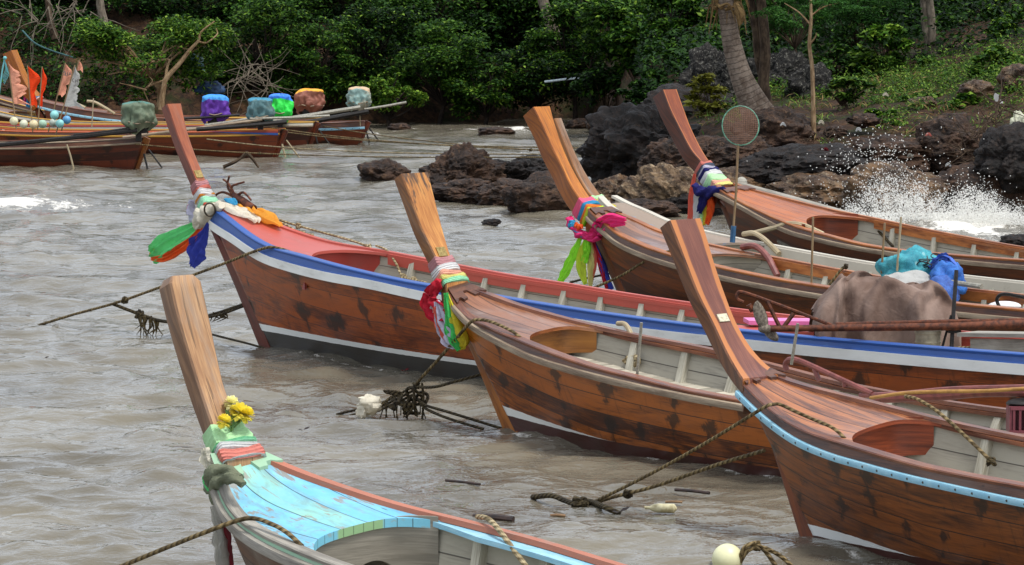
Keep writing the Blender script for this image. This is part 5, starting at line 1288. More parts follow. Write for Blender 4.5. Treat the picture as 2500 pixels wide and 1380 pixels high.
DK, PS = M['blackSteel'], M['steelPale']
engine((338, 285), 79.5, (40, 36), tarp('cover_dark_green', '#4d766c', '#56634f', 0.70, low2='#6b6f58'), 'engine under a dark green cover on the nearest far boat', [((335, 318), (-20, 356), .05, DK, 'drive_shaft'), ((330, 312), (180, 330), .03, DK, 'tiller')], 0, 1)
engine((636, 272), 83.8, (32, 32), tarp('cover_teal', '#3f86a0', '#4a6a6e', 0.62, low2='#5d6e66'), 'engine under a faded teal cover above the multicoloured stern', [((300, 336), (640, 292), .035, M['railPale'], 'drive_shaft'), ((610, 290), (805, 283), .03, PS, 'tiller'), ((480, 316), (700, 298), .055, DK, 'guard_rail')], 0, 2)
engine((525, 265), 86.2, (32, 34), tarp('cover_purple', '#3f8fd6', '#5a2f92', 0.60), 'engine under a purple cover with blue top', [((400, 292), (585, 281), .03, DK, 'drive_shaft'), ((500, 306), (640, 285), .035, PS, 'tiller')], 0, 3)
engine((684, 262), 88.6, (29, 33), tarp('cover_bright_green', '#3d7fe0', '#2fcf4a', 0.60), 'engine under a bright green cover with blue top', [((630, 300), (880, 262), .05, PS, 'drive_shaft')], 0, 4)
engine((757, 246), 91.8, (33, 29), tarp('cover_orange_brown', '#e0a030', '#835040', 0.60), 'engine under a brown cover with orange top', [((700, 292), (870, 268), .05, DK, 'drive_shaft')], 0, 5)
engine((877, 240), 90.2, (28, 27), tarp('cover_tan', '#bfa585', '#7f9a94', 0.54, low2='#9a8f78'), 'engine under a tan and teal cover on the far right stern', [((640, 318), (900, 272), .06, DK, 'drive_shaft'), ((890, 267), (992, 250), .03, PS, 'tiller')], 0, 6)
q = MB(); p = at_d(878, 268, 90); q.tube([p, at_d(880, 308, 90)], .012, 6); tag(q.build('pole', M['paleStick']), 'thin stick hanging from the tan covered engine towards the water', 'stick')

# ------------------------------------------------------------------ net marker flags with floats
M['flagO'] = cloth('flag_orange', '#f4491c', '#d8481f'); M['flagP'] = cloth('flag_faded_salmon', '#e8a184', '#c8907a'); M['flagW'] = cloth('flag_grey_white', '#bdbcb6', '#8e8e8a')
M['ink'] = plain('faded_ink', '#5c5a58'); M['bamboo'] = wood('bamboo_pole', '#6a5236', '#a08660', rough=.6)
for k, c in dict(fCream=('#d8d2b0', '#bdb690'), fPale=('#cfd0b8', '#b4b89a'), fTan=('#d2c39a', '#b8a880'), fMint=('#a9c8b0', '#90b29c'), fTeal=('#86c6c4', '#78b0b0'), fBlue=('#5a9cc8', '#4f8ab4'), fGrey=('#a8b0a4', '#90988c')).items(): M[k] = plain('float_' + k, c[0], c[1], 8, .5)
def flag_marker(label, top, bot, d, edge, mat, flt=None, fm=None, letters=None, rag=.0):
    """edge: (fly width as photo px along the pole from top); bot: lower end of pole"""
    A, Bt = at_d(top[0], top[1], d), at_d(bot[0], bot[1], d)
    E = thing('marker_flag', Bt, label, 'marker flag', 'net marker flags standing in a far boat')
    q = MB(); q.tube([A, A.lerp(Bt, .5), Bt], .016, 6); rel(q, E).build('pole', M['bamboo'], E)
    y0, y1, ws = edge; q = MB(); P, UV = [], []; n = 26; ax = (Bt - A) / (bot[1] - top[1])
    wf = curve([(i / (len(ws) - 1), w_) for i, w_ in enumerate(ws)])
    for i in range(n + 1):
        t = i / n; o = A + ax * (lerp(y0, y1, t) - top[1]); w_ = max(.5, wf(t)) * d / F
        w_ *= 1 + rag * (mn.noise(Vector((i * .55, d, 1))) * 1.0)
        row = []; ur = []
        for j in range(9):
            s_ = j / 8
            row.append(o + Vector((w_ * s_, .05 * math.sin(s_ * 5 + t * 6) * s_, -.06 * s_ * w_ + .03 * math.sin(s_ * 7 + t * 4) * s_ - .015 * s_))); ur.append((w_ * s_, t))
        P.append(row); UV.append(ur)
    rel_q = rel(q, E) if False else None
    q.grid(P, UV); rel(q, E); fo = q.build('flag', mat, E)
    if letters:
        q = MB(); h = letters[0]
        for (i, j), strokes in letters[1]:
            base = P[i][j]
            for s_ in strokes:
                q.tube([base + Vector((x * h, -.045, y * h)) for x, y in s_], .008, 4)
        rel(q, E).build('lettering', M['ink'], fo)
    if flt:
        q = MB(); c = at_d(flt[0], flt[1], d - .05); q.ball(c, flt[2] * d / F, 18, 12); rel(q, E).build('float', M[fm], E)
LU = [[(0, 1), (0, .2), (.2, 0), (.45, 0), (.6, .2), (.6, 1)]]; LA = [[(0, 0), (.35, 1), (.7, 0)], [(.15, .4), (.55, .4)]]; L5 = [[(.55, 1), (.05, 1), (.05, .6), (.45, .6), (.55, .3), (.4, 0), (0, .05)]]
LC = [[(.55, .9), (.3, 1), (.05, .7), (.05, .3), (.3, 0), (.55, .1)]]; LM = [[(0, 0), (.1, 1), (.35, .3), (.6, 1), (.7, 0)]]
dF = 81.6
flag_marker('faded salmon ragged marker flag, leftmost of the flags, cream float', (20, 150), (40, 316), dF, (155, 253, [2, 14, 26, 30, 34, 22, 36]), M['flagP'], (34, 296, 10.5), 'fCream', rag=.7)
flag_marker('bright orange triangular marker flag with wide fly, pale float', (67, 160), (80, 322), dF, (162, 257, [2, 18, 30, 20, 12, 18, 14]), M['flagO'], (58, 303, 10.5), 'fPale', rag=.15)
flag_marker('narrow bright orange marker flag, tan float', (103, 163), (92, 318), dF, (164, 260, [2, 7, 14, 12, 6, 8, 6]), M['flagO'], (82, 304, 11), 'fTan', rag=.2)
flag_marker('pale salmon marker flag with faded lettering, mint float', (160, 154), (118, 322), dF + .3, (157, 232, [2, 16, 22, 22, 16, 18, 10]), M['flagP'], (104, 303, 10.5), 'fMint', ((.075), [((9, 1), L5), ((9, 3), LU), ((9, 6), LA)]), rag=.5)
flag_marker('grey white ragged marker flag with faded lettering, teal float below', (183, 159), (136, 330), dF, (162, 259, [2, 12, 22, 24, 24, 34, 40]), M['flagW'], (146, 302, 10.5), 'fTeal', ((.075), [((10, 2), LC), ((10, 5), LM)]), rag=.45)
flag_marker('small salmon marker flag half hidden behind the grey white flag', (193, 148), (150, 320), dF + .6, (150, 172, [2, 8, 13, 16]), M['flagP'], (163, 293, 10.5), 'fBlue')
def floatball(label, x, y, r, m_, d):
    q = MB(); q.ball(at_d(x, y, d), r * d / F, 18, 12); q.tube([at_d(x - 1, y - r - 2, d), at_d(x + 1, y + r + 2, d)], .02, 5)
    tag(q.build('float', M[m_]), label, 'float', 'net floats lying in a far boat')
floatball('turquoise ball float stacked above the other floats', 133, 281, 11, 'fTeal', dF - .2)
floatball('grey ball float half hidden behind the turquoise floats', 130, 300, 10, 'fGrey', dF + .1)
q = MB(); q.tube([at_d(12, 140, 84), at_d(6, 170, 84), at_d(-4, 240, 84)], .02, 6); q.ball(at_d(12, 142, 84), .045, 8, 6)
for k in range(5): q.tube([at_d(12, 148, 84), at_d(14 + k * 2, 170 + k * 3, 84), at_d(6 + k, 190 + k * 4, 84)], .006, 4)
tag(q.build('net_pole', M['tealP']), 'pole with a pale tip and teal netting at the left edge', 'pole')
for lab, x, y0, y1, d in (('thin upright stick in the far boats right of the flags', 228, 240, 312, 83),): 
    q = MB(); q.tube([at_d(x, y0, d), at_d(x - 4, y1, d)], .014, 5); tag(q.build('pole', M['paleStick']), lab, 'stick')
q = MB(); q.tube([at_d(163, 353, 79.0), at_d(172, 380, 79.0), at_d(180, 412, 79.0)], .02, 5); tag(q.build('pole', M['paleStick']), 'thin pale pole leaning on the side of the nearest far boat', 'stick')
for lab, pts, d, r in (('pale chafing hose bent over the gunwale of the far boat with the prow', [(212, 247), (232, 250), (258, 264), (280, 278)], 90, .035), ('white chafing hose on the light blue railed far boat', [(170, 256), (186, 254), (208, 263)], 90, .035)):
    q = MB(); q.tube(spline([at_d(x, y, d) for x, y in pts], 6), r, 7); tag(q.build('hose', M['paleStick']), lab, 'hose')
# ------------------------------------------------------------------ cloths tied to the prows
CL = {}
def cl(name, c, c2=None):
    if name not in CL: CL[name] = cloth('cloth_' + name, c, c2)
    return CL[name]
for n_, c, c2 in [('rose', '#c08a8c', '#a87478'), ('white', '#dcdcda', '#c4c4c8'), ('peach', '#f0b49c', '#d89c88'), ('paleyellow', '#e8e08a', '#cfc878'), ('mint', '#a8e8c0', '#90cfa8'), ('red', '#c8283a', '#a01e30'), ('lavender', '#cfcbdc', '#b4b0c4'), ('green', '#4fc864', '#3aa850'),
    ('yellow', '#dccb3c', '#bfae30'), ('salmon', '#e8705c', '#c85a4c'), ('lightgreen', '#6fdc84', '#52c06a'), ('orange', '#f0642c', '#d85424'), ('blue', '#3c48a8', '#30388c'), ('skyblue', '#3f9cc8', '#3484ac'), ('amber', '#e8a03c', '#cc8a30'), ('cream', '#e4dcc8', '#cabfa8'),
    ('pink', '#f46a8c', '#e05078'), ('hotpink', '#f03c80', '#d82e6c'), ('lime', '#9cf03c', '#84d830'), ('neonyellow', '#d8ec4c', '#bcd040'), ('tangerine', '#f88c3c', '#e07a30'), ('navy', '#2a2a6c', '#20204c'), ('greygreen', '#7c8068', '#5f5f50'), ('palegreen', '#bfeeb4', '#a8d8a0'), ('coral', '#e08a7c', '#c4746a'), ('darkred', '#7c2a30', '#5c2026'), ('greywhite', '#b8b4a8', '#989488'), ('magenta', '#d8408c', '#b83478'), ('slate', '#606878', '#505868')]: cl(n_, c, c2)
def band(b, E, i0, i1, col, e=.012, seed=0):
    q = MB(); P, UV = [], []; n = 9
    for i in range(n + 1):
        t = i / n; r = b.ring(lerp(i0, i1, t), e + .006 * math.sin(t * 3.14) + .004 * math.sin(t * 19 + seed))
        c = sum(r, Vector()) / len(r); row = []
        for k, p in enumerate(r):
            row.append(b.w(p + Vector((0, 0, -.012 * math.sin(k * 1.3 + seed) - .0))))
        P.append(row); acc = 0; ur = []
        for k in range(11): ur.append((acc, t * .08 + seed)); acc += (r[k % 10] - r[(k + 1) % 10]).length
        UV.append(ur)
    inner = [[b.w(p) for p in b.ring(lerp(i0, i1, 0 if k == 0 else 1), -.01)] for k in (0, 1)]
    P = [inner[0]] + P + [inner[1]]; UV = [UV[0]] + UV + [UV[-1]]
    q.grid(P, UV, closej=True); rel(q, E); return q.build('ribbon_band', CL[col], E, ang=50)
def strip(E, pts, ws, wdir, col, seed=0, fold=.25, name='ribbon_tail', n=9, nj=15):
    """rippled hanging strip of cloth along world points"""
    q = MB(); sp = spline(pts, n); wf = curve([(i / (len(ws) - 1), w_) for i, w_ in enumerate(ws)])
    wd = Vector(wdir).normalized(); P, UV = [], []; L_ = 0
    for i, p in enumerate(sp):
        t = i / (len(sp) - 1); T = (sp[min(i + 1, len(sp) - 1)] - sp[max(i - 1, 0)]).normalized()
        W = (wd - T * wd.dot(T)).normalized(); N = T.cross(W); w_ = max(.01, wf(t))
        if i: L_ += (p - sp[i - 1]).length
        rag = .12 * mn.noise(Vector((seed, 3, i))) if i == len(sp) - 1 else 0
        P.append([p + W * (w_ * (j / (nj - 1) - .5)) + N * (w_ * fold * (math.sin(j * 1.15 + seed * 2.1 + t * 2.2 + 1.5 * mn.noise(Vector((t * 3, seed, j * .2)))) + .45 * math.sin(j * 2.7 + t * 5 + seed)) + w_ * .14 * mn.noise(Vector((i * .3, j * .4, seed)))) + T * (w_ * (.25 if i == len(sp) - 1 else 0) * mn.noise(Vector((j * .9, seed, 0)))) for j in range(nj)])
        UV.append([(L_, w_ * j / (nj - 1)) for j in range(nj)])
    q.grid(P, UV); rel(q, E); return q.build(name, CL[col], E, ang=180)
def roll(E, pts, r, col, seed=0, name='ribbon_knot', n=7):
    """twisted rope-like roll of cloth"""
    q = MB(); sp = spline(pts, n); rf = curve([(i / (len(r) - 1), w_) for i, w_ in enumerate(r)]) if isinstance(r, (list, tuple)) else (lambda t: r)
    q.tube(sp, rf, 14)
    nn = []
    for k, p in enumerate(q.v):
        i, j = divmod(k, 14); v = Vector(p); c = sp[min(i, len(sp) - 1)]
        d = v - c; f = 1 + .26 * math.sin(j * 2 * math.pi / 14 * 3 + i * .8 + seed) + .5 * mn.noise(v * 12) + .2 * mn.noise(v * 30)
        nn.append(tuple(c + d * f))
    q.v = nn; rel(q, E); return q.build(name, CL[col], E, ang=80)
def sash(k, label, i_top):
    b = B_.get(k) or far[k]; c = b.w(sum(b.ring(i_top), Vector()) / 10)
    return b, thing('prow_sash', c, label, 'ribbons', 'ribbons tied round the prows')
def bands(b, E, i0, i1, cols):
    n = sum(w_ for c, w_ in cols); p = i0
    for s_, (c, w_) in enumerate(cols):
        q_ = p + (i1 - i0) * w_ / n; band(b, E, p - .15, q_ + .15, c, .012 + .003 * (s_ % 2), s_ * 2.1); p = q_
AX = lambda b: Vector((b.c, -b.s, 0)); LAT = lambda b: Vector((b.s, b.c, 0))

b, E = sash('C', 'rose, white and mint ribbon bands with red cloth on the dark-stained orange prow', 24)
bands(b, E, 24, 36, [('rose', 3), ('white', 2.4), ('peach', 2.2), ('paleyellow', 2), ('mint', 2)])
pt = lambda L_, yl: [b.wpx(x, y, yl) for x, y in L_]
W_ = AX(b) + Vector((0, 0, .3))
strip(E, pt([(1070, 690), (1056, 708), (1050, 735), (1062, 758), (1085, 768), (1106, 774)], -.22), [.05, .12, .22, .26, .2, .06], AX(b) * .4 + Vector((0, 0, 1)), 'red', 1, .2)
roll(E, pt([(1072, 684), (1062, 705), (1056, 728)], -.2), [.03, .05, .02], 'red', 2)
strip(E, pt([(1066, 735), (1080, 785), (1096, 822), (1112, 848)], -.24), [.06, .15, .17, .06], W_, 'lavender', 3)
strip(E, pt([(1088, 715), (1094, 770), (1106, 822), (1120, 856)], -.25), [.05, .10, .16, .06], W_, 'green', 4)
strip(E, pt([(1092, 720), (1112, 785), (1128, 828), (1122, 852)], -.23), [.04, .13, .19, .06], W_, 'yellow', 5)
strip(E, pt([(1060, 750), (1072, 795), (1090, 835)], -.26), [.04, .07, .03], W_, 'salmon', 6)
strip(E, pt([(1060, 735), (1056, 760), (1062, 775)], -.2), [.05, .1, .05], W_, 'white', 7)

b, E = sash('B', 'pink, white and mint bands with green, orange and blue tails on the red-decked bow', 24)
bands(b, E, 24, 38, [('rose', 2.5), ('coral', 1), ('white', 3), ('amber', .7), ('white', 1), ('mint', 3.5), ('salmon', 1.5), ('paleyellow', 1.5)])
pt = lambda L_, yl: [b.wpx(x, y, yl) for x, y in L_]
roll(E, pt([(540, 500), (520, 512), (498, 530), (484, 545), (492, 552)], -.12), [.04, .07, .10, .07, .05], 'cream', 1)
roll(E, pt([(470, 490), (466, 510), (472, 530), (484, 540)], -.02), [.03, .05, .06, .05], 'lavender', 2)
strip(E, pt([(492, 542), (470, 562), (432, 584), (392, 606), (370, 628)], -.1), [.08, .17, .24, .27, .2], AX(b) * .3 + Vector((0, 0, 1)), 'lightgreen', 3, .12)
strip(E, pt([(497, 545), (474, 580), (436, 610), (400, 630), (368, 632)], -.12), [.04, .1, .12, .1, .04], AX(b) * .5 + Vector((0, 0, 1)), 'orange', 4, .15)
strip(E, pt([(384, 600), (374, 614), (368, 626)], -.07), [.05, .1, .04], AX(b) * .3 + Vector((0, 0, 1)), 'yellow', 5)
strip(E, pt([(508, 545), (496, 580), (480, 612), (468, 650)], -.13), [.05, .16, .30, .10], AX(b) + Vector((0, 0, .25)), 'blue', 6, .12)
strip(E, pt([(464, 500), (460, 512), (466, 530)], -.02), [.04, .06, .03], AX(b), 'magenta', 7)
dk = lambda L_, dz_=.02: [b.w(Vector((u, y, b.zy(u, 0) + dz_))) for u, y in L_]
strip(E, dk([(-.85, -.02), (-.6, .0), (-.35, .02), (-.1, .0)], .05), [.08, .16, .17, .12], LAT(b), 'cream', 8, .16)
strip(E, dk([(-.75, .14), (-.5, .2), (-.2, .2), (.15, .14)], .06), [.08, .22, .26, .06], LAT(b), 'amber', 9, .15)
strip(E, dk([(-.85, .1), (-.72, .12), (-.6, .08)], .09), [.06, .14, .04], LAT(b), 'skyblue', 10, .2)

b, E = sash('D', 'pink, blue, orange and lime bands with hot pink knot on the tall orange prow', 33)
bands(b, E, 31, 42, [('pink', 3.4), ('skyblue', 2.2), ('tangerine', 2), ('neonyellow', 1.6), ('lime', 1)])
pt = lambda L_, yl: [b.wpx(x, y, yl) for x, y in L_]
roll(E, pt([(1388, 532), (1398, 552), (1416, 570), (1432, 578)], -.25), [.04, .055, .06, .05], 'hotpink', 1)
strip(E, pt([(1422, 572), (1440, 580), (1457, 568), (1468, 552), (1490, 539), (1528, 541)], -.31), [.06, .13, .20, .22, .20, .10], AX(b) + Vector((0, 0, .9)), 'hotpink', 2, .16, 'ribbon_knot'); roll(E, pt([(1420, 572), (1438, 580), (1452, 574)], -.28), [.03, .05, .04], 'hotpink', 2)
roll(E, pt([(1394, 540), (1400, 552), (1406, 548)], -.26), [.04, .06, .04], 'skyblue', 3)
roll(E, pt([(1406, 545), (1412, 555), (1420, 552)], -.27), [.03, .045, .03], 'orange', 4)
roll(E, pt([(1398, 556), (1416, 572), (1436, 580)], -.27), .03, 'skyblue', 5)
W_ = AX(b) + Vector((0, 0, .3))
strip(E, pt([(1420, 572), (1402, 618), (1382, 660), (1364, 690)], -.25), [.05, .13, .14, .08], W_, 'lime', 6, .08)
strip(E, pt([(1432, 576), (1432, 612), (1426, 640)], -.27), [.06, .14, .13], W_, 'lime', 7, .15)
strip(E, pt([(1430, 580), (1420, 640), (1430, 694)], -.24), [.05, .16, .07], W_, 'neonyellow', 8)
strip(E, pt([(1438, 580), (1444, 640), (1440, 698)], -.22), [.05, .10, .06], W_, 'paleyellow', 12)
strip(E, pt([(1442, 585), (1450, 640), (1441, 700)], -.2), [.04, .07, .04], W_, 'salmon', 9)
strip(E, pt([(1448, 590), (1466, 650), (1482, 705)], -.16), [.05, .09, .06], W_, 'red', 10)
strip(E, pt([(1450, 590), (1474, 655), (1492, 708)], -.14), [.05, .11, .09], W_, 'blue', 11)
b, E = sash('D2', 'pale mint and peach bands with yellow knot on the weathered prow', 28)
bands(b, E, 27, 37, [('palegreen', 2), ('paleyellow', 1.2), ('coral', 1.4), ('white', 1), ('coral', .7), ('slate', .8)])
roll(E, [b.wpx(x, y, -.15) for x, y in [(1478, 506), (1494, 512), (1508, 526), (1530, 540)]], [.03, .06, .05, .045], 'yellow', 2)
b, E = sash('F', 'striped ribbon bands with navy, white and orange tails on the dark red-brown prow', 24)
bands(b, E, 24, 38, [('coral', 1), ('slate', .7), ('lavender', 1), ('navy', 1), ('white', 1.6), ('palegreen', 2.2), ('peach', 1.3), ('paleyellow', 1.4), ('coral', 1.2)])
pt = lambda L_, yl: [b.wpx(x, y, yl) for x, y in L_]
W_ = AX(b) + Vector((0, 0, .3))
roll(E, pt([(1694, 452), (1712, 470), (1738, 468), (1768, 460)], -.24), [.04, .08, .07, .025], 'navy', 1)
strip(E, pt([(1696, 425), (1690, 470), (1684, 535)], -.14), [.06, .10, .09], W_, 'salmon', 2)
strip(E, pt([(1704, 450), (1702, 490), (1700, 538)], -.16), [.07, .11, .08], W_, 'white', 3)
strip(E, pt([(1722, 464), (1716, 490), (1706, 520)], -.24), [.08, .17, .13], W_, 'navy', 4, .15)
strip(E, pt([(1716, 470), (1714, 505), (1714, 540)], -.18), [.05, .08, .06], W_, 'palegreen', 5)
strip(E, pt([(1728, 472), (1722, 510), (1718, 550)], -.18), [.05, .08, .05], W_, 'yellow', 6)
strip(E, pt([(1734, 470), (1734, 510), (1726, 548)], -.19), [.05, .14, .08], W_, 'orange', 7)
b, E = sash('A', 'pale green, white and salmon cloth bands on the weathered front prow', 25)
bands(b, E, 23.5, 36.5, [('palegreen', 6), ('mint', .5), ('white', 1.6), ('coral', 2.4), ('white', .6)])
pt = lambda L_, yl: [b.wpx(x, y, yl) for x, y in L_]
roll(E, pt([(590, 1166), (560, 1152), (528, 1158), (512, 1180), (516, 1205)], -.24), [.02, .035, .05, .045, .025], 'greygreen', 1)
roll(E, pt([(594, 1182), (566, 1165), (536, 1172), (522, 1195), (526, 1232)], -.26), [.02, .035, .04, .035, .02], 'greygreen', 2)
roll(E, pt([(514, 1152), (506, 1172), (510, 1200)], -.25), [.02, .035, .02], 'lightgreen', 3)
strip(E, pt([(520, 1235), (532, 1290), (540, 1340), (548, 1400)], -.12), [.05, .10, .13, .14], AX(b), 'greywhite', 4)
strip(E, pt([(540, 1265), (553, 1310), (556, 1350), (560, 1400)], -.10), [.04, .07, .08, .08], AX(b), 'darkred', 5)
strip(E, pt([(500, 1095), (506, 1120), (516, 1150)], -.2), [.06, .09, .05], AX(b), 'cream', 6)
b, E = sash('G1', 'small blue, white and magenta bands on the far orange-brown prow', 26)
bands(b, E, 26, 31, [('skyblue', 1), ('white', 1), ('coral', 1)])
strip(E, [b.wpx(x, y, -.2) for x, y in [(74, 222), (68, 238), (62, 256)]], [.1, .22, .12], AX(b), 'magenta', 1); strip(E, [b.wpx(x, y, -.24) for x, y in [(80, 228), (74, 244), (68, 262)]], [.08, .18, .12], AX(b), 'skyblue', 2)

# yellow flowers tucked in the front prow's band
b = B_['A']; E = thing('flower_bunch', b.wpx(560, 1050, .0), 'bunch of yellow chrysanthemums tucked into the pale green band of the front prow', 'flowers')
M['petal'] = plain('petal_yellow', '#fdf070', '#fbe440', 30, .7); M['petalP'] = plain('petal_pale_yellow', '#fdf8c8', '#f8f0a0', 30, .7); M['stemG'] = plain('flower_stem_green', '#4a6a2c', '#6a8a4a', 20, .6)
for i, (x, y, r, m_, yl) in enumerate([(553, 984, .046, 'petalP', .06), (574, 1006, .056, 'petal', .05), (590, 1012, .048, 'petal', .09), (535, 1028, .044, 'petal', -.1), (560, 1000, .03, 'petal', .03)]):
    c = b.wpx(x, y, yl) - AX(b) * -.05; q = MB(); rn = random.Random(i)
    for k in range(150):
        d = Vector((rn.gauss(0, 1), rn.gauss(0, 1), rn.gauss(.35, .8))).normalized(); s_ = d.cross(Vector((.3, .2, 1))).normalized() * r * .28
        q.face([q.vert(c + d * r * .15 - s_ * .5), q.vert(c + d * r * 1.0 - s_), q.vert(c + d * r * 1.25), q.vert(c + d * r * 1.0 + s_), ])
    fl = rel(q, E).build('flower', M[m_], E, smooth=False)
    q = MB(); q.tube(spline([c, c.lerp(b.wpx(558, 1048, .0), .5) + AX(b) * .02, b.wpx(556 + i * 3, 1052, .0)], 4), .006, 5)
    for k in range(3):
        p = c.lerp(b.wpx(558, 1048, .0), .45 + .15 * k); v = Vector((rn.uniform(-1, 1), rn.uniform(-.6, .2), rn.uniform(0, 1))).normalized() * .05; w_ = v.cross(Vector((0, 1, 0))).normalized() * .012
        q.face([q.vert(p), q.vert(p + v * .5 + w_), q.vert(p + v), q.vert(p + v * .5 - w_)])
    rel(q, E).build('stem', M['stemG'], E, smooth=False)

# ------------------------------------------------------------------ ropes
M['rope'] = ropemat('rope_wet_brown', '#8a7650', '#43361f', 16); M['ropePale'] = ropemat('rope_pale', '#b3a27e', '#6a5a3e', 18); M['ropeDark'] = ropemat('rope_weedy_dark', '#4f4329', '#282012', 20)
M['weed'] = plain('weed_brown', '#3a3018', '#5a4a26', 25, .8)
def rope(label, pts, r, mat='rope', n=8, knots=(), group='mooring ropes', name='mooring_rope', weeds=()):
    r *= .74; sp = spline(pts, n); q = MB(); q.tube(sp, r, 8)
    o = q.build(name, M[mat], origin=sp[-1]); tag(o, label, 'rope', group)
    for k in knots:
        p = sp[int(k * (len(sp) - 1))] - sp[-1]; q = MB(); rn = random.Random(int(k * 99))
        for j in range(4):
            a = [p + Vector((rn.uniform(-1, 1), rn.uniform(-.7, .7), rn.uniform(-1, 1))) * r * 2.3 for _ in range(5)]
            q.tube(spline(a + [a[0]], 4), r * .85, 6)
        q.build('knot', M['ropeDark' if mat != 'ropePale' else mat], o)
    for k, ln in weeds:
        p = sp[int(k * (len(sp) - 1))] - sp[-1]; q = MB(); rn = random.Random(int(k * 977))
        for j in range(9):
            a = p + Vector((rn.uniform(-.09, .09), rn.uniform(-.05, .05), 0)); q.tube(spline([a, a + Vector((rn.uniform(-.05, .05), 0, -ln * rn.uniform(.2, .5))), a + Vector((rn.uniform(-.1, .1), 0, -ln * rn.uniform(.5, 1)))], 3), lambda t: .014 * (1.2 - t), 5)
        q.build('weed', M['weed'], o)
    return o
b = B_['B']
w0 = at_z(83, 792); g0 = b.wpx(634, 609, -.52)
on = lambda x, y: at_d(x, y, lerp(w0.y, g0.y, (x - 83) / (634 - 83.0)))
rope('rope from the red-decked bow sloping down left into the water, knotted once', [b.wpx(739, 630, -.42), b.wpx(700, 612, -.46), b.wpx(668, 604, -.52), b.wpx(650, 605, -.56), on(610, 618), on(543, 645), on(362, 712), on(275, 742), on(180, 768), w0 + Vector((0, 0, -.03))], .022, knots=(.74,))
kn = on(275, 742)
rope('weedy rope from the knot to the stem of the red-decked boat', [kn, at_d(340, 767, 44.0), at_d(395, 784, 43.8), at_d(460, 784, 43.4), at_d(518, 769, 43.1), b.wpx(600, 742, 0)], .028, 'ropeDark', knots=(.2,), weeds=((.26, .3), (.34, .25), (.85, .12)))
rope('thick doubled rope hanging on the stem of the red-decked boat', [at_d(400, 786, 43.7), at_d(518, 773, 43.0), b.wpx(600, 746, 0)], .02, 'ropeDark')
rope('rope sinking under the keel of the red-decked boat', [at_d(400, 785, 43.8), at_d(522, 818, 43.3), at_d(616, 842, 42.4), at_z(692, 861) + Vector((0, 0, -.02))], .018, 'ropeDark')
b = B_['C']
kx = at_d(1012, 945, 35.9)
rope('rope over the gunwale of the dark-stained orange prowed boat down to knotted lines', [b.wpx(1288, 842, -.38), b.wpx(1255, 812, -.4), b.wpx(1200, 786, -.38), b.wpx(1165, 781, -.38), b.wpx(1148, 788, -.42), at_d(1118, 822, 35.2), at_d(1070, 878, 35.5), at_d(1025, 927, 35.8), kx], .021, knots=(.97,))
rope('rope from the knotted lines to the orange stem', [kx, at_d(1060, 945, 35.6), at_d(1110, 932, 35.4), b.wpx(1176, 914, 0)], .02, 'ropeDark')
for k, (y0, yy, lab) in enumerate([(962, 1003, 'upper of three lines entering the water left of the white bundle'), (972, 1009, 'middle of three lines entering the water left of the white bundle'), (984, 1014, 'lowest of three lines entering the water left of the white bundle')]):
    p1 = at_z(822 + 22 * k, yy + 4); rope(lab, [kx + Vector((-.02, 0, -.04 * k)), at_d(930, lerp(y0, yy, .55), 36.2), p1 + Vector((0, 0, -.02))], .017, 'ropeDark', name='anchor_line')
for k, (m1, lab) in enumerate([((1100, 1008), 'upper sagging line from the knots to the orange stem waterline'), ((1095, 1022), 'lower dripping line from the knots to the orange stem waterline')]):
    rope(lab, [kx + Vector((0.03, 0, -.12)), at_d(1040, 990 + 8 * k, 35.7), at_d(m1[0], m1[1], 35.4), at_z(1180 + 50 * (1 - k), 1048)], .02, 'ropeDark', name='anchor_line')
rn = random.Random(5); q = MB()
for (x, y) in [(975, 975), (1000, 985), (995, 1000), (1012, 960), (1020, 980), (960, 972), (945, 985), (1005, 1015), (1030, 968)]:
    a = [at_d(x + rn.uniform(-22, 22), y + rn.uniform(-18, 18), 35.9 + rn.uniform(-.1, .1)) for _ in range(4)]; q.tube(spline(a + [a[0]], 5), .017, 6)
q.tube(spline([at_d(1030, 935, 35.8), at_d(1034, 980, 35.8), at_d(1029, 1040, 35.8)], 4), .013, 6)
q.tube(spline([at_d(1010, 950, 35.8), at_d(1010, 990, 35.8), at_d(990, 1020, 35.8)], 4), .015, 6)
for k in range(12):
    p = at_d(rn.uniform(930, 1030), rn.uniform(975, 1000), 35.85); q.tube([p, p + Vector((rn.uniform(-.04, .04), 0, -rn.uniform(.05, .17)))], .006, 4)
tag(q.build('rope_tangle', M['ropeDark']), 'dark tangle of knotted lines and loops over the water before the orange stem', 'rope')
E = thing('cloth_bundle', at_z(900, 1020), 'dirty white cloth bundle wrapped on the lines at the water', 'bundle')
q = MB(); q.ball(at_d(905, 988, 35.95), .095, 18, 14, 0, (1.25, .9, .9), .5, 3); q.ball(at_d(886, 1003, 35.95), .07, 14, 10, 0, (.8, .8, 1.2), .6, 5); rel(q, E).build('cloth', CL['cream'], E)
b = B_['E']
k2 = at_z(1440, 1231)
rope('rope from the two-tone prowed boat deck over its blue rail to floating lines', [b.wpx(2072, 1080, -.36), b.wpx(2035, 1046, -.36), b.wpx(1985, 1024, -.33), b.wpx(1940, 1004, -.33), b.wpx(1905, 988, -.36), b.wpx(1886, 988, -.42), b.wpx(1862, 997, -.50)] + [b.wpx(1862, 997, -.50).lerp(k2, t) + Vector((0, 0, -.03 * math.sin(t * 3.14))) for t in (.25, .5, .75)] + [k2], .019)
rope('rope from the stem of the two-tone prowed boat to the floating lines', [b.wpx(1866, 1100, 0), at_d(1750, 1135, 29.3), at_d(1600, 1187, 29.9), at_d(1500, 1213, 30.2), k2], .021, knots=(.66,))
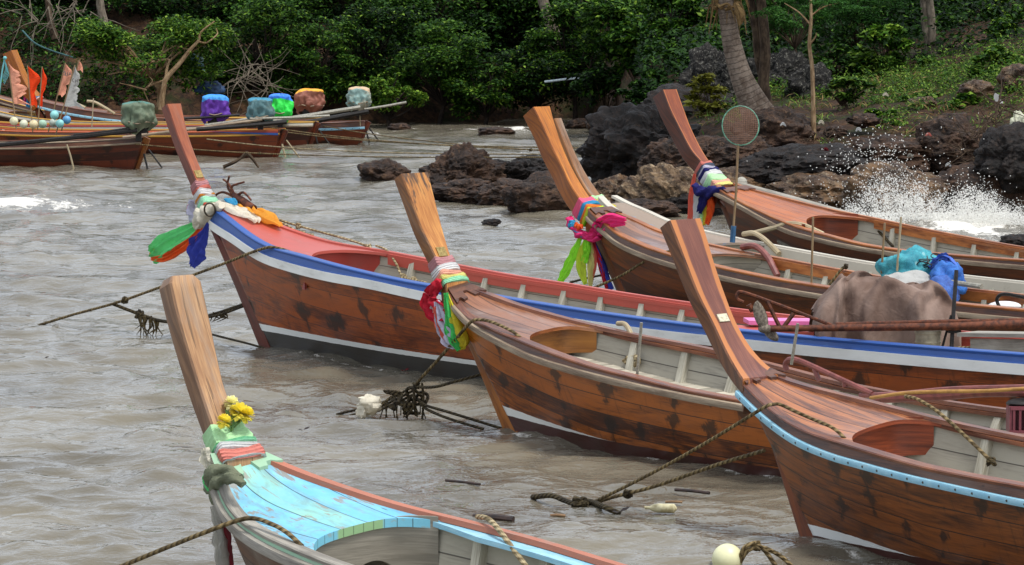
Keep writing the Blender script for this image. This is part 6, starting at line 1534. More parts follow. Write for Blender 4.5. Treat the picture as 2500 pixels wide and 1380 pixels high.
rope('thick weedy rope floating at the surface left of the two-tone prowed boat', [at_z(1300, 1214, .01), at_z(1345, 1210, .05), at_z(1378, 1222, .03), at_z(1410, 1232, .02), k2 + Vector((0, 0, .02)), at_z(1480, 1240, .03), at_z(1515, 1256, -.02)], .032, 'ropeDark', knots=(.55,), name='floating_rope')
rope('pale rope over the far gunwale onto the floor of the two-tone prowed boat', [b.wpx(2210, 968, .55), b.wpx(2240, 975, .5), b.wpx(2285, 1002, .45), b.wpx(2330, 1040, .42), b.wpx(2385, 1092, .38), b.wpx(2425, 1132, .36)], .019, 'rope', knots=(.99,), name='deck_rope')
b = B_['A']
rope('brown rope from the turquoise deck over the front rail down to the left', [b.wpx(738, 1334, -.42), b.wpx(700, 1300, -.40), b.wpx(660, 1278, -.38), b.wpx(620, 1266, -.38), b.wpx(580, 1271, -.42), at_d(500, 1300, 22.6), at_d(400, 1340, 22.9), at_d(290, 1385, 23.2), at_d(200, 1418, 23.4)], .0195)
rope('pale thick rope over the far red rail of the turquoise-decked boat', [b.wpx(1165, 1262, .62), b.wpx(1190, 1266, .56), b.wpx(1215, 1290, .5), b.wpx(1245, 1330, .46), b.wpx(1290, 1390, .42)], .022, 'ropePale', name='deck_rope')
b = B_['D']
rope('brown rope from the neon-ribboned boat down into the water behind the red gunwale', [b.wpx(1640, 612, -.5), at_d(1590, 629, 46.6), at_d(1517, 673, 47.0), at_d(1452, 702, 47.4), at_d(1430, 712, 47.6)], .024)
rope('dark line left of the neon-ribboned stem', [at_d(1392, 690, 48.5), at_d(1440, 678, 48.2), b.wpx(1490, 668, 0)], .02, 'ropeDark')
rope('short grey-brown rope tied to the near gunwale by the brown tarpaulin', [b.wpx(2064, 650, .62), b.wpx(2052, 660, .55), b.wpx(2035, 682, .5), b.wpx(2016, 706, .45)], .022, 'rope', knots=(.05,), name='deck_rope')
b = B_['B']
rope('pair of pale ropes along the far gunwale of the red deck', [b.wpx(640, 520, .35), b.wpx(700, 543, .42), b.wpx(780, 566, .5), b.wpx(850, 585, .56), b.wpx(905, 604, .6)], .019, 'ropePale', knots=(.35, .97), name='deck_rope')
rope('second pale rope close beside it on the red deck with a loop', [b.wpx(640, 526, .32), b.wpx(700, 550, .38), b.wpx(730, 568, .42), b.wpx(765, 574, .44)], .018, 'ropePale', knots=(.75,), name='deck_rope')
rope('pale rope hanging from the far gunwale into the bow of the red boat', [b.wpx(905, 602, .6), b.wpx(895, 625, .5), b.wpx(876, 660, .45)], .018, 'ropePale', name='deck_rope')
rope('pale rope sagging from the far gunwale to a coil inside the red boat', [b.wpx(918, 600, .62), b.wpx(945, 612, .58), b.wpx(968, 645, .5), b.wpx(985, 676, .45), b.wpx(1040, 690, .4)], .018, 'ropePale', knots=(.78, .88), name='deck_rope')
b = B_['C']
E = thing('hose_rope', b.w((1.75, .55, .85)), 'pale hose sleeve with coiled rope hanging inside the dark-stained prow boat', 'hose')
q = MB(); q.tube(spline([b.wpx(1508, 790, .6), b.wpx(1526, 792, .58), b.wpx(1540, 815, .54), b.wpx(1547, 848, .5)], 6), .024, 8); rel(q, E).build('hose', M['paleStick'], E)
q = MB(); q.tube(spline([b.wpx(1547, 846, .5), b.wpx(1553, 870, .48), b.wpx(1535, 886, .44), b.wpx(1522, 880, .44)], 5), .018, 6)
for k in range(3): q.tube(spline([b.wpx(1545 + 16 * math.cos(a_ * .9), 884 + 9 * math.sin(a_ * .9) - k * 3, .45) for a_ in range(8)], 4), .017, 6)
rel(q, E).build('rope_coil', M['ropePale'], E)
def simple_tube(name, label, cat, pts, r, mat, n=6, sides=8, group=None):
    q = MB(); q.tube(spline(pts, n), r, sides); return tag(q.build(name, mat), label, cat, group)
b = B_['D']; simple_tube('hose', 'maroon hose bent over the gunwale behind the two-tone prow', 'hose', [b.wpx(1812, 603, .6), b.wpx(1845, 602, .56), b.wpx(1874, 628, .52), b.wpx(1898, 674, .46)], .042, plain('hose_maroon', '#6a3630', '#854c44', 10, .5))
b = B_['D2']; simple_tube('hose', 'cream hose bent over the white gunwale behind the net pole', 'hose', [b.wpx(1815, 572, .64), b.wpx(1842, 570, .6), b.wpx(1870, 588, .56), b.wpx(1902, 620, .5)], .036, M['paleStick'])
b = B_['F']; simple_tube('hose', 'cream hose and line over the near gunwale of the dark boat', 'hose', [b.wpx(1838, 570, -.62), b.wpx(1892, 556, -.6), b.wpx(1920, 547, -.56), b.wpx(1960, 550, -.5), b.wpx(2010, 572, -.4)], .036, M['paleStick'])
simple_tube('pole', 'long grey wooden pole along the far gunwale of the dark boat', 'pole', [b.wpx(1800, 452, .35), b.wpx(1960, 495, .55), b.wpx(2122, 540, .72)], .058, M['greyWood'], 4, 10)
q = MB(); q.ball(b.wpx(1810, 446, .42), .085, 14, 10); tag(q.build('float', CL['greywhite']), 'grey ball at the end of the grey wooden pole', 'float')
simple_tube('deck_rope', 'dark rope from the grey wooden pole down into the dark boat', 'rope', [b.wpx(2118, 535, .7), b.wpx(2150, 570, .6), b.wpx(2180, 602, .5)], .022, M['ropeDark'], group='mooring ropes')
q = MB(); q.tube(spline([b.wpx(2118, 538, .7), b.wpx(2105, 560, .66), b.wpx(2098, 592, .6)], 4), .02, 6); tag(q.build('deck_rope', M['ropeDark']), 'short dark rope hanging from the end of the grey wooden pole', 'rope', 'mooring ropes')

# far mooring lines from the sterns to the reef
ends = [((330, 352), 79.5, (1345, 384), 70, 'lowest far mooring line, sagging from the nearest far stern to the reef'), ((505, 340), 83.5, (1330, 377), 72, 'pale far mooring line from the orange gunwaled boat'), ((662, 312), 84, (1440, 372), 75, 'far mooring line from the multicoloured stern'), ((690, 322), 88, (1420, 362), 78, 'thin far mooring line from the bright green covered boat'), ((790, 308), 90, (1460, 376), 76, 'topmost far mooring line from the tan covered boat')]
for k, (p0, d0_, p1, d1_, lab) in enumerate(ends):
    pts = [at_d(lerp(p0[0], p1[0], t), lerp(p0[1], p1[1], t) + 14 * math.sin(math.pi * t ** .8) * (1 if k < 2 else .8), lerp(d0_, d1_, t)) for t in (0, .15, .3, .5, .7, .85, 1)]
    rope(lab, pts, .017, 'ropePale' if k == 1 else 'rope', knots=(.35,) if k == 0 else ((.8,) if k == 2 else ()), group='far mooring lines')
q = MB()
for pts in ([(545, 408), (575, 395), (600, 378), (612, 376)], [(606, 376), (618, 390), (632, 410)], [(590, 386), (600, 374), (606, 372)]): q.tube(spline([at_d(x, y, 78.2) for x, y in pts], 4), lambda t: .045 - .02 * t, 6)
tag(q.build('driftwood_branch', M['bark']), 'dark branch caught on the lowest far mooring line', 'branch')

# ------------------------------------------------------------------ things on the boats
b = B_['D2']
E = thing('landing_net', b.wpx(1788, 592, -.1), 'round landing net with green rim on a long pole', 'net')
dn = b.w((0, 0, 0)).y; dn = b.wpx(1788, 590, -.1).y
q = MB(); q.tube([at_d(1802, 350, dn), at_d(1797, 470, dn), at_d(1788, 592, dn)], lambda t: .016, 8); rel(q, E).build('pole', M['bamboo'], E)
q = MB(); q.tube([at_d(1791, 552, dn), at_d(1788, 592, dn)], .036, 8); rel(q, E).build('grip', plain('grip_blue', '#20486a', '#2a5a80', 10, .5), E)
c = at_d(1808, 307, dn); rr = 45 * dn / F; up = Vector((0, .30, .97)).normalized(); sd = Vector((1, 0, 0)); fw = sd.cross(up)
q = MB(); q.tube([c + sd * rr * math.cos(a * .2618) + up * rr * 1.1 * math.sin(a * .2618) for a in range(25)], .0085, 6); rel(q, E).build('rim', plain('net_rim_green', '#2f6a55', '#6a9a80', 20, .5), E)
q = MB()
for k in range(-9, 10):
    t = k / 10.0; h = math.sqrt(1 - t * t); bag = lambda x, y: (fw * -1) * (-.34 * rr * max(0, 1 - x * x - y * y)) - up * (.12 * rr * max(0, 1 - x * x - y * y))
    q.tube([c + sd * rr * t + up * rr * 1.1 * (h * s_) + bag(t, h * s_) for s_ in (-1, -.6, -.2, .2, .6, 1)], .0024, 3, cap=False)
    q.tube([c + sd * rr * (h * s_) + up * rr * 1.1 * t + bag(h * s_, t) for s_ in (-1, -.6, -.2, .2, .6, 1)], .0024, 3, cap=False)
g = G('net_mesh_brown'); g.pbr('#7a5a4a', .8); rel(q, E).build('netting', g.mat, E)
q = MB(); P = []
for i in range(7):
    r_ = i / 6 * .98; P.append([c + sd * rr * r_ * math.cos(a * .2618) + up * rr * 1.1 * r_ * math.sin(a * .2618) + bag(r_, 0) for a in range(25)])
q.grid(P)
g = G('net_fine_veil'); p_ = g.n('ShaderNodeBsdfDiffuse', {0: '#8a6a58'}); t_ = g.n('ShaderNodeBsdfTransparent'); m_ = g.n('ShaderNodeMixShader', {0: .16, 1: t_.outputs[0], 2: p_.outputs[0]}); g.nt.links.new(m_.outputs[0], g.out.inputs[0])
rel(q, E).build('net_bag', g.mat, E)

# rusty engine, shaft and propeller lying across the red boat
b = B_['B']; 
def tarp_brown():
    g = G('tarpaulin_brown'); o = g.obj(); n = g.noise(o, 2.2, 4, .6); f = g.noise(o, 40, 3, .6); w_ = g.noise(o, 7, 3, .6, 1.0)
    c = g.mix(g.step(n, .35, .65), '#665248', '#857166'); c = g.mix(g.m('MULTIPLY', g.step(w_, .55, .75), .25), c, '#574840')
    return g.pbr(c, .85, g.bump(g.m('ADD', w_, g.m('MULTIPLY', f, .12)), .45, .03), .2)
M['tarpBrown'] = tarp_brown()
E = thing('boat_engine', b.wpx(2160, 850, 0), 'long-tail engine under a brown tarpaulin with rusty shaft in the red boat', 'engine')
q = MB(); P, UV = [], []; nu, nv = 64, 34
cx_ = b.wpx(2165, 770, .0)
Xd, Yd = Vector((1, .0, 0)), Vector((0, 1, 0))
dE = cx_.y; sE = dE / F
prof_top = curve([(-1, .12), (-.93, .38), (-.78, .64), (-.6, .9), (-.4, 1.0), (-.1, .92), (.2, .80), (.5, .74), (.68, .72), (.84, .46), (.95, .2), (1, .0)])
for i in range(nu + 1):
    t = i / nu * 2 - 1; row, ur = [], []
    top = prof_top(t) * 108 * sE; 
    for j in range(nv + 1):
        a = math.pi * (j / nv); ca, sa = math.cos(a), math.sin(a)
        yw = .46 * (1 - .28 * t ** 4); h = sa ** .6 * (top + .3) - .3
        fx = .045 * math.sin(t * 9 + 4 * ca) * (1 - sa * .8) + .10 * mn.noise(Vector((t * 2.2, ca * 1.6, 4))) + .10 * abs(mn.noise(Vector((t * 3.5 + ca * 1.5, ca * 1.2, 8))))
        fx += .03 * mn.noise(Vector((t * 9 + ca * 2, ca * 2, 3)))
        fx += .07 * math.exp(-((t + .62) / .07) ** 2) * (1 - .5 * sa) - .06 * math.exp(-((t + .5) / .06) ** 2)
        row.append(Vector((cx_.x + t * 178 * sE + .06 * ca * math.sin(t * 3) + .04 * mn.noise(Vector((t * 4, ca * 3, 1))), dE + .26 - ca * yw * (1 + .1 * math.sin(t * 5)) - fx * 1.6, cx_.z - .05 + h + fx * .8)))
        ur.append((t * 1.2, j / nv * 1.4))
    P.append(row); UV.append(ur)
q.grid([r for r in P], UV); rel(q, E).build('tarpaulin', M['tarpBrown'], E, ang=80)
ds = dE - .72
rp = lambda x, y, dd=0: at_d(x, y, ds + dd)
q = MB(); q.tube([rp(1870, 803), rp(2100, 800), rp(2330, 797), rp(2520, 791)], lambda t: .030 + .016 * t, 10); q.tube([rp(2040, 792, .02), rp(2250, 786, .02), rp(2520, 781, .02)], .018, 8); rel(q, E).build('drive_shaft', M['rust'], E)
q = MB(); q.tube(spline([rp(1815, 738, .03), rp(1800, 730, .03), rp(1800, 718, .03), rp(1815, 714, .03), rp(1900, 744, .03), rp(2035, 796, .02)], 5), .017, 7); q.tube([rp(1828, 744, .03), rp(1838, 760, .03)], .03, 6)
q.tube([rp(1872, 735, .02), rp(1903, 798, .01)], .022, 6); q.tube([rp(1938, 765, .02), rp(1912, 800, .01)], .022, 6); rel(q, E).build('skeg_guard', M['rust'], E)
E2 = E
q = MB(); P = []
for i in range(11):
    t = i / 10; c_ = lerp(0, 1, t); w_ = .058 * math.sin(math.pi * (.12 + .86 * t)) ** .6 + .004
    p = rp(1866, 803).lerp(rp(1846, 738), t); a = .9 - .6 * t
    P.append([p + Vector((-w_, -.02 * math.cos(a), .0)), p + Vector((-w_ * .5, -.03, 0)), p + Vector((w_ * .5, -.025, .01)), p + Vector((w_, .02, .015)), p + Vector((w_ * .4, .012, .01)), p + Vector((-w_ * .5, .006, 0))])
q.grid(P, None, closej=True); q.face([q.vert(v) for v in P[-1]]); P = []
for i in range(7):
    t = i / 6; w_ = .045 * math.sin(math.pi * (.15 + .8 * t)) ** .6 + .004; p = rp(1866, 803).lerp(rp(1900, 828, .1), t)
    P.append([p + Vector((-w_ * .3, -.02, -w_)), p + Vector((.0, -.03, 0)), p + Vector((w_ * .3, -.0, w_)), p + Vector((0, .012, 0))])
q.grid(P, None, closej=True); q.ball(rp(1868, 803), .045, 12, 8, 0, (1.5, 1, 1))
rel(q, E).build('propeller', plain('propeller_corroded', '#5a5046', '#8d8272', 40, .8, .2), E)
q = MB(); q.tube([rp(2335, 660, .2), rp(2328, 760, .1), rp(2322, 870, .0)], .02, 6); q.tube([rp(2322, 770, .1), rp(2300, 850, .05)], .012, 5); q.box(rp(2330, 800, .05), (.12, .08, .1)); rel(q, E).build('shaft_stand', M['blackSteel'], E)
q = MB(); P = [[b.wpx(2266, 806, -.15) + Vector((.125 * k_ * math.cos(a * .5236), .125 * k_ * math.sin(a * .5236), z)) for a in range(12)] for k_, z in ((.0, .0), (1.0, .0), (1.04, .0), (1.04, -.03), (.97, -.035), (.96, -.1), (1.0, -.105), (1.0, -.12), (.94, -.13), (.86, -.34))]
q.grid(P, None, closej=True); tag(q.build('bucket', plain('bucket_dirty_cream', '#a39b84', '#7d7462', 8, .7)), 'dirty cream plastic bucket beside the brown tarpaulin', 'bucket')
E = thing('bench', b.wpx(2430, 880, -.1), 'weathered grey wooden bench in the red boat at the right edge', 'bench')
q = MB(); s0, s1 = b.wpx(2362, 815, -.1), b.wpx(2540, 818, -.1); q.beam(s0, s1, .3, .035); rel(q, E).build('seat', M['greyWood'], E, smooth=False)
q = MB(); q.beam(s0 + Vector((.02, -.14, -.09)), s1 + Vector((0, -.14, -.09)), .03, .12); rel(q, E).build('apron', M['greyWood'], E, smooth=False)
for k, t in enumerate((.12, .72)):
    for o_ in (-.14, .13):
        p = s0.lerp(s1, t) + Vector((0, o_, -.16)); q = MB(); q.beam(p, p + Vector((0, 0, -.24)), .07, .06, (1, 0, 0)); rel(q, E).build('leg', M['greyWood'], E, smooth=False)
q = MB(); q.box(b.wpx(1905, 785, .15), (.70, .34, .04), (Vector((.98, .1, -.02)), Vector((-.1, .98, 0)), Vector((0.02, 0, 1)))); tag(q.build('board', plain('board_pink', '#d878ac', '#c868a0', 6, .5), smooth=False), 'pink board lying beside the rusty propeller', 'board')
q = MB(); q.box(b.wpx(1890, 822, -.1), (.95, .4, .16), (AX(b) * .9 + LAT(b) * .43, LAT(b) * .9 - AX(b) * .43, Vector((0, 0, 1)))); tag(q.build('storage_box', M['redCap'], smooth=False), 'red painted wooden box under the rusty propeller', 'box')
simple_tube('deck_rope', 'thin pale line stretched over the blue rail before the bench', 'rope', [b.wpx(2255, 850, -.3), b.wpx(2350, 860, -.4), b.wpx(2470, 878, -.5), b.wpx(2520, 884, -.5)], .012, M['ropePale'], group='mooring ropes')
simple_tube('deck_rope', 'thin pale line lying behind the legs of the bench', 'rope', [b.wpx(2330, 850, .1), b.wpx(2420, 846, .1), b.wpx(2520, 838, .1)], .012, M['ropePale'], group='mooring ropes')

# nets and bags
b = B_['D']
def lump(name, label, cat, c, rx, ry, rz, mat, seed, amp=.35, n=40):
    q = MB(); P = []
    for i in range(25):
        th = math.pi * i / 24; row = []
        for j in range(n):
            ph = 2 * math.pi * j / n; d = Vector((math.sin(th) * math.cos(ph), math.sin(th) * math.sin(ph), math.cos(th)))
            k = 1 + amp * mn.noise(d * 1.5 + Vector((seed, 0, 0))) + amp * .5 * mn.noise(d * 4 + Vector((0, seed, 0))) + amp * .3 * abs(mn.noise(d * 8 + Vector((0, 0, seed))))
            row.append(Vector(c) + Vector((d.x * rx * k, d.y * ry * k, max(-.5, d.z) * rz * k)))
        P.append(row)
    q.grid(P, None, closej=True); return tag(q.build(name, mat, ang=80), label, cat)
def netmat(name, a, b_, dots=None):
    g = G(name); o = g.obj(); n = g.noise(o, 6, 5, .65, .6); vo = g.n('ShaderNodeTexVoronoi', {'Vector': o, 'Scale': 60.0}, feature='DISTANCE_TO_EDGE').outputs['Distance']
    c = g.mix(g.step(n, .36, .64), a, b_); c = g.mix(g.m('MULTIPLY', g.step(vo, .05, .25), .35), c, '#163a44')
    if dots:
        v2 = g.n('ShaderNodeTexVoronoi', {'Vector': o, 'Scale': 7.0}).outputs['Distance']; c = g.mix(g.m('MULTIPLY', g.m('SUBTRACT', 1.0, g.step(v2, .14, .22)), .6), c, dots)
    return g.pbr(c, .7, g.bump(n, .8, .03))
lump('fishing_net', 'heap of teal fishing net in the boat behind the brown tarpaulin', 'net', b.wpx(2225, 672, .35), .42, .35, .30, netmat('net_teal', '#1f7c8c', '#3fa0aa', '#8fbcbc'), 3)
lump('fishing_net', 'heap of blue fishing net right of the teal net', 'net', b.wpx(2312, 688, .3), .22, .3, .24, netmat('net_blue', '#1c4fa0', '#2f6fc0'), 6)
lump('net_bag', 'round bag of dark blue netting below the grey cloth', 'bag', b.wpx(2298, 722, -.1), .19, .25, .22, netmat('net_dark_blue', '#233f86', '#3560ae'), 8, .25)
lump('cloth_sheet', 'pale grey cloth draped over the nets', 'cloth', b.wpx(2212, 700, .0), .40, .3, .17, cloth('sheet_grey', '#c0bfba', '#a8a6a0', .85, 12), 11, .3)
q = MB(); rn = random.Random(2)
for k in range(9):
    p = b.wpx(2270 + rn.uniform(-30, 45), 640 + rn.uniform(-6, 14), .3); q.tube(spline([p + Vector((rn.uniform(-.12, .12), rn.uniform(-.1, .1), rn.uniform(-.05, .09))) for _ in range(5)], 5), .007, 5)
tag(q.build('wire_coil', M['blackSteel']), 'dark tangled wire on top of the teal net', 'wire')
E = thing('plastic_bag', b.wpx(2300, 655, .3), 'crumpled blue plastic bag sticking up from the nets', 'bag'); CL['bluebag'] = netmat('bag_blue', '#3557b8', '#4a6fd0')
strip(E, [b.wpx(2270, 650, .3), b.wpx(2295, 640, .3), b.wpx(2312, 622, .3)], [.1, .22, .06], Vector((.5, 0, 1)), 'bluebag', 1); strip(E, [b.wpx(2290, 645, .28), b.wpx(2310, 640, .28), b.wpx(2335, 652, .28)], [.1, .16, .05], Vector((.2, 0, 1)), 'bluebag', 2)
simple_tube('pole', 'grey metal pole lying on the blue net bag', 'pole', [b.wpx(2278, 684, .0), b.wpx(2340, 692, .0), b.wpx(2396, 700, .0)], .032, M['steelPale'])
E = thing('water_jug', b.wpx(2455, 752, .0), 'white plastic jug with black hose loop in the neon-ribboned boat', 'jug')
q = MB(); q.ball(b.wpx(2452, 748, .05), .1, 16, 10, 0, (2.0, 1.0, .62)); rel(q, E).build('body', plain('plastic_white', '#dadad8', '#c4c4c2', 5, .4), E)
q = MB(); q.tube(spline([b.wpx(2440, 752, -.1), b.wpx(2434, 730, -.1), b.wpx(2452, 718, -.1), b.wpx(2500, 726, -.1)], 6), .022, 7); rel(q, E).build('hose', M['blackSteel'], E)
for i, (lab, bb, x0, y0, x1, y1, yl, m_) in enumerate([('upright rusty rod on the near gunwale behind the two-tone prow', 'D', 1985, 530, 1981, 690, -.6, 'bamboo'), ('upright rod left of the teal net', 'D', 2160, 545, 2152, 668, .1, 'bamboo'), ('slim bamboo upright beside the teal net', 'D', 2200, 530, 2190, 662, .0, 'paleStick'), ('thin grey metal rod standing on the floor of the dark-stained prow boat', 'C', 1566, 788, 1556, 914, -.52, 'steelPale'), ('thin grey metal rod right of the two-tone prow', 'C', 1948, 790, 1932, 890, -.0, 'steelPale')]):
    bq = B_[bb]; q = MB(); q.tube([bq.wpx(x0, y0, yl), bq.wpx(x1, y1, yl)], .014, 6); tag(q.build('rod', M[m_]), lab, 'rod', 'upright rods on the boats')
# grapnel and ring on the red bow
b = B_['B']; E = thing('grapnel_anchor', b.wpx(625, 530, .25), 'rusty grapnel anchor lying on the red bow', 'anchor')
pp = lambda L_, yl=.2: spline([b.wpx(x, y, yl) for x, y in L_], 6)
q = MB(); q.tube(pp([(618, 512), (590, 490), (572, 478)]), lambda t: .06 - .02 * t, 10); q.tube(pp([(575, 480), (562, 466)]), .022, 8); rel(q, E).build('shank', M['rust'], E)
for L_ in ([(574, 480), (566, 462), (556, 447), (545, 438)], [(572, 478), (558, 462), (556, 446), (560, 430)], [(566, 470), (566, 456), (578, 450), (596, 445)], [(576, 480), (592, 470), (604, 478), (613, 489)], [(574, 482), (548, 470), (532, 473), (522, 482)]):
    q = MB(); q.tube(pp(L_), lambda t: .017 - .005 * t, 7); rel(q, E).build('prong', M['rust'], E)
q = MB(); c = b.wpx(512, 512, -.22); q.tube([c + Vector((.062 * math.cos(a * .2618) , -.02 * math.sin(a * .2618), .078 * math.sin(a * .2618))) for a in range(25)], .011, 8); tag(q.build('ring', plain('ring_steel', '#4a4238', '#6e6454', 20, .35, .8)), 'steel ring tied at the tip of the red bow', 'ring')
# rusty pipe frame of the boat between the orange and the two-tone prows
b = B_['C']; E = thing('boat_engine', b.w((4.6, 0, .7)), 'maroon pipe frame and long shaft lying over the boat behind the two-tone prow deck', 'engine frame')
mar = plain('pipe_maroon', '#6a352f', '#84463e', 12, .5); cp = lambda L_, yl=.1: spline([b.wpx(x, y, yl) for x, y in L_], 6)
q = MB(); q.tube(cp([(1920, 905), (1918, 888), (1930, 878), (1960, 884), (2050, 925), (2130, 962)]), .026, 8); q.tube(cp([(1988, 900), (2000, 930)]), .024, 6); q.tube(cp([(2062, 928), (2064, 945)]), .03, 6); rel(q, E).build('pipe_guard', mar, E)
q = MB(); q.tube(cp([(2100, 966), (2200, 962), (2330, 950), (2520, 945)]), .024, 8); q.tube(cp([(2130, 976), (2300, 968), (2400, 960), (2520, 960)]), .036, 8); rel(q, E).build('drive_shaft', mar, E)
q = MB(); q.tube(cp([(2125, 972), (2210, 960), (2300, 956), (2400, 955), (2520, 948)], .02), .016, 8); rel(q, E).build('hose', plain('hose_ochre', '#b8873c', '#9a6c2c', 12, .5), E)
E = thing('crate', b.wpx(2490, 1045, .1), 'maroon slatted plastic crate at the right edge', 'crate'); c = b.wpx(2512, 1022, .1)
q = MB()
for k in range(7): q.box(c + Vector((-.14 + k * .05, -.12, 0)), (.02, .012, .18))
q.box(c + Vector((0, -.12, .1)), (.34, .02, .03)); q.box(c + Vector((0, -.12, -.1)), (.34, .02, .03)); q.box(c + Vector((0, .12, 0)), (.34, .02, .22)); q.box(c + Vector((-.165, 0, 0)), (.02, .23, .22)); q.box(c + Vector((.165, 0, 0)), (.02, .23, .22)); q.box(c + Vector((0, 0, -.105)), (.3, .2, .012)); rel(q, E).build('body', plain('crate_maroon', '#6a3038', '#7c3c44', 8, .5), E, smooth=False)
q = MB(); q.ball(c + Vector((0, 0, .13)), .13, 14, 8, 0, (1.5, 1, .35)); tag(q.build('helmet_lid', M['blackSteel']), 'black domed lid on the maroon crate', 'lid')

# ------------------------------------------------------------------ floating things
E = thing('mooring_buoy', at_z(1780, 1380), 'cream ball buoy with a looped rope in the water at the bottom', 'buoy')
c = at_z(1776, 1372); q = MB(); q.ball(c + Vector((0, 0, .02)), .118, 24, 16); rel(q, E).build('ball', plain('buoy_cream', '#dcd9ae', '#c8c498', 4, .4), E)
q = MB(); p0 = c + Vector((.09, -.06, .04))
q.tube(spline([p0, p0 + Vector((.03, -.03, .08)), p0 + Vector((.1, -.02, .11)), p0 + Vector((.18, 0, .06)), p0 + Vector((.28, .02, -.08))], 6), .017, 8)
q.tube(spline([p0 + Vector((0, 0, -.03)), p0 + Vector((.06, -.02, .06)), p0 + Vector((.16, 0, .08)), p0 + Vector((.3, .05, .01)), p0 + Vector((.42, .06, -.1))], 6), .017, 8)
rn = random.Random(3)
for k in range(4):
    a = [p0 + Vector((.12, 0, .09)) + Vector((rn.uniform(-1, 1), rn.uniform(-1, 1), rn.uniform(-1, 1))) * .035 for _ in range(4)]; q.tube(spline(a + [a[0]], 4), .013, 6)
rel(q, E).build('rope', M['rope'], E)
def floater(name, label, cat, x, y, shape, mat):
    p = at_z(x, y, .015); q = MB()
    if shape[0] == 'log': q.tube(spline([p + Vector((-shape[1], shape[3], 0)), p + Vector((0, 0, shape[2] * .3)), p + Vector((shape[1], -shape[3], 0))], 4), shape[2], 8)
    elif shape[0] == 'bottle':
        q.tube([p + Vector((x_, -x_ * .2, .01)) for x_ in (-.16, -.12, -.09, -.05, .08, .1)], [.014, .014, .03, .038, .038, .01], 12)
    elif shape[0] == 'leaf':
        for k in range(3): 
            v = Vector((math.cos(k * 2.0), math.sin(k * 2.0) * .5, .5 - .2 * k)) * shape[1]; w_ = Vector((-.3, .3, .2)) * shape[1]; q.face([q.vert(p), q.vert(p + v * .5 + w_ * .5), q.vert(p + v), q.vert(p + v * .5 - w_ * .4)])
    return tag(q.build(name, mat), label, cat, 'debris floating in the water')
pal = plain('plastic_faded', '#cfc6a0', '#a89a70', 20, .5); dw = plain('soaked_wood', '#1e1512', '#3a2820', 15, .6); tn_ = plain('stick_tan', '#6e5236', '#8a6a48', 15, .7)
floater('bottle', 'floating tan bottle near the two-tone prowed boat', 'bottle', 1622, 1244, ('bottle',), pal)
floater('log', 'black log floating just beyond the red rail of the front boat', 'log', 1205, 1266, ('log', .16, .03, .07), dw)
floater('stick', 'thin brown stick floating beyond the black log', 'stick', 1130, 1178, ('log', .15, .012, .12), dw)
floater('stick', 'short reddish stick floating right of the black log', 'stick', 1362, 1259, ('log', .06, .012, .01), tn_)
floater('leaf', 'dark dead leaf standing up in the water by the floating rope', 'leaf', 1512, 1250, ('leaf', .09), dw)
floater('leaf', 'dark curled leaf floating in open water left of the white bundle', 'leaf', 740, 1050, ('leaf', .07), dw)
floater('stick', 'long thin twig floating beside the front prow', 'stick', 455, 1093, ('log', .13, .007, .02), dw)
floater('leaf', 'tiny dark leaf tip sticking out at the far left', 'leaf', 107, 876, ('leaf', .06), dw)
floater('stick', 'short tan stick floating above the tan bottle', 'stick', 1645, 1226, ('log', .07, .01, .01), tn_)
floater('leaf', 'red leaf by the waterline of the dark-stained prow boat', 'leaf', 1272, 1053, ('leaf', .05), CL['red'])
floater('leaf', 'brownish red leaf behind the floating lines', 'leaf', 987, 905, ('leaf', .06), CL['darkred'])
floater('driftwood', 'dark twig raft floating at the surface near the stem of the two-tone boat', 'driftwood', 1690, 1200, ('log', .14, .014, .1), dw)

# ------------------------------------------------------------------ bank litter, pipe, tarpaulin
simple_tube('pipe', 'pale plastic pipe among the shrubs of the far shore', 'pipe', [at_d(1330, 200, 99.3), at_d(1400, 192, 99.0), at_d(1450, 192, 98.8), at_d(1552, 206, 98.5)], .03, plain('pipe_pale', '#a8b4b8', '#8a989c', 9, .5))
simple_tube('hose', 'teal hose hanging in the dark hollow at the upper left', 'hose', [at_d(55, 75, 99), at_d(85, 105, 98.5), at_d(130, 125, 98.2), at_d(185, 142, 98)], .022, plain('hose_teal_dark', '#1f4446', '#2f5a5a', 9, .6))
lump('tarpaulin', 'blue tarpaulin heap in the shade above the purple engine cover', 'tarpaulin', at_d(512, 218, 97.5), .36, .3, .2, netmat('tarp_blue', '#0e2344', '#1a3a62', '#5a463c'), 5)
lump('plastic_sack', 'pale torn plastic sack behind the crooked pale limbs', 'sack', at_d(480, 165, 98), .2, .2, .3, netmat('sack_teal', '#4a7a80', '#8fa8a8'), 9, .6)
lump('plastic_bag', 'white and yellow plastic bag on the bank at the right edge', 'litter', at_d(2488, 298, 66), .14, .1, .16, cloth('bag_yellow_white', '#d8d8c0', '#c8c83c', .6), 4, .5)
E = thing('broken_plate', at_d(2436, 240, 67), 'white broken curved plate on the bank', 'litter'); q = MB(); P = []
for i in range(9):
    a = 2.6 + i * .27; P.append([at_d(2448, 236, 67) + Vector((math.cos(a) * r_, -.05 + .05 * i / 8, math.sin(a) * r_ * .8)) for r_ in (.08, .17)])
q.grid(P); rel(q, E).build('shard', plain('plate_white', '#d4d2cc', '#c0beb8', 5, .4), E)
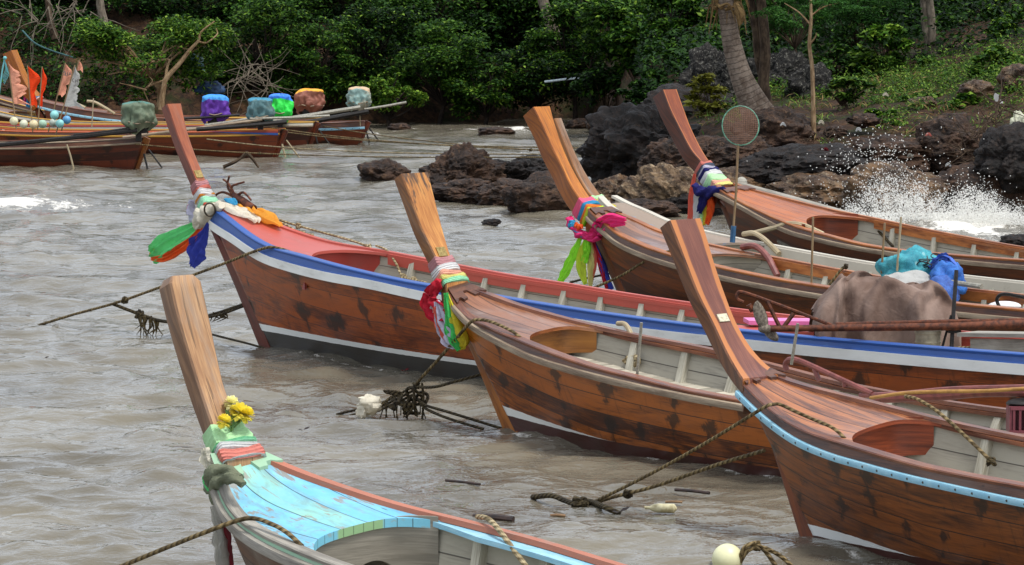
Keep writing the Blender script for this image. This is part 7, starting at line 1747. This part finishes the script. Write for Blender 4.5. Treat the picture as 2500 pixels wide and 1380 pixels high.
lits = [('white litter scrap right of the lichened boulder', 1912, 305, 'white'), ('dull red scrap on the dark rock under the sapling', 2016, 367, 'darkred'), ('cream scrap under the thin sapling', 2005, 300, 'cream'), ('orange scrap on the green bank', 2267, 330, 'coral'), ('white scrap at the edge of the bank plants', 2096, 318, 'white'), ('greyish white wrapper among the driftwood', 2222, 382, 'greywhite'), ('white scrap on the bank path', 2162, 232, 'cream'), ('white scrap below the driftwood tangle', 2315, 404, 'white'), ('pale blue scrap in the driftwood', 2440, 372, 'lavender'), ('white scrap low by the spray', 2095, 440, 'white')]
for i, (lab, x, y, c_) in enumerate(lits):
    E = thing('litter', at_d(x, y, 66.2), lab, 'litter', 'litter washed onto the bank'); rn = random.Random(i)
    strip(E, [at_d(x - 7, y + 2, 66.0), at_d(x, y - 3, 66.0), at_d(x + 7, y + 3, 66.0)], [.02, .06, .02], Vector((.2, .3, 1)), c_, i, .3, 'scrap')

# ------------------------------------------------------------------ breaking wave
M['foam'] = None
g = G('spray_white'); d_ = g.n('ShaderNodeBsdfDiffuse', {0: '#ecebe6'}); t_ = g.n('ShaderNodeBsdfTransparent'); x_ = g.n('ShaderNodeMixShader', {0: .55, 1: t_.outputs[0], 2: d_.outputs[0]}); g.nt.links.new(x_.outputs[0], g.out.inputs[0]); M['foam'] = g.mat
q = MB(); rn = random.Random(12)
V8 = [Vector(v) for v in ((1, 0, 0), (-1, 0, 0), (0, 1, 0), (0, -1, 0), (0, 0, 1), (0, 0, -1))]; F8 = [(0, 2, 4), (2, 1, 4), (1, 3, 4), (3, 0, 4), (2, 0, 5), (1, 2, 5), (3, 1, 5), (0, 3, 5)]
def drop(c, r):
    k = [q.vert(c + v * r * rn.uniform(.7, 1.3)) for v in V8]
    for f in F8: q.face([k[i] for i in f])
tops = lambda x: 510 - 62 * math.exp(-((x - 2205) / 60) ** 2) - 42 * math.exp(-((x - 2345) / 34) ** 2) - 40 * math.exp(-((x - 2410) / 26) ** 2) - 40 * math.exp(-((x - 2140) / 40) ** 2)
for k in range(150):             # jets: arcs of drops thrown up from the foot of the rocks
    x0 = rn.choice((rn.gauss(2215, 45), rn.gauss(2340, 50), rn.gauss(2420, 40), rn.gauss(2150, 40))); y0 = rn.uniform(520, 560)
    vx, h = rn.gauss(-8, 26), (y0 - tops(x0)) * rn.uniform(.35, 1.15); d = 61.2 + rn.uniform(-.6, .6); n_ = rn.randint(24, 90)
    for i in range(n_):
        t = rn.random() ** .8 * 1.1; sp_ = 2 + 15 * t
        drop(at_d(x0 + vx * t + rn.gauss(0, sp_ * .6), y0 - h * (1 - (1 - t) ** 2) + rn.gauss(0, sp_ * .5), d), rn.uniform(.0035, .0105) * rn.choice((.7, .8, 1, 1.5)))
for k in range(22000):           # mist
    x = rn.choice((rn.gauss(2210, 55), rn.gauss(2340, 70), rn.gauss(2420, 60)))
    y = 570 - abs(rn.gauss(0, .42)) * (575 - tops(x)); drop(at_d(x, y, 61.3 + rn.uniform(-.7, .7)), rn.uniform(.0035, .009))
for k in range(900):             # far-flung drops
    drop(at_d(rn.gauss(2200, 120), 560 - abs(rn.gauss(60, 75)), 61 + rn.uniform(-.5, .5)), rn.uniform(.005, .013))
for k in range(330):
    drop(at_d(rn.gauss(2120, 50), rn.gauss(385, 32), 61 + rn.uniform(-.4, .4)), rn.uniform(.006, .013))
for k in range(9000):            # froth lying on the wave
    x = rn.uniform(2085, 2515); y = 590 - 70 * rn.random() ** 1.4; drop(at_d(x, y, 61.4 + rn.uniform(-.7, .7)), rn.uniform(.006, .02))
o = q.build('sea_spray', M['foam']); o['kind'] = 'stuff'; tag(o, 'white spray and foam of the wave breaking on the rocks', 'spray')
# ------------------------------------------------------------------ light
w = bpy.data.worlds.new('World'); scene.world = w; w.use_nodes = True
nt = w.node_tree; bg = nt.nodes['Background']
sky = nt.nodes.new('ShaderNodeTexSky'); sky.sky_type = 'NISHITA'; sky.sun_disc = False
SUN_EL, SUN_AZ = R(66), R(128)      # azimuth clockwise from +Y
sky.sun_elevation = SUN_EL; sky.sun_rotation = SUN_AZ; sky.dust_density = 4.0; sky.air_density = 1.0; sky.ozone_density = 1.0
hs = nt.nodes.new('ShaderNodeHueSaturation'); hs.inputs['Saturation'].default_value = .5
nt.links.new(sky.outputs[0], hs.inputs['Color']); mx = nt.nodes.new('ShaderNodeMix'); mx.data_type = 'RGBA'; mx.inputs[0].default_value = .62; nt.links.new(hs.outputs[0], mx.inputs[6]); mx.inputs[7].default_value = (6.6, 7.3, 8.3, 1)      # thick even cloud over the blue
nt.links.new(mx.outputs[2], bg.inputs[0]); bg.inputs[1].default_value = .112
sl = bpy.data.lights.new('sun', 'SUN'); sl.energy = 1.9; sl.angle = R(13); sl.color = (1, .97, .92)
so = bpy.data.objects.new('sun', sl); COL.objects.link(so)
dirv = Vector((math.sin(SUN_AZ) * math.cos(SUN_EL), math.cos(SUN_AZ) * math.cos(SUN_EL), math.sin(SUN_EL)))
so.rotation_euler = dirv.to_track_quat('Z', 'Y').to_euler(); so.location = dirv * 60
vs = scene.view_settings; vs.view_transform = 'Standard'; vs.look = 'None'; vs.exposure = 0.68; vs.gamma = 1
scene.cycles.max_bounces = 8; scene.cycles.use_denoising = True
